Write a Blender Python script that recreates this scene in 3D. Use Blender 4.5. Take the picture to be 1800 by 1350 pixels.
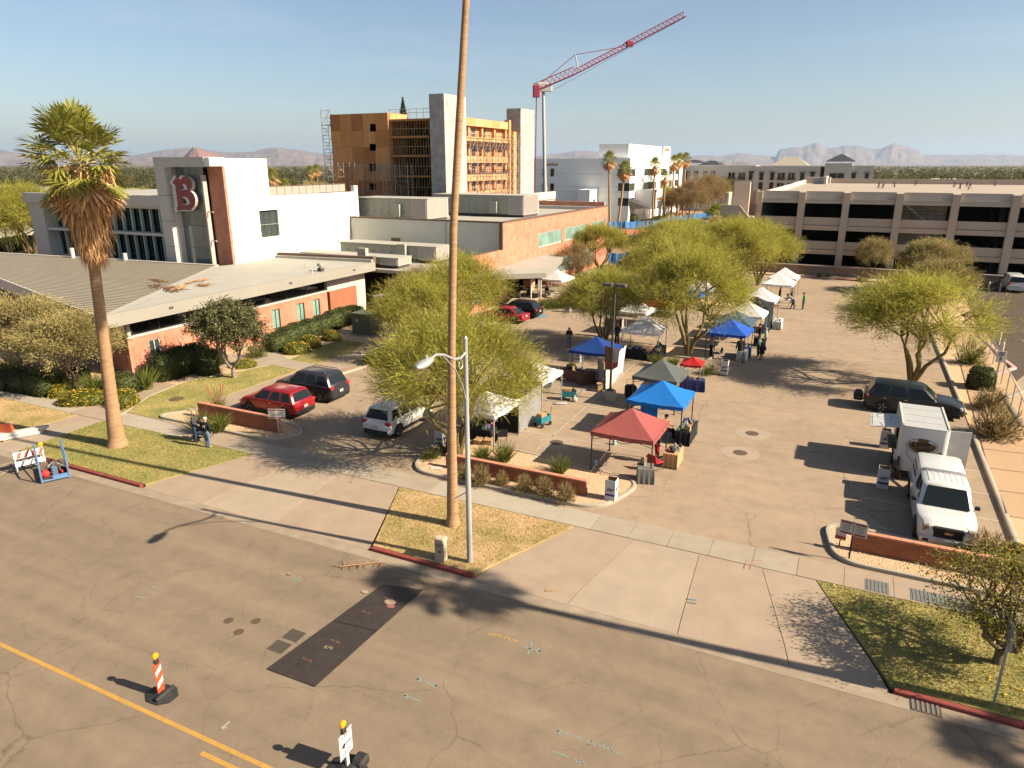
import bpy, bmesh, math, random
import numpy as np
from mathutils import Vector, Matrix, Euler
for o in list(bpy.data.objects): bpy.data.objects.remove(o)
SC = bpy.context.scene
COL = SC.collection
rad = math.radians
# ------------------------------------------------------------------ camera, sky, sun, exposure
# world frame: x along the street, y into the car park, z up; camera over the road
FPX, HORIZON, CAMH, YAW = 1235.0, 290.0, 14.2, rad(25.4)
PITCH = math.atan((675 - HORIZON) / FPX)
cd = bpy.data.cameras.new('camera'); cam = bpy.data.objects.new('camera', cd); COL.objects.link(cam)
cam.location = (0, 0, CAMH); cam.rotation_euler = (math.pi / 2 - PITCH, 0, YAW)
cd.sensor_fit = 'HORIZONTAL'; cd.sensor_width = 36; cd.lens = FPX / 1800 * 36
cd.clip_start = 0.3; cd.clip_end = 150000
SC.camera = cam
SUN_EL, SUN_AZ = rad(34.5), math.atan2(0.085, 1.0)     # direction TO the sun, angle from +x
W = bpy.data.worlds.new('World'); SC.world = W; W.use_nodes = True
nt = W.node_tree; nt.nodes.clear()
sky = nt.nodes.new('ShaderNodeTexSky'); sky.sky_type = 'NISHITA'; sky.sun_disc = False
sky.sun_elevation = SUN_EL; sky.sun_rotation = math.pi / 2 - SUN_AZ
sky.altitude = 400; sky.air_density = 1.0; sky.dust_density = 1.7; sky.ozone_density = 1.3
bg = nt.nodes.new('ShaderNodeBackground'); bg.inputs[1].default_value = 0.05
wo = nt.nodes.new('ShaderNodeOutputWorld')
tcw = nt.nodes.new('ShaderNodeTexCoord'); mpw = nt.nodes.new('ShaderNodeMapping'); mpw.inputs['Scale'].default_value = (1.0, 2.2, 9.0)
mpw.inputs['Rotation'].default_value = (0.05, 0.12, 0.5)
nzw = nt.nodes.new('ShaderNodeTexNoise'); nzw.inputs['Scale'].default_value = 1.7; nzw.inputs['Detail'].default_value = 7; nzw.inputs['Roughness'].default_value = 0.62
rpw = nt.nodes.new('ShaderNodeValToRGB'); rpw.color_ramp.elements[0].position = 0.52; rpw.color_ramp.elements[1].position = 0.85
rpw.color_ramp.elements[1].color = (0.16, 0.16, 0.16, 1)
mxw = nt.nodes.new('ShaderNodeMixRGB'); mxw.inputs[2].default_value = (8.6, 8.5, 8.3, 1)
nt.links.new(tcw.outputs['Generated'], mpw.inputs[0]); nt.links.new(mpw.outputs[0], nzw.inputs['Vector'])
nt.links.new(nzw.outputs[0], rpw.inputs[0]); nt.links.new(rpw.outputs[0], mxw.inputs[0])
nt.links.new(sky.outputs[0], mxw.inputs[1]); nt.links.new(mxw.outputs[0], bg.inputs[0]); nt.links.new(bg.outputs[0], wo.inputs[0])
sd = bpy.data.lights.new('sun', 'SUN'); sd.energy = 5.0; sd.angle = rad(0.53); sd.color = (1.0, 0.87, 0.68)
sun = bpy.data.objects.new('sun', sd); COL.objects.link(sun)
SUNV = Vector((math.cos(SUN_EL) * math.cos(SUN_AZ), math.cos(SUN_EL) * math.sin(SUN_AZ), math.sin(SUN_EL)))
sun.location = (40, 10, 60); sun.rotation_euler = SUNV.to_track_quat('Z', 'Y').to_euler()
SC.view_settings.view_transform = 'Standard'; SC.view_settings.look = 'None'
SC.view_settings.exposure = 1.4; SC.view_settings.gamma = 1.0; SC.view_settings.use_curve_mapping = False
SC.render.engine = 'CYCLES'
SC.cycles.max_bounces = 6; SC.cycles.volume_bounces = 0; SC.cycles.transparent_max_bounces = 6
# ------------------------------------------------------------------ photo pixel (1800x1350) -> world
def ray(px, py):
    u = (px - 900) / FPX; v = (675 - py) / FPX
    y = math.cos(PITCH) + v * math.sin(PITCH); z = -math.sin(PITCH) + v * math.cos(PITCH)
    return Vector((u * math.cos(YAW) - y * math.sin(YAW), u * math.sin(YAW) + y * math.cos(YAW), z))
def g(px, py, z=0.12):
    r = ray(px, py); k = (z - CAMH) / r.z; return Vector((r.x * k, r.y * k, z))
def onT(px, py, t):
    r = ray(px, py); k = t / r.y; return Vector((r.x * k, t, CAMH + r.z * k))
def onS(px, py, s):
    r = ray(px, py); k = s / r.x; return Vector((s, r.y * k, CAMH + r.z * k))
def atD(px, py, d):      # point at horizontal depth d along the view axis
    r = ray(px, py); fw = (-math.sin(YAW), math.cos(YAW)); k = d / (r.x * fw[0] + r.y * fw[1])
    return Vector((r.x * k, r.y * k, CAMH + r.z * k))
# ------------------------------------------------------------------ materials
MATS = {}
# base colours were first judged against a dimmer exposure: ALB rescales them (default .66) to real-world reflectance
ALB = {}
for nm in 'winter_lawn worn_lawn grass_blade dry_grass_blade hedge_foliage lantana_foliage green_spear_leaf dry_shrub dark_leathery_foliage citrus_foliage palm_fan dead_palm_skirt palm_trunk far_foliage desert_mountain red_mesa far_plain ribbed_roof_metal plywood_0 plywood_1 plywood_2 plywood_3 grey_metal_panel precast_tan desert_gravel lot_asphalt teal_fin garden_block_red red_coping dusty_olive_foliage sparse_tan_foliage grey_render red_lamp amber_lens dark_trim car_glass window_glass teal_glass grey_bay_glass'.split(): ALB[nm] = 1.0
ALB.update({'palo_verde_foliage': 1.7, 'street_asphalt': .98, 'lot_asphalt': 1.24, 'palm_fan': 1.6, 'palm_petiole': 1.2, 'ribbed_roof_metal': 1.3, 'white_canopy': .95, 'cream_canopy': .9, 'sage_grey_stucco': 1.5, 'grey_metal_panel': 1.05, 'taupe_fascia': .5, 'white_block_paint': 1.1, 'grey_render': 1.0, 'desert_mountain': .8, 'plywood_0': 1.3, 'plywood_1': 1.3, 'plywood_2': 1.3, 'plywood_3': 1.3, 'roof_membrane': .5, 'dead_palm_skirt': 1.5, 'white_stucco': .75, 'far_foliage': 1.2, 'precast_tan': .85, 'precast_pale': .75, 'desert_gravel': 1.17, 'grey_block': 1.0, 'salmon_tan': 1.3, 'pebble': .9, 'concrete_pale': .57, 'concrete_pink': .6, 'concrete': .6, 'red_brick_s': 1.0, 'red_brick_t': 1.0, 'dusty_olive_foliage': 1.12, 'dark_leathery_foliage': 1.25})
def alb(name, c): k = ALB.get(name, .66); return tuple(x * k for x in c)
def srgb(r, gr, b, k=1.0):
    f = lambda c: ((c / 255 + 0.055) / 1.055) ** 2.4 if c > 10 else c / 255 / 12.92
    return (f(r) * k, f(gr) * k, f(b) * k)
def clampc(c): return tuple(max(0.0, min(1.0, x)) for x in c) + (1,)
def mat(name, col, rough=0.8, var=0.12, scale=2.5, bump=0.0, bscale=40, metal=0.0, spec=0.3, col2=None, stretch=None, trans=0.0, coat=0.0, island=0.0):
    if name in MATS: return MATS[name]
    col = alb(name, col); col2 = alb(name, col2) if col2 else None
    m = bpy.data.materials.new(name); m.use_nodes = True; MATS[name] = m
    t = m.node_tree; b = t.nodes['Principled BSDF']; L = t.links.new
    b.inputs['Roughness'].default_value = rough; b.inputs['Metallic'].default_value = metal
    b.inputs['Specular IOR Level'].default_value = spec
    if coat: b.inputs['Coat Weight'].default_value = coat; b.inputs['Coat Roughness'].default_value = 0.05
    lo = col2 if col2 else tuple(c * (1 - var) for c in col); hi = col if col2 else tuple(c * (1 + var) for c in col)
    tc = t.nodes.new('ShaderNodeTexCoord'); vec = tc.outputs['Object']
    if stretch:
        mp = t.nodes.new('ShaderNodeMapping'); mp.inputs['Scale'].default_value = stretch; L(vec, mp.inputs[0]); vec = mp.outputs[0]
    if var or col2:
        nz = t.nodes.new('ShaderNodeTexNoise'); nz.inputs['Scale'].default_value = scale; nz.inputs['Detail'].default_value = 6; nz.inputs['Roughness'].default_value = 0.65
        L(vec, nz.inputs['Vector'])
        rp = t.nodes.new('ShaderNodeValToRGB'); rp.color_ramp.elements[0].position = 0.3; rp.color_ramp.elements[1].position = 0.7
        rp.color_ramp.elements[0].color = clampc(lo); rp.color_ramp.elements[1].color = clampc(hi)
        L(nz.outputs[0], rp.inputs[0]); out = rp.outputs[0]
        if island:
            ge = t.nodes.new('ShaderNodeNewGeometry'); hs = t.nodes.new('ShaderNodeHueSaturation')
            mr = t.nodes.new('ShaderNodeMapRange'); mr.inputs[3].default_value = 1 - island; mr.inputs[4].default_value = 1 + island
            L(ge.outputs['Random Per Island'], mr.inputs[0]); L(mr.outputs[0], hs.inputs['Value']); L(out, hs.inputs['Color']); out = hs.outputs[0]
        L(out, b.inputs['Base Color'])
    else:
        b.inputs['Base Color'].default_value = clampc(col); out = None
    if bump:
        n2 = t.nodes.new('ShaderNodeTexNoise'); n2.inputs['Scale'].default_value = bscale; n2.inputs['Detail'].default_value = 4
        L(vec, n2.inputs['Vector']); bp = t.nodes.new('ShaderNodeBump'); bp.inputs['Strength'].default_value = bump; bp.inputs['Distance'].default_value = 0.03
        L(n2.outputs[0], bp.inputs['Height']); L(bp.outputs[0], b.inputs['Normal'])
    if trans:
        tr = t.nodes.new('ShaderNodeBsdfTranslucent'); ms = t.nodes.new('ShaderNodeMixShader'); ms.inputs[0].default_value = trans
        if out: L(out, tr.inputs[0])
        else: tr.inputs[0].default_value = clampc(col)
        L(b.outputs[0], ms.inputs[1]); L(tr.outputs[0], ms.inputs[2]); L(ms.outputs[0], t.nodes['Material Output'].inputs[0])
    return m
def asphalt(name, col, crack=0.5, cell=0.22, streak=0.15, grain=0.2):
    m = mat(name, col, rough=0.92, var=0.10, scale=0.22, spec=0.15, col2=tuple(c * 0.84 for c in col)); t = m.node_tree; L = t.links.new; N = t.nodes.new
    b = t.nodes['Principled BSDF']; base = b.inputs['Base Color'].links[0].from_socket
    tc = N('ShaderNodeTexCoord')
    def mul(a, bsock, fac=1.0):
        x = N('ShaderNodeMixRGB'); x.blend_type = 'MULTIPLY'; x.inputs[0].default_value = fac; L(a, x.inputs[1]); L(bsock, x.inputs[2]); return x.outputs[0]
    def ramp(sock, p0, c0, p1, c1):
        r = N('ShaderNodeValToRGB'); e = r.color_ramp.elements; e[0].position = p0; e[1].position = p1
        e[0].color = (c0,) * 3 + (1,); e[1].color = (c1,) * 3 + (1,); L(sock, r.inputs[0]); return r.outputs[0]
    # grain
    n = N('ShaderNodeTexNoise'); n.inputs['Scale'].default_value = 26; n.inputs['Detail'].default_value = 3; n.inputs['Roughness'].default_value = .8; L(tc.outputs['Object'], n.inputs['Vector'])
    out = mul(base, ramp(n.outputs[0], .3, 1 - grain, .7, 1 + grain * .3))
    # medium stains and traffic streaks along x
    mp = N('ShaderNodeMapping'); mp.inputs['Scale'].default_value = (.05, 1.1, 1); L(tc.outputs['Object'], mp.inputs[0])
    n = N('ShaderNodeTexNoise'); n.inputs['Scale'].default_value = 1.0; n.inputs['Detail'].default_value = 5; L(mp.outputs[0], n.inputs['Vector'])
    out = mul(out, ramp(n.outputs[0], .35, 1 - streak, .65, 1.0))
    n = N('ShaderNodeTexNoise'); n.inputs['Scale'].default_value = 1.3; n.inputs['Detail'].default_value = 8; n.inputs['Roughness'].default_value = .7; L(tc.outputs['Object'], n.inputs['Vector'])
    out = mul(out, ramp(n.outputs[0], .32, .84, .6, 1.0))
    if crack:
        nd = N('ShaderNodeTexNoise'); nd.inputs['Scale'].default_value = .55; nd.inputs['Detail'].default_value = 7; nd.inputs['Roughness'].default_value = .62; L(tc.outputs['Object'], nd.inputs['Vector'])
        ad = N('ShaderNodeMixRGB'); ad.blend_type = 'ADD'; ad.inputs[0].default_value = 2.6; L(tc.outputs['Object'], ad.inputs[1]); L(nd.outputs[1], ad.inputs[2])
        for sc, wd, amt, mo in ((cell, .0032, crack, 3.1), (cell * 2.3, .0045, crack * .7, 11.7)):
            vo = N('ShaderNodeTexVoronoi'); vo.feature = 'DISTANCE_TO_EDGE'; vo.inputs['Scale'].default_value = sc; L(ad.outputs[0], vo.inputs['Vector'])
            line = ramp(vo.outputs['Distance'], wd * .3, 1 - amt, wd * 1.6, 1.0)
            mm = N('ShaderNodeMapping'); mm.inputs['Location'].default_value = (mo, mo, 0); L(tc.outputs['Object'], mm.inputs[0])
            nm = N('ShaderNodeTexNoise'); nm.inputs['Scale'].default_value = .16; nm.inputs['Detail'].default_value = 3; L(mm.outputs[0], nm.inputs['Vector'])
            msk = ramp(nm.outputs[0], .44, 0, .56, 1.0)
            x = N('ShaderNodeMixRGB'); x.blend_type = 'MULTIPLY'; L(msk, x.inputs[0]); L(out, x.inputs[1]); L(line, x.inputs[2]); out = x.outputs[0]
    L(out, b.inputs['Base Color'])
    n2 = N('ShaderNodeTexNoise'); n2.inputs['Scale'].default_value = 60; n2.inputs['Detail'].default_value = 3; L(tc.outputs['Object'], n2.inputs['Vector'])
    bp = N('ShaderNodeBump'); bp.inputs['Strength'].default_value = .25; bp.inputs['Distance'].default_value = .02; L(n2.outputs[0], bp.inputs['Height']); L(bp.outputs[0], b.inputs['Normal'])
    return m
def brickmat(name, c1, c2, mortar, bw=0.2, bh=0.067, axis='x', offset=0.5, msize=0.006):
    """brick courses seen too small to model singly; axis = wall's horizontal direction"""
    if name in MATS: return MATS[name]
    c1, c2, mortar = alb(name, c1), alb(name, c2), alb(name, mortar)
    m = bpy.data.materials.new(name); m.use_nodes = True; MATS[name] = m; t = m.node_tree; L = t.links.new; N = t.nodes.new
    b = t.nodes['Principled BSDF']; b.inputs['Roughness'].default_value = .88; b.inputs['Specular IOR Level'].default_value = .2
    tc = N('ShaderNodeTexCoord'); sp = N('ShaderNodeSeparateXYZ'); L(tc.outputs['Object'], sp.inputs[0]); cb = N('ShaderNodeCombineXYZ')
    if axis == 'xy':
        ad = N('ShaderNodeMath'); ad.operation = 'ADD'; L(sp.outputs[0], ad.inputs[0]); L(sp.outputs[1], ad.inputs[1]); L(ad.outputs[0], cb.inputs[0])
    else: L(sp.outputs[0 if axis == 'x' else 1], cb.inputs[0])
    L(sp.outputs[2], cb.inputs[1])
    br = N('ShaderNodeTexBrick'); br.offset = offset; br.inputs['Scale'].default_value = 1; br.inputs['Brick Width'].default_value = bw; br.inputs['Row Height'].default_value = bh
    br.inputs['Mortar Size'].default_value = msize; br.inputs['Color1'].default_value = clampc(c1); br.inputs['Color2'].default_value = clampc(c2); br.inputs['Mortar'].default_value = clampc(mortar)
    L(cb.outputs[0], br.inputs['Vector'])
    nz = N('ShaderNodeTexNoise'); nz.inputs['Scale'].default_value = 1.2; nz.inputs['Detail'].default_value = 6; L(tc.outputs['Object'], nz.inputs['Vector'])
    rp = N('ShaderNodeValToRGB'); rp.color_ramp.elements[0].color = (.78, .76, .74, 1); rp.color_ramp.elements[1].color = (1.12, 1.12, 1.12, 1); rp.color_ramp.elements[0].position = .3; rp.color_ramp.elements[1].position = .7
    L(nz.outputs[0], rp.inputs[0]); mx = N('ShaderNodeMixRGB'); mx.blend_type = 'MULTIPLY'; mx.inputs[0].default_value = 1; L(br.outputs[0], mx.inputs[1]); L(rp.outputs[0], mx.inputs[2]); L(mx.outputs[0], b.inputs['Base Color'])
    bp = N('ShaderNodeBump'); bp.inputs['Strength'].default_value = .5; bp.inputs['Distance'].default_value = .01; bp.invert = True; L(br.outputs['Fac'], bp.inputs['Height']); L(bp.outputs[0], b.inputs['Normal'])
    return m
def glass(name, col=(0.02, 0.03, 0.03), rough=0.05):
    m = mat(name, col, rough=rough, var=0.25, scale=.6, spec=0.9); return m
def emis(name, col, k):
    m = mat(name, col, var=0); b = m.node_tree.nodes['Principled BSDF']; b.inputs['Emission Color'].default_value = clampc(col); b.inputs['Emission Strength'].default_value = k; return m
# ------------------------------------------------------------------ mesh builder
class MB:
    def __init__(s): s.v = []; s.f = []; s.m = []
    def add(s, vs, fs, m=0, X=None):
        o = len(s.v)
        if X is not None: vs = [tuple(X @ Vector(p)) for p in vs]
        s.v += [tuple(p) for p in vs]; s.f += [tuple(i + o for i in f) for f in fs]; s.m += [m] * len(fs); return s
    def box(s, x0, x1, y0, y1, z0, z1, m=0, X=None):
        return s.add([(x0,y0,z0),(x1,y0,z0),(x1,y1,z0),(x0,y1,z0),(x0,y0,z1),(x1,y0,z1),(x1,y1,z1),(x0,y1,z1)],
                     [(0,3,2,1),(4,5,6,7),(0,1,5,4),(1,2,6,5),(2,3,7,6),(3,0,4,7)], m, X)
    def cbox(s, c, d, m=0, rz=0, X=None):
        M = Matrix.Translation(c) @ Matrix.Rotation(rz, 4, 'Z')
        if X is not None: M = X @ M
        a, b, h = d[0]/2, d[1]/2, d[2]/2
        return s.box(-a, a, -b, b, -h, h, m, M)
    def bev(s, c, d, r=0.05, m=0, rz=0, X=None):   # box with its vertical and top edges rounded off
        M = Matrix.Translation(c) @ Matrix.Rotation(rz, 4, 'Z')
        if X is not None: M = X @ M
        a, b, h = d[0]/2, d[1]/2, d[2]/2
        def ring(i, z): return [(-a+i,-b+r,z),(-a+r,-b+i,z),(a-r,-b+i,z),(a-i,-b+r,z),(a-i,b-r,z),(a-r,b-i,z),(-a+r,b-i,z),(-a+i,b-r,z)]
        vs = ring(0,-h) + ring(0,h-r) + ring(r*.9,h); n = 8
        fs = [tuple(range(n))[::-1], tuple(range(2*n,3*n))] + [(k*n+i, k*n+(i+1)%n, (k+1)*n+(i+1)%n, (k+1)*n+i) for k in range(2) for i in range(n)]
        return s.add(vs, fs, m, M)
    def quad(s, a, b, c, d, m=0): return s.add([a,b,c,d], [(0,1,2,3)], m)
    def tri(s, a, b, c, m=0): return s.add([a,b,c], [(0,1,2)], m)
    def path(s, pts, rs, n=6, m=0, cap=True, X=None):
        pts = [Vector(p) for p in pts]; rs = rs if hasattr(rs, '__len__') else [rs]*len(pts); vs = []; u = None
        for i, p in enumerate(pts):
            d = (pts[min(i+1,len(pts)-1)] - pts[max(i-1,0)]); d = d.normalized() if d.length > 1e-9 else Vector((0,0,1))
            if u is None or abs(u.dot(d)) > .98: u = Vector((0,0,1)) if abs(d.z) < .9 else Vector((1,0,0))
            a = d.cross(u).normalized(); bb = d.cross(a).normalized(); u = a.cross(d)
            for k in range(n):
                t = 2*math.pi*k/n; vs.append(p + (a*math.cos(t) + bb*math.sin(t))*rs[i])
        N = len(pts); fs = [(i*n+k, i*n+(k+1)%n, (i+1)*n+(k+1)%n, (i+1)*n+k) for i in range(N-1) for k in range(n)]
        if cap: fs += [tuple(range(n))[::-1], tuple(range((N-1)*n, N*n))]
        return s.add(vs, fs, m, X)
    def tube(s, p, q, r, r2=None, n=6, m=0, X=None): return s.path([p, q], [r, r if r2 is None else r2], n, m, True, X)
    def bar(s, p, q, w, h=None, m=0):                # rectangular bar between two points
        p, q = Vector(p), Vector(q); d = (q-p); L = d.length; h = h or w
        if L < 1e-6: return s
        return s.box(-w/2, w/2, -h/2, h/2, 0, L, m, Matrix.Translation(p) @ d.to_track_quat('Z','Y').to_matrix().to_4x4())
    def prism(s, poly, z0, z1, m=0, mtop=None, X=None):
        n = len(poly); z0s = z0 if hasattr(z0,'__len__') else [z0]*n; z1s = z1 if hasattr(z1,'__len__') else [z1]*n
        ar = sum(poly[i][0]*poly[(i+1)%n][1]-poly[(i+1)%n][0]*poly[i][1] for i in range(n))
        if ar < 0: poly = list(poly)[::-1]; z0s = list(z0s)[::-1]; z1s = list(z1s)[::-1]
        vs = [(p[0],p[1],z) for p,z in zip(poly,z0s)] + [(p[0],p[1],z) for p,z in zip(poly,z1s)]
        s.add(vs, [tuple(range(n))[::-1]] + [(i,(i+1)%n,n+(i+1)%n,n+i) for i in range(n)], m, X)
        o = len(s.v); s.f.append(tuple(range(o-n, o))); s.m.append(m if mtop is None else mtop); return s
    def sheet(s, poly, z, m=0):
        ar = sum(poly[i][0]*poly[(i+1)%len(poly)][1]-poly[(i+1)%len(poly)][0]*poly[i][1] for i in range(len(poly)))
        if ar < 0: poly = list(poly)[::-1]
        return s.add([(p[0],p[1],z) for p in poly], [tuple(range(len(poly)))], m)
    def loft(s, rings, m=0, close=True, caps=True, X=None):
        n = len(rings[0]); vs = [p for r in rings for p in r]
        fs = [(i*n+k, i*n+(k+1)%n, (i+1)*n+(k+1)%n, (i+1)*n+k) for i in range(len(rings)-1) for k in range(n if close else n-1)]
        if caps: fs += [tuple(range(n))[::-1], tuple(range((len(rings)-1)*n, len(rings)*n))]
        return s.add(vs, fs, m, X)
    def lathe(s, c, prof, n=12, m=0, X=None):
        return s.loft([[(c[0]+r*math.cos(2*math.pi*k/n), c[1]+r*math.sin(2*math.pi*k/n), c[2]+z) for k in range(n)] for r, z in prof], m, X=X)
    def ball(s, c, r, n=8, m=0, sq=(1,1,1), X=None):
        k = 6; prof = [(math.sin(math.pi*(i+.15)/(k+.3)), -math.cos(math.pi*(i+.15)/(k+.3))) for i in range(k+1)]
        return s.loft([[(c[0]+r*sq[0]*a*math.cos(2*math.pi*j/n), c[1]+r*sq[1]*a*math.sin(2*math.pi*j/n), c[2]+r*sq[2]*z) for j in range(n)] for a, z in prof], m, X=X)
    def mesh(s, name, mats, smooth=None):
        me = bpy.data.meshes.new(name); me.from_pydata(s.v, [], s.f)
        for mm in (mats if isinstance(mats, (list, tuple)) else [mats]): me.materials.append(mm)
        if any(s.m): me.polygons.foreach_set('material_index', s.m)
        if smooth is not None:
            me.polygons.foreach_set('use_smooth', [True]*len(me.polygons)); me.set_sharp_from_angle(angle=rad(smooth))
        me.update(); return me
    def build(s, name, mats, parent=None, smooth=None, label=None, cat=None, group=None, kind=None, loc=None, rz=0):
        o = bpy.data.objects.new(name, s.mesh(name, mats, smooth)); COL.objects.link(o)
        if parent is not None: o.parent = parent
        if loc is not None: o.location = loc
        if rz: o.rotation_euler = (0, 0, rz)
        return tag(o, label, cat, group, kind)
def tag(o, label=None, cat=None, group=None, kind=None):
    if label: o['label'] = label
    if cat: o['category'] = cat
    if group: o['group'] = group
    if kind: o['kind'] = kind
    return o
def thing(name, label=None, cat=None, loc=(0,0,0), rz=0, group=None):
    o = bpy.data.objects.new(name, None); COL.objects.link(o); o.location = loc; o.rotation_euler = (0,0,rz); o.empty_display_size = .2
    return tag(o, label, cat, group)
def dup(root, loc=None, rz=None, label=None, group=None, scale=None):
    def cp(o, par):
        c = o.copy(); COL.objects.link(c); c.parent = par
        for ch in list(o.children): cp(ch, c)
        return c
    r = cp(root, None)
    if loc is not None: r.location = loc
    if rz is not None: r.rotation_euler = (0,0,rz)
    if scale is not None: r.scale = scale if hasattr(scale,'__len__') else (scale,)*3
    if label: r['label'] = label
    if group: r['group'] = group
    return r
def link(name, me, parent=None, loc=None, rz=0, **k):
    o = bpy.data.objects.new(name, me); COL.objects.link(o)
    if parent is not None: o.parent = parent
    if loc is not None: o.location = loc
    if rz: o.rotation_euler = (0,0,rz)
    return tag(o, k.get('label'), k.get('cat'), k.get('group'), k.get('kind'))
def textmesh(name, s, size, m, parent=None, depth=0.004, X=None, bold=0.0, shear=0.0, align='CENTER'):
    """flat lettering in the XZ plane of its parent, facing -Y"""
    cu = bpy.data.curves.new(name, 'FONT'); cu.body = s; cu.size = size; cu.align_x = align; cu.align_y = 'CENTER'; cu.extrude = depth/2; cu.offset = bold; cu.shear = shear; cu.resolution_u = 3
    to = bpy.data.objects.new(name, cu); COL.objects.link(to); bpy.context.view_layer.update()
    me = bpy.data.meshes.new_from_object(to.evaluated_get(bpy.context.evaluated_depsgraph_get())); bpy.data.objects.remove(to); bpy.data.curves.remove(cu)
    me.transform((X or Matrix()) @ Matrix.Rotation(math.pi/2, 4, 'X')); me.materials.clear(); me.materials.append(m)
    return link(name, me, parent)
RNG = random.Random(7)
ZL = 0.12      # level of car park, lawns and pavement above the street
# ================================================================== THE SETTING: ground, street, car park
M_road = asphalt('street_asphalt', (.245, .185, .128), crack=.32, cell=.19, streak=.16)
M_lot = asphalt('lot_asphalt', (.275, .205, .14), crack=.4, cell=.16, streak=.06, grain=.26)
M_side = asphalt('side_street_asphalt', (.15, .115, .085), crack=.3, streak=.1)
M_conc = mat('concrete', (.45, .37, .275), var=.1, scale=1.3, bump=.15, bscale=30)
M_conc2 = mat('concrete_pink', (.46, .345, .245), var=.1, scale=.9, bump=.15, bscale=30)
M_conc3 = mat('concrete_pale', (.53, .455, .35), var=.08, scale=1.1, bump=.15, bscale=30)
M_apr = mat('concrete_apron', (.44, .345, .25), var=.1, scale=.9, bump=.15, bscale=30)
M_gut = mat('gutter_concrete', (.37, .29, .205), var=.18, scale=1.6, bump=.2)
M_redk = mat('red_kerb_paint', (.36, .075, .055), var=.3, scale=5, bump=.2, col2=(.22, .05, .04))
M_pinkk = mat('faded_pink_kerb', (.62, .38, .33), var=.15, scale=4)
M_gravel = mat('desert_gravel', (.50, .34, .20), rough=.95, scale=22, col2=(.30, .19, .105), bump=.9, bscale=38)
M_dirt = mat('bare_dirt', (.42, .26, .15), rough=.95, scale=.5, col2=(.28, .165, .09), bump=.5, bscale=6)
M_lawn = mat('winter_lawn', (.38, .285, .11), rough=.95, scale=.55, col2=(.155, .165, .04), bump=.8, bscale=60)
M_lawnd = mat('worn_lawn', (.50, .32, .17), rough=.95, scale=.6, col2=(.22, .18, .05), bump=.8, bscale=60)
M_desert = mat('far_plain', (.15, .115, .06), rough=1, scale=.012, col2=(.06, .06, .028))
M_white = mat('white_paint_line', (.60, .52, .40), var=.25, scale=6, col2=(.34, .27, .19))
M_yel = mat('yellow_paint_line', (.62, .34, .07), var=.2, scale=4, col2=(.44, .25, .07))
M_cyan = mat('cyan_marking_paint', (.26, .38, .36), var=.3, scale=9, col2=(.25, .22, .16))
M_bluep = mat('blue_bay_paint', (.16, .30, .42), var=.2, scale=4)
M_redm = mat('pink_marking_paint', (.50, .20, .15), var=.2)
gnd = MB(); NG = 64
for r0, r1 in ((0, 600), (600, 4000), (4000, 60000)):
    for k in range(NG):
        a0, a1 = 2*math.pi*k/NG, 2*math.pi*(k+1)/NG
        pts = [(r*math.cos(a), r*math.sin(a), -.1) for r, a in ((r0,a0),(r1,a0),(r1,a1),(r0,a1))]
        if r0 == 0: gnd.add(pts[1:3] + [pts[0]], [(0,1,2)])
        else: gnd.add(pts, [(0,1,2,3)])
gnd.build('ground', M_desert, kind='structure')
road = MB().sheet([(-320,-60),(260,-60),(260,19.1),(-320,19.1)], 0).build('road', M_road, kind='structure')
MB().sheet([(-320,18.78),(260,18.78),(260,19.3),(-320,19.3)], .006).build('gutter', M_gut, kind='structure')
lot = MB().sheet([(-46,25.6),(7.35,25.6),(7.35,103),(-46,103)], ZL).build('parking_lot', M_lot, kind='structure')
MB().sheet([(10.9,26),(30,26),(30,101),(12.3,101)], ZL-.02).build('side_street', M_side, kind='structure')
MB().sheet([(-90,19.45),(-40,19.45),(-40,103),(-90,103)], ZL-.01).build('landscape_ground', M_gravel, kind='structure')
MB().sheet([(-48,103),(-10,103),(-14,240),(-52,240)], ZL).build('construction_ground', M_dirt, kind='structure')
MB().sheet([(-12,103),(70,103),(70,240),(-12,240)], ZL-.04).build('garage_ground', M_conc, kind='structure')
MB().sheet([(7.4,25.6),(10.75,25.6),(12.4,103),(7.4,103)], ZL+.02).build('gravel_strip', M_gravel, kind='structure')
# --- kerbs along the street, each stone a piece
kerb = MB().box(-300, -70, 19.28, 19.47, -.02, .135).build('kerb', M_conc, kind='structure')
def kerb_run(s0, s1, mt, step=3.05):
    n = max(1, round((s1-s0)/step)); w = (s1-s0)/n
    for i in range(n):
        MB().bev(((s0+(i+.5)*w), 19.375, .058), (w-.012, .19, .155), .025).build('kerb_stone', mt, kerb, smooth=30)
kerb_run(-69.9, -40.3, M_conc); kerb_run(-36.4, -28.1, M_redk); kerb_run(-15.2, -10.7, M_redk, 2.3); kerb_run(2.7, 40, M_redk)
# --- lawns
def lawn(name, poly, m=M_lawn, z=ZL+.012): return MB().prism(poly, -.08, z).build(name, m, kind='structure')
PL1 = [(-37.4,19.48),(-28.0,19.48),(-26.1,24.25),(-37.6,24.25)]
PLC = [(-15.2,19.48),(-10.75,19.48),(-8.7,24.25),(-17.2,24.25)]
PLR = [(2.65,19.48),(60,19.48),(60,24.25),(.45,24.25)]
PL0 = [(-90,19.48),(-40.2,19.48),(-39.9,24.25),(-90,24.25)]
lawn('lawn', PL1); lawn('lawn', PLC, M_lawnd); lawn('lawn', PLR); lawn('lawn', PL0, M_lawnd)
pg = lambda L, z=ZL: [tuple(g(x, y, z)[:2]) for x, y in L]
PLB = pg([(213,722),(283,738),(449,677),(523,651),(474,642),(425,652),(325,671),(262,697)])
PLB2 = pg([(507,633),(556,641),(618,620),(640,603),(600,597),(562,610)])
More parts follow.
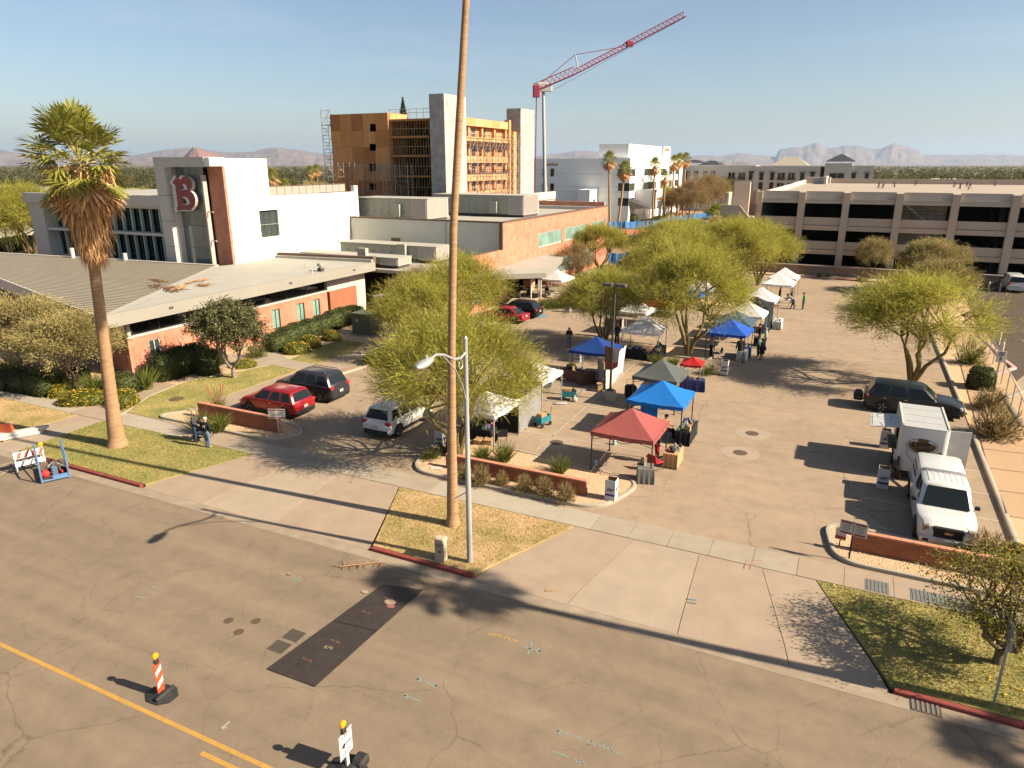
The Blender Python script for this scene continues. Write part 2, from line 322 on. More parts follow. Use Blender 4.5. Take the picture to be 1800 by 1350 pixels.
lawn('lawn', PLB, z=ZL+.02); lawn('lawn', PLB2, z=ZL+.02)
# --- pavement slabs and driveway aprons
walk = MB().sheet([(-90,24.27),(60,24.27),(60,25.68),(-90,25.68)], ZL-.004).build('sidewalk', M_gut, kind='structure')
s = -75.0
while s < 15:
    w = 1.56 + RNG.uniform(-.02,.02)
    mt = M_conc2 if (-42 < s < -38 or s > -.6 or -31.5 < s < -29) else (M_conc3 if -17 < s < -9 or s < -42 or -38 < s < -32 else M_conc)
    MB().box(s+.008, s+w-.008, 24.29, 25.66, ZL-.05, ZL+.014+RNG.uniform(0,.006)).build('concrete_slab', mt, walk)
    s += w
def apron(name, a0, a1, b0, b1, cuts):
    um = (20.1-19.3)/4.95; m0, m1 = a0+(b0-a0)*um, a1+(b1-a1)*um
    base = MB().prism([(a0,19.28),(a1,19.28),(b1,24.27),(b0,24.27)], -.05, [.0,.0,ZL-.07,ZL-.07]).build(name, M_gut, kind='structure')
    us = [0] + cuts + [1]
    for i in range(len(us)-1):
        u0, u1 = us[i]+.001, us[i+1]-.001
        A = lambda u: a0+(a1-a0)*u; B = lambda u: b0+(b1-b0)*u
        Q = lambda u: A(u)+(B(u)-A(u))*um; MB().prism([(A(u0),19.3),(A(u1),19.3),(Q(u1),20.1),(Q(u0),20.1)], -.04, [.012,.012,ZL-.01,ZL-.01]).prism([(Q(u0),20.1),(Q(u1),20.1),(B(u1),24.25),(B(u0),24.25)], -.04, [ZL-.01,ZL-.01,ZL+.008,ZL+.008]).build('concrete_slab', [M_conc2,M_apr][i%3==1], base)
apron('driveway_apron', -28.0, -15.25, -26.1, -17.25, [.30, .62])
apron('driveway_apron', -10.7, 2.62, -8.65, .42, [.27, .55, .80])
apron('ramp_walk', -40.2, -37.5, -39.85, -37.65, [.5])
# --- walks and beds beside the building
def curbline(name, pts, w=.15, h=.14, m=M_conc3, z=ZL, parent=None, kind='structure', closed=False):
    P = [Vector((p[0],p[1],0)) for p in pts]; n = len(P); ring = []
    for i in range(n):
        a = P[(i-1) % n] if (closed or i) else P[i]; b = P[(i+1) % n] if (closed or i < n-1) else P[i]
        d = (b-a).normalized(); nn = Vector((-d.y, d.x, 0))*w/2
        ring.append([(P[i]+nn)[:2]+(z-.05,), (P[i]+nn)[:2]+(z+h-.02,), (P[i]+nn*.75)[:2]+(z+h,), (P[i]-nn*.75)[:2]+(z+h,), (P[i]-nn)[:2]+(z+h-.02,), (P[i]-nn)[:2]+(z-.05,)])
    if closed: ring.append(ring[0])
    return MB().loft(ring, close=True, caps=not closed).build(name, m, parent, kind=kind, smooth=40)
PWALK = pg([(283,739),(330,757),(449,706),(610,648),(752,608),(830,575),(905,545),(880,532),(800,562),(725,595),(618,621),(556,641),(449,678)])
MB().sheet(PWALK, ZL+.03).build('footpath', M_conc2, kind='structure')
MB().sheet(pg([(474,641),(523,651),(556,641),(507,632),(490,620),(540,612),(500,606),(440,622),(380,622),(360,640),(425,650)]), ZL+.026).build('footpath', M_conc, kind='structure')
MB().sheet(pg([(835,540),(905,545),(1010,535),(1010,520),(950,515),(880,522)]), ZL+.034).build('entry_paving', M_conc3, kind='structure')
MB().sheet([(-43.5,31),(-33.2,31),(-33.2,58),(-43.5,58)], ZL+.006).build('planting_bed', M_gravel, kind='structure')
curbline('bed_edging', pg([(205,735),(262,697),(325,671),(425,652),(474,642)]), .14, .05)
curbline('bed_edging', pg([(507,632),(562,608),(600,596),(640,596)]), .14, .05)
curbline('bed_edging', pg([(0,672),(120,668),(180,690)]), .14, .05)
# --- planted islands
def rounded(pts, r=1.0, n=6):
    out = []
    for i, p in enumerate(pts):
        p = Vector(p); a = Vector(pts[i-1]); b = Vector(pts[(i+1) % len(pts)]); rr = min(r, (a-p).length*.45, (b-p).length*.45)
        p0 = p+(a-p).normalized()*rr; p1 = p+(b-p).normalized()*rr
        for k in range(n+1):
            t = k/n; out.append(tuple((p0*(1-t)**2 + p*2*t*(1-t) + p1*t*t)[:2]))
    return out
ISL = {}
def island(key, pts, r=1.1):
    P = rounded(pts, r); ISL[key] = P
    MB().prism(P, ZL-.05, ZL+.10).build('gravel_bed', M_gravel, kind='structure')
    curbline('kerb', P, .17, .15, closed=True)
island('L', [(-35.5,25.95),(-26.6,25.95),(-25.6,27.5),(-27.0,28.3),(-33.6,28.5)], 1.0)
island('C', [(-17.8,25.95),(-8.2,25.95),(-7.2,29.4),(-14.0,30.3),(-18.6,30.4)], 1.3)
island('R', [(1.0,25.9),(14,25.9),(14,27.0),(7.4,28.6),(.5,28.9)], 1.0)
island('M', [(-18.6,52.4),(-8.4,52.4),(-8.4,55.2),(-18.6,55.2)], 1.2)     # mid row, red canopy and two yuccas
island('N', [(-22.5,74.5),(-9.5,74.5),(-9.5,77.0),(-22.5,77.0)], 1.2)
island('E', [(-33,62.0),(-27.6,62.0),(-27.2,66.4),(-26.4,71.5),(-29.5,72.5)], 1.0)
island('B', [(-12,100.2),(6.5,98.8),(8,101.4),(-12,101.6)], .6)
curbline('kerb', [(7.3,29.0),(7.35,43.9)], .2, .16); curbline('kerb', [(7.4,46.7),(7.45,103)], .2, .16)
curbline('kerb', [(-32.4,28.9),(-31.6,34.5),(-30.6,41.5),(-29.9,46),(-29.0,57),(-28.2,62)], .16, .13)
curbline('kerb', [(-9,100.1),(6.6,98.7)], .2, .16, M_redk)
# pink kerb, concrete ramp and corner east of the fence
MB().sheet(pg([(1745,703),(1800,660),(1800,728),(1768,697)]), ZL+.01).build('corner_ramp', M_conc2, kind='structure')
curbline('kerb', pg([(1722,592),(1745,612),(1762,632),(1783,648),(1745,660)]), .3, .12, M_pinkk)
curbline('kerb', pg([(1768,700),(1800,688)]), .3, .12, M_conc3); curbline('kerb', pg([(1768,702),(1800,752)]), .3, .12, M_conc)
# --- painted lines
def pline(a, b, w=.1, m=M_white, par=lot, z=ZL+.004, nm='parking_line'):
    a, b = Vector(a[:2]), Vector(b[:2]); d = (b-a).normalized(); nn = Vector((-d.y, d.x))*w/2
    return MB().sheet([a+nn, a-nn, b-nn, b+nn], z).build(nm, m, par)
for k in range(26): pline((2.0, 29.5+2.72*k), (7.1, 29.5+2.72*k))
for k in range(14): pline((-18.4, 33.2+2.72*k), (-8.2, 33.2+2.72*k)) if not (50 < 33.2+2.72*k < 57) else None
pline((-13.3,31), (-13.3,51.8)); pline((-13.3,56.5), (-13.3,74))
for k in range(15): pline((-30.0+.04*k, 34.5+2.72*k), (-25.2, 34.5+2.72*k)) if not (56 < 34.5+2.72*k < 64) else None
for k in range(7): pline((-18.4, 57.5+2.72*k), (-8.2, 57.5+2.72*k))
MB().sheet(pg([(905,565),(926,556),(918,552),(897,560)]), ZL+.006).build('accessible_bay_mark', M_bluep, lot)
MB().sheet(pg([(944,560),(963,556),(958,552),(940,555)]), ZL+.006).build('accessible_bay_mark', M_bluep, lot)
pline((-340,9.82), (260,9.82), .13, M_yel, road, .004, 'yellow_line'); pline((-13.2,9.45), (200,9.45), .13, M_yel, road, .004, 'yellow_line')
pline(g(0,819,0), g(36,808,0), .1, M_white, road, .004, 'white_line'); pline(g(0,836,0), g(36,812,0), .1, M_white, road, .004, 'white_line')
# survey marks sprayed on the asphalt
def spray(strokes, m, w=.05, par=road, z=.005):
    mb = MB()
    for pts in strokes:
        P = [g(x, y, z) for x, y in pts]
        for a, b in zip(P, P[1:]):
            d = (b-a); nn = Vector((-d.y, d.x, 0)).normalized()*w/2; mb.add([a+nn, a-nn, b-nn, b+nn], [(0,1,2,3)])
    mb.build('paint_mark', m, par)
spray([[(733,1193),(768,1206)],[(740,1192),(733,1193),(738,1199)],[(761,1200),(768,1206),(760,1207)]], M_cyan)
spray([[(711,1222),(740,1233)],[(716,1220),(711,1222),(715,1228)]], M_cyan)
spray([[(921,1137),(950,1145)],[(935,1128),(928,1150)],[(944,1140),(950,1145),(943,1147)]], M_cyan, .06)
spray([[(900,1124),(912,1128)],[(858,1113),(870,1118),(872,1113),(880,1120)],[(886,1122),(893,1119),(896,1127)]], M_yel, .045)
spray([[(980,1284),(1022,1298)],[(986,1282),(980,1284),(984,1291)],[(1030,1300),(1036,1309),(1040,1302),(1046,1312)],[(1052,1312),(1058,1307),(1066,1318),(1072,1311),(1080,1322),(1092,1326)]], M_cyan, .045)
spray([[(970,1320),(1000,1331)],[(1010,1334),(1016,1342),(1022,1336),(1030,1346)]], M_cyan, .045)
spray([[(386,1283),(404,1268)],[(386,1283),(398,1278)]], M_white, .05)
spray([[(495,1008),(512,1012)],[(503,1006),(506,1014)],[(510,1018),(532,1022)],[(516,1026),(528,1012)]], M_cyan, .04)
spray([[(493,1009),(517,1013)],[(501,1013),(508,1006)]], M_yel, .04)
spray([[(265,1030),(286,1037)]], M_cyan, .05); spray([[(238,1048),(258,1052)]], M_cyan, .06)
spray([[(1308,999),(1312,985),(1340,986)],[(1318,1000),(1322,991),(1342,991)]], M_redm, .035, walk, ZL+.022)
spray([[(1208,1052),(1224,1054)],[(1210,1058),(1226,1060)]], M_cyan, .07, walk, ZL+.02)
# gutter drain cover, patch squares and seams in the road
M_iron = mat('cast_iron', (.13, .085, .055), var=.25, scale=9, rough=.7, bump=.3)
M_patch = mat('dark_patch', (.085, .07, .055), var=.15, scale=5, rough=.9)
for px, py in ((491,1137),(517,1117)):
    c = g(px, py, 0); MB().sheet([(c.x+a, c.y+b) for a, b in ((-.29,-.25),(.29,-.25),(.29,.25),(-.29,.25))], .0045).build('asphalt_patch', M_patch, road)
for i, (px, py) in enumerate(((402,1091),(420,1111),(450,1092))):
    c = g(px, py, 0); MB().lathe((c.x,c.y,0), [(.16,-.01),(.16,.006),(.13,.009)], 14).build('valve_cover', M_iron, label='small round valve cover in the road, '+['beside the yellow line side','nearest the dark patch squares','nearest the steel plate'][i], cat='valve cover', group='valve covers in the road')
for px, py, w in ((978,778,'beside the rust red canopy shadow'),(1301,796,'in the lane, closer to the street'),(1322,762,'in the lane, nearer the tree shade')):
    c = g(px, py); t = thing('manhole', 'rusty manhole cover in a pale concrete collar '+w, 'manhole', (c.x,c.y,ZL), group='manholes in the car park')
    MB().lathe((0,0,0), [(.95,-.02),(.95,.004),(.9,.008)], 24).build('collar', mat('collar_concrete',(.42,.325,.235),var=.1), t)
    MB().lathe((0,0,0), [(.36,-.02),(.36,.012),(.33,.016)], 20).build('cover', M_iron, t)
for px, py in ((310,702),):
    c = g(px, py); MB().lathe((c.x,c.y,ZL), [(.45,0),(.45,.03),(.4,.035)], 20).build('lawn_manhole', M_iron, label='round iron manhole cover set in the lawn beside the footpath', cat='manhole')
M_grate = mat('grey_grate', (.27,.27,.235), metal=.3, rough=.5, var=.1)
for (s0, s1, w) in ((2.0,2.75,'smaller, at the lawn edge of the pavement'),(3.4,6.2,'larger, ribbed, beside the citrus tree')):
    t = thing('utility_cover', 'grey metal utility cover set in the pavement, '+w, 'utility cover', ((s0+s1)/2,24.75,ZL))
    h = (s1-s0)/2; MB().box(-h,h,-.38,.38,-.02,.024).build('frame', M_grate, t)
    for k in range(int((s1-s0)/.12)): x = -h+.06+k*.12; MB().box(x,x+.05,-.36,.36,.02,.036).build('rib', M_grate, t)
c = g(1627,1245,0); t = thing('storm_drain', 'storm drain inlet with leaves in the red kerb', 'drain', (c.x,c.y,0))
MB().box(-.38,.38,-.25,.3,0,.016).build('grate_frame', M_iron, t)
for k in range(6): MB().box(-.34+k*.12,-.28+k*.12,-.2,.26,.012,.03).build('bar', M_grate, t)
# ================================================================== BUILDINGS
def bth(name, label, cat, loc, group=None): return thing(name, label, cat, loc, 0, group)
def PT(mb, name, m, root, smooth=None, label=None):          # part of a building, modelled in world coordinates
    return mb.build(name, m, root, smooth=smooth, label=label, loc=-root.location)
def wall(mb, axis, c, th, a0, a1, z0, z1, ops=(), m=0):
    """wall slab with real openings; axis 'x': outer face at x=c, running along y; th signed inward"""
    As = sorted({a0, a1, *[o[0] for o in ops], *[o[1] for o in ops]}); Zs = sorted({z0, z1, *[o[2] for o in ops], *[o[3] for o in ops]})
    As = [a for a in As if a0 <= a <= a1]; Zs = [z for z in Zs if z0 <= z <= z1]
    for i in range(len(As)-1):
        run = None
        for j in range(len(Zs)):
            solid = j < len(Zs)-1 and not any(o[0]-1e-6 <= (As[i]+As[i+1])/2 <= o[1]+1e-6 and o[2] <= (Zs[j]+Zs[j+1])/2 <= o[3] for o in ops)
            if solid and run is None: run = Zs[j]
            if not solid and run is not None:
                lo, hi = min(c, c+th), max(c, c+th)
                if axis == 'x': mb.box(lo, hi, As[i], As[i+1], run, Zs[j], m)
                else: mb.box(As[i], As[i+1], lo, hi, run, Zs[j], m)
                run = None
    return mb
def window(root, axis, c, a0, a1, z0, z1, mf, mg, nx=1, nz=1, inset=.12, fw=.06, sgn=1, sub=True, inward=None):
    """frame + one pane object per light; c = outer wall face; sgn=+1 faces +axis"""
    ci = c - sgn*inset; f = MB()
    def bx(mb, A0, A1, Z0, Z1, d0, d1):
        x0, x1 = sorted((ci+sgn*d0, ci+sgn*d1))
        if axis == 'x': mb.box(x0, x1, A0, A1, Z0, Z1)
        else: mb.box(A0, A1, x0, x1, Z0, Z1)
    bx(f, a0, a0+fw, z0, z1, 0, .07); bx(f, a1-fw, a1, z0, z1, 0, .07); bx(f, a0+fw, a1-fw, z0, z0+fw, 0, .07); bx(f, a0+fw, a1-fw, z1-fw, z1, 0, .07)
    for i in range(1, nx): a = a0+(a1-a0)*i/nx; bx(f, a-fw/2, a+fw/2, z0+fw, z1-fw, .001, .068)
    for j in range(1, nz): z = z0+(z1-z0)*j/nz; bx(f, a0+fw, a1-fw, z-fw/2, z+fw/2, .002, .066)
    fo = PT(f, 'window', mf, root)
    for i in range(nx):
        for j in range(nz):
            p = MB(); bx(p, a0+(a1-a0)*i/nx+.01, a0+(a1-a0)*(i+1)/nx-.01, z0+(z1-z0)*j/nz+.01, z0+(z1-z0)*(j+1)/nz-.01, .012, .03)
            p.build('pane', mg, fo)
    return fo
M_brick = brickmat('red_brick_s', (.52,.185,.11), (.44,.145,.085), (.48,.29,.21), axis='y')
M_brickx = brickmat('red_brick_t', (.46,.19,.115), (.38,.15,.09), (.40,.27,.2), axis='x')
M_stucw = mat('white_stucco', (.80,.77,.70), var=.03, scale=.8, bump=.05)
M_panel = mat('grey_metal_panel', (.36,.34,.31), var=.05, scale=.5, rough=.55)
M_fascia = mat('taupe_fascia', (.47,.43,.36), var=.05, scale=.7, rough=.6)
M_greys = mat('sage_grey_stucco', (.34,.335,.29), var=.06, scale=.6, bump=.05)
M_memb = mat('roof_membrane', (.62,.58,.49), var=.08, scale=.5, rough=.8)
M_ribr = mat('ribbed_roof_metal', (.33,.29,.22), var=.06, scale=.4, rough=.5, metal=.25)
M_gl = glass('window_glass', (.035,.05,.048)); M_glt = glass('teal_glass', (.16,.27,.23)); M_gld = glass('dark_glass', (.012,.014,.013))
M_alu = mat('bronze_aluminium', (.12,.09,.075), rough=.45, metal=.4, var=.05); M_alw = mat('white_frame', (.66,.62,.56), var=.04, rough=.5)
M_fin = mat('teal_fin', (.28,.42,.40), rough=.3, var=.05)
M_hvac = mat('sage_hvac', (.42,.42,.345), var=.06, rough=.6); M_hvt = mat('tan_hvac', (.55,.49,.43), var=.06, rough=.6); M_dk = mat('dark_trim', (.06,.05,.045), var=.1)
M_brown = mat('brown_trim', (.19,.12,.085), var=.08, rough=.6)
# ---------------- low brick wing with the ribbed roof
b = bth('brick_office_wing', 'low brick office wing with broad overhanging roof, half ribbed metal, half pale membrane', 'building', (-44, 31, 0))
SW = -43.6
ops = []
for x0, x1, y0, y1 in ((261,288,597,638),(478,495,548,578),(522,538,538,571),(550,565,533,566)):
    p, q = onS(x0, y0, SW), onS(x1, y1, SW); ops.append((p.y, q.y, .75, 2.45))
PT(wall(MB(), 'x', SW, -.3, 30.8, 51.5, 0, 2.9, ops), 'brick_wall', M_brick, b)
for o in ops: window(b, 'x', SW, *o, M_alw if o[0] < 36 else M_alu, M_gl if o[0] < 36 else M_glt, 2, 1, .14, .07); PT(MB().box(SW-.06, SW+.05, o[0]-.05, o[1]+.05, o[2]-.08, o[2]), 'sill', M_conc3, b)
PT(MB().box(SW-.34, SW+.05, 30.75, 51.5, 2.9, 3.02), 'sill_band', M_alw, b)
for k in range(8):
    t0 = 30.9+k*2.57; fo = PT(MB().box(SW-.2, SW-.12, t0, t0+.07, 3.02, 4.3), 'mullion', M_alu, b); MB().box(SW-.19, SW-.15, t0+.07, t0+2.57, 3.02, 4.3).build('pane', M_gld, fo)
PT(MB().box(SW-.12, SW+.12, 30.8, 31.05, 2.9, 4.3), 'corner_post', M_alw, b)
M_orst = mat('orange_render', (.40,.15,.075), var=.08, scale=1); M_cream = mat('cream_render', (.66,.58,.48), var=.06)
PT(MB().box(SW-.2, SW+.25, 51.6, 55.6, 0, 2.9), 'render_panel', M_orst, b); PT(MB().box(SW-.3, SW+.1, 51.5, 57.2, 2.9, 4.3).box(SW-.3, SW+.1, 55.6, 57.2, 0, 2.9), 'render_wall', M_cream, b)
PT(MB().box(-50, SW-.2, 57.0, 57.3, 0, 4.2), 'end_wall', M_brickx, b)
# front wall runs at an angle below the eave
A0, A1 = Vector((-43.6,30.8,0)), Vector((-88,43.6,0)); dA = (A1-A0).normalized(); rzA = math.atan2(dA.y, dA.x)
XA = Matrix.Translation(A0) @ Matrix.Rotation(rzA, 4, 'Z')
PT(MB().box(.05, 14, -.3, 0, 0, 2.9, X=XA).box(20, 26, -.3, 0, 0, 2.9, X=XA), 'brick_wall', M_brickx, b)
PT(MB().box(.05, 40, -.22, -.1, 2.9, 4.25, X=XA).box(14, 20, -.2, -.1, 0, 2.9, X=XA).box(26, 40, -.2, -.1, 0, 2.9, X=XA), 'glazing', M_gld, b)
for k in range(14): PT(MB().box(14+k*1.9-.05, 14+k*1.9+.05, -.1, -.02, 0, 4.25, X=XA), 'mullion', M_alw, b)
c0, b0, a0 = Vector((-42.3,28.4,5.0)), Vector((-54.0,48.2,5.05)), Vector((-92,43.2,5.25))
rm = MB(); rm.prism([c0[:2], b0[:2], a0[:2]], 4.86, [5.0, 5.05, 5.25][:3]); PT(rm, 'ribbed_roof', M_ribr, b)
ri = MB(); N_R = 44
for k in range(1, N_R):
    u = k/N_R; p = c0.lerp(b0, u); q = c0.lerp(a0, u); ri.bar(p+Vector((0,0,.03)), q+Vector((0,0,.03)), .13, .11)
ri = PT(ri, 'roof_rib', M_ribr, b); ri['kind'] = 'stuff'
PT(MB().bar(b0+Vector((.2,.1,.06)), a0+Vector((0,.1,.06)), .5, .16), 'ridge_cap', M_memb, b)
PT(MB().bar(c0+Vector((0,0,.03)), b0+Vector((0,0,.03)), .16, .14), 'valley_flashing', M_fascia, b)
PT(MB().prism([(-42.3,28.4),(-42.3,57.4),(-53.45,56.0),(-53.45,49.9),(-54,48.2)], 4.7, [5.0,5.0,5.05,5.05,5.05]), 'flat_roof', M_memb, b)
f = MB().box(-42.42, -42.24, 28.3, 57.4, 4.2, 5.06); PT(f, 'fascia', M_fascia, b)
PT(MB().box(-43.9, -42.42, 28.9, 57.2, 4.2, 4.28), 'soffit', M_fascia, b)
PT(MB().bar(c0+Vector((-.05,-.05,-.42)), a0+Vector((0,-.05,-.42)), .16, .86), 'fascia', M_panel, b)
for t in (33.5, 45.4, 54.0): PT(MB().box(-42.26, -42.2, t-.17, t+.17, 4.62, 4.76), 'scupper', M_dk, b)
PT(MB().prism([(-53.4,55.9),(-42.4,57.3),(-42.4,57.75),(-53.4,56.4)], 5.0, 5.55), 'rear_parapet', M_brown, b); PT(MB().prism([(-53.4,55.6),(-42.4,57.0),(-42.4,57.28),(-53.4,55.88)], 5.0, 5.3), 'parapet_curb', M_memb, b)
for sx, ty, h0, h1 in ((-61.5,35.3,0,4.3),(-69.5,37.6,0,4.3),(-71,45.8,4.6,6.2),(-64.5,46.8,4.6,5.9)):
    PT(MB().tube((sx,ty,h0), (sx,ty,h1), .2, n=12), 'white_post', M_alw, b, smooth=40)
t_ = thing('roof_vent', 'small mushroom exhaust vent standing on the pale membrane roof', 'vent', g(564,476,5.05)); MB().box(-.22,.22,-.22,.22,-.05,.25).build('curb', M_dk, t_); MB().lathe((0,0,.25), [(.15,0),(.15,.15),(.3,.18),(.3,.42),(.12,.5)], 12).build('cowl', M_hvac, t_, smooth=40)
for px, py in ((539,470),(549,481)): MB().lathe(tuple(g(px,py,5.0)), [(.05,0),(.05,.4),(.03,.42)], 8).build('vent_pipe', M_alw, label='thin white vent pipe standing on the membrane roof beside the exhaust vent', cat='pipe', group='vent pipes on the wing roof')
M_frond = mat('dead_frond', (.42,.24,.11), var=.3, scale=4); 
for i, (x0,y0,x1,y1,w) in enumerate(((258,502,308,511,.55),(258,493,292,497,.2),(300,513,318,505,.25),(322,500,352,494,.14),(340,502,356,502,.1))):
    a_, b_ = g(x0,y0,5.08), g(x1,y1,5.08); mb = MB(); r_ = random.Random(i)
    for k in range(int(50*w)+6):
        u = r_.random(); p = a_.lerp(b_, u)+Vector((r_.uniform(-w,w),r_.uniform(-w,w),r_.uniform(.02,.05))); d = (b_-a_).normalized(); d = Vector((d.x+r_.uniform(-.4,.4), d.y+r_.uniform(-.4,.4), r_.uniform(0,.2))); mb.path([p, p+d*.5, p+d*1.0], [.03,.035,.01], 4)
    mb.build('fallen_frond', M_frond, label='dry palm frond debris '+['heaped on the ribbed roof by the valley','lying straight above the heap on the ribbed roof','lying across the roof valley flashing','lying on the membrane roof with dark tip','thin strip lying alone on the membrane roof'][i], cat='palm frond', group='fallen fronds on the wing roof')
# ---------------- white tower block with the letter B
b = bth('white_tower_block', 'white office block with tall glass corner bay carrying a red letter B', 'building', (-54, 50, 0))
wd = (onS(455,370,-53.5).y, onS(488,369,-53.5).y, 7.2, 9.85)
PT(wall(MB(), 'x', -53.5, -.4, 50.3, 55.75, 0, 14.8, [wd] if wd[1] < 55.75 else []), 'white_wall', M_stucw, b) if wd[1] < 55.75 else PT(wall(wall(MB(), 'x', -53.5, -.4, 50.3, 69.3, 0, 11.2, [wd]), 'x', -53.5, -.4, 50.3, 55.75, 11.2, 14.8), 'white_wall', M_stucw, b)
if wd[1] < 55.75: PT(wall(MB(), 'x', -53.5, -.4, 55.75, 69.3, 0, 11.2), 'white_wall', M_stucw, b)
window(b, 'x', -53.5, *wd, M_alu, M_gl, 3, 3, .3, .08)
PT(MB().box(-53.9,-53.42,69.3,69.95,0,11.9), 'end_pier', M_stucw, b)
PT(MB().box(-60.5,-53.9,55.35,55.75,11,14.8).box(-60.5,-60.1,50.3,55.4,4,14.8), 'white_wall', M_stucw, b)
PT(MB().box(-60.45,-53.6,48.9,55.6,14.45,14.7), 'roof_deck', M_memb, b); PT(MB().box(-66,-53.9,55.8,69.5,10.7,11.0), 'roof_deck', M_memb, b)
PT(MB().box(-66,-53.9,69.3,69.6,0,11.2), 'rear_wall', M_greys, b)
for zz in (8.45,): PT(MB().box(-53.5,-53.488,50.3,69.3,zz,zz+.02), 'control_joint', M_greys, b)
for tt in (53.0,58.5,62.5,66.0): PT(MB().box(-53.5,-53.487,tt,tt+.02,5,11.1), 'control_joint', M_greys, b)
# portal frame, glass bay, brick reveal
for z0, z1 in ((4.2,6.6),(6.64,9.0),(9.04,11.4),(11.44,13.98)): PT(MB().box(-60.7,-59.35,48.5,50.2,z0,z1), 'portal_panel', M_panel, b)
for s0, s1 in ((-60.7,-58.5),(-58.47,-56.3),(-56.27,-54.1)): PT(MB().box(s0,s1,48.5,50.2,14.02,14.9), 'portal_panel', M_panel, b)
PT(MB().box(-54.1,-53.42,48.55,50.3,14.1,14.86), 'portal_end', M_stucw, b)
PT(MB().box(-59.35,-59.15,49.0,50.2,4.3,14.0), 'portal_reveal', M_alw, b)
M_bay = glass('grey_bay_glass', (.13,.15,.14), .12)
for i in range(4):
    for j, (z0, z1) in enumerate(((4.4,6.5),(6.53,8.6),(8.63,11.2),(11.23,14.0))):
        s0 = -59.15+i*.89; PT(MB().box(s0+.008, s0+.882, 49.62, 49.68, z0, z1), 'glass_panel', M_bay, b)
PT(MB().box(-55.62,-55.42,49.3,49.75,4.3,13.3), 'bay_mullion', mat('pale_pink_trim', (.56,.47,.41), var=.05), b)
PT(MB().box(-55.42,-53.62,50.02,50.5,4.3,14.05), 'brick_reveal', M_brickx, b); PT(MB().box(-53.62,-53.46,50.0,50.3,4.6,14.08), 'brick_pier', M_brick, b)
for z in (7.2, 9.9): PT(MB().box(-55.42,-54.7,49.4,49.5,z,z+.1), 'bracket', M_alw, b)
# letter B: traced outline on its own plane, 0.55 m deep
OUT = [(285,245),(365,345),(410,290),(455,255),(520,275),(575,310),(620,365),(645,430),(650,500),(630,570),(605,615),(660,660),(700,720),(725,790),(730,870),(715,950),(690,990),(640,1050),(625,1085),(540,1080),(420,1072),(315,1100),(275,1035),(300,985),(305,960),(270,700),(240,470),(195,450),(180,415)]
H1 = [(400,585),(395,530),(410,480),(445,452),(485,470),(515,515),(530,580)]; H2 = [(435,940),(425,765),(500,765),(550,800),(585,860),(590,910),(560,935)]
def letter(name, loops, t, dep, m, root, grow=0):
    cu = bpy.data.curves.new(name, 'CURVE'); cu.dimensions = '2D'; cu.fill_mode = 'BOTH'; cu.extrude = dep/2; cu.offset = grow
    for lp in loops:
        sp = cu.splines.new('POLY'); sp.points.add(len(lp)-1); sp.use_cyclic_u = True
        for k, (x, y) in enumerate(lp): p = onT(290+x/13.5, 290+y/13.5, t); sp.points[k].co = (p.x, p.z, 0, 1)
    o = bpy.data.objects.new(name, cu); COL.objects.link(o); bpy.context.view_layer.update()
    me = bpy.data.meshes.new_from_object(o.evaluated_get(bpy.context.evaluated_depsgraph_get())); bpy.data.objects.remove(o)
    me.transform(Matrix.Translation((0,t,0)) @ Matrix.Rotation(math.pi/2,4,'X')); me.materials.clear(); me.materials.append(m)
    o = link(name, me, root); o.location = -root.location; return o
lb = bth('letter_sign', 'large red serif letter B with white edge mounted on the glass bay', 'sign', (-57.4, 49.0, 9.0))
letter('letter_body', [OUT, H1, H2], 49.05, .62, M_alw, lb, .05); letter('letter_face', [OUT, H1, H2], 48.75, .05, mat('red_sign_face', (.30,.085,.075), var=.06), lb, -.03)
# railing on the terrace parapet
r_ = bth('terrace_railing', 'brown mesh railing along the white terrace parapet', 'railing', (-53.7, 55.9, 11.2))
for k in range(12): t0 = 55.9+k*1.1; PT(MB().box(-53.75,-53.7,t0,t0+.05,11.2,12.15), 'post', M_brown, r_)
for k in range(11): t0 = 55.95+k*1.1; PT(MB().box(-53.735,-53.72,t0,t0+1.05,11.3,12.08), 'mesh_panel', mat('railing_mesh', (.42,.36,.29), var=.1), r_)
PT(MB().box(-53.76,-53.69,55.9,68.1,12.15,12.2), 'top_rail', M_brown, r_)
# ---------------- glass wing to the west
b = bth('glass_wing', 'two-storey glass office wing in a grey panel frame', 'building', (-71, 50.5, 0))
PT(MB().box(-82,-60.7,50.6,74,0,4.6), 'plinth', M_panel, b); PT(MB().box(-82,-60.8,51.2,74,4.6,10.6), 'core', M_dk, b)
PT(MB().box(-83,-60.8,49.8,74.5,10.9,11.2), 'roof_deck', M_memb, b); PT(MB().box(-83.1,-60.75,49.2,49.8,10.25,11.3), 'roof_band', M_panel, b); PT(MB().box(-81,-60.75,49.85,51.2,10.0,10.24), 'soffit', M_alw, b)
PT(MB().box(-83,-80.6,49.6,52,0,10.25), 'west_pier', M_panel, b); PT(MB().box(-80.6,-60.75,49.7,51.2,7.35,7.62), 'floor_band', M_alw, b)
for i in range(14):
    s0 = -80.5+i*1.41
    PT(MB().box(s0,s0+.2,50.55,50.84,4.6,7.35), 'fin', M_fin, b); PT(MB().box(s0,s0+.2,50.55,50.84,7.62,10.0), 'fin', M_fin, b)
    for z0, z1 in ((4.65,7.3),(7.66,9.95)):
        q = PT(MB().box(s0+.66,s0+.72,50.85,50.95,z0,z1).box(s0+.22,s0+1.41,50.85,50.95,z0+.5,z0+.56), 'mullion', M_alu, b); MB().box(s0+.22,s0+1.41,50.98,51.05,z0,z1).build('pane', M_gld, q)
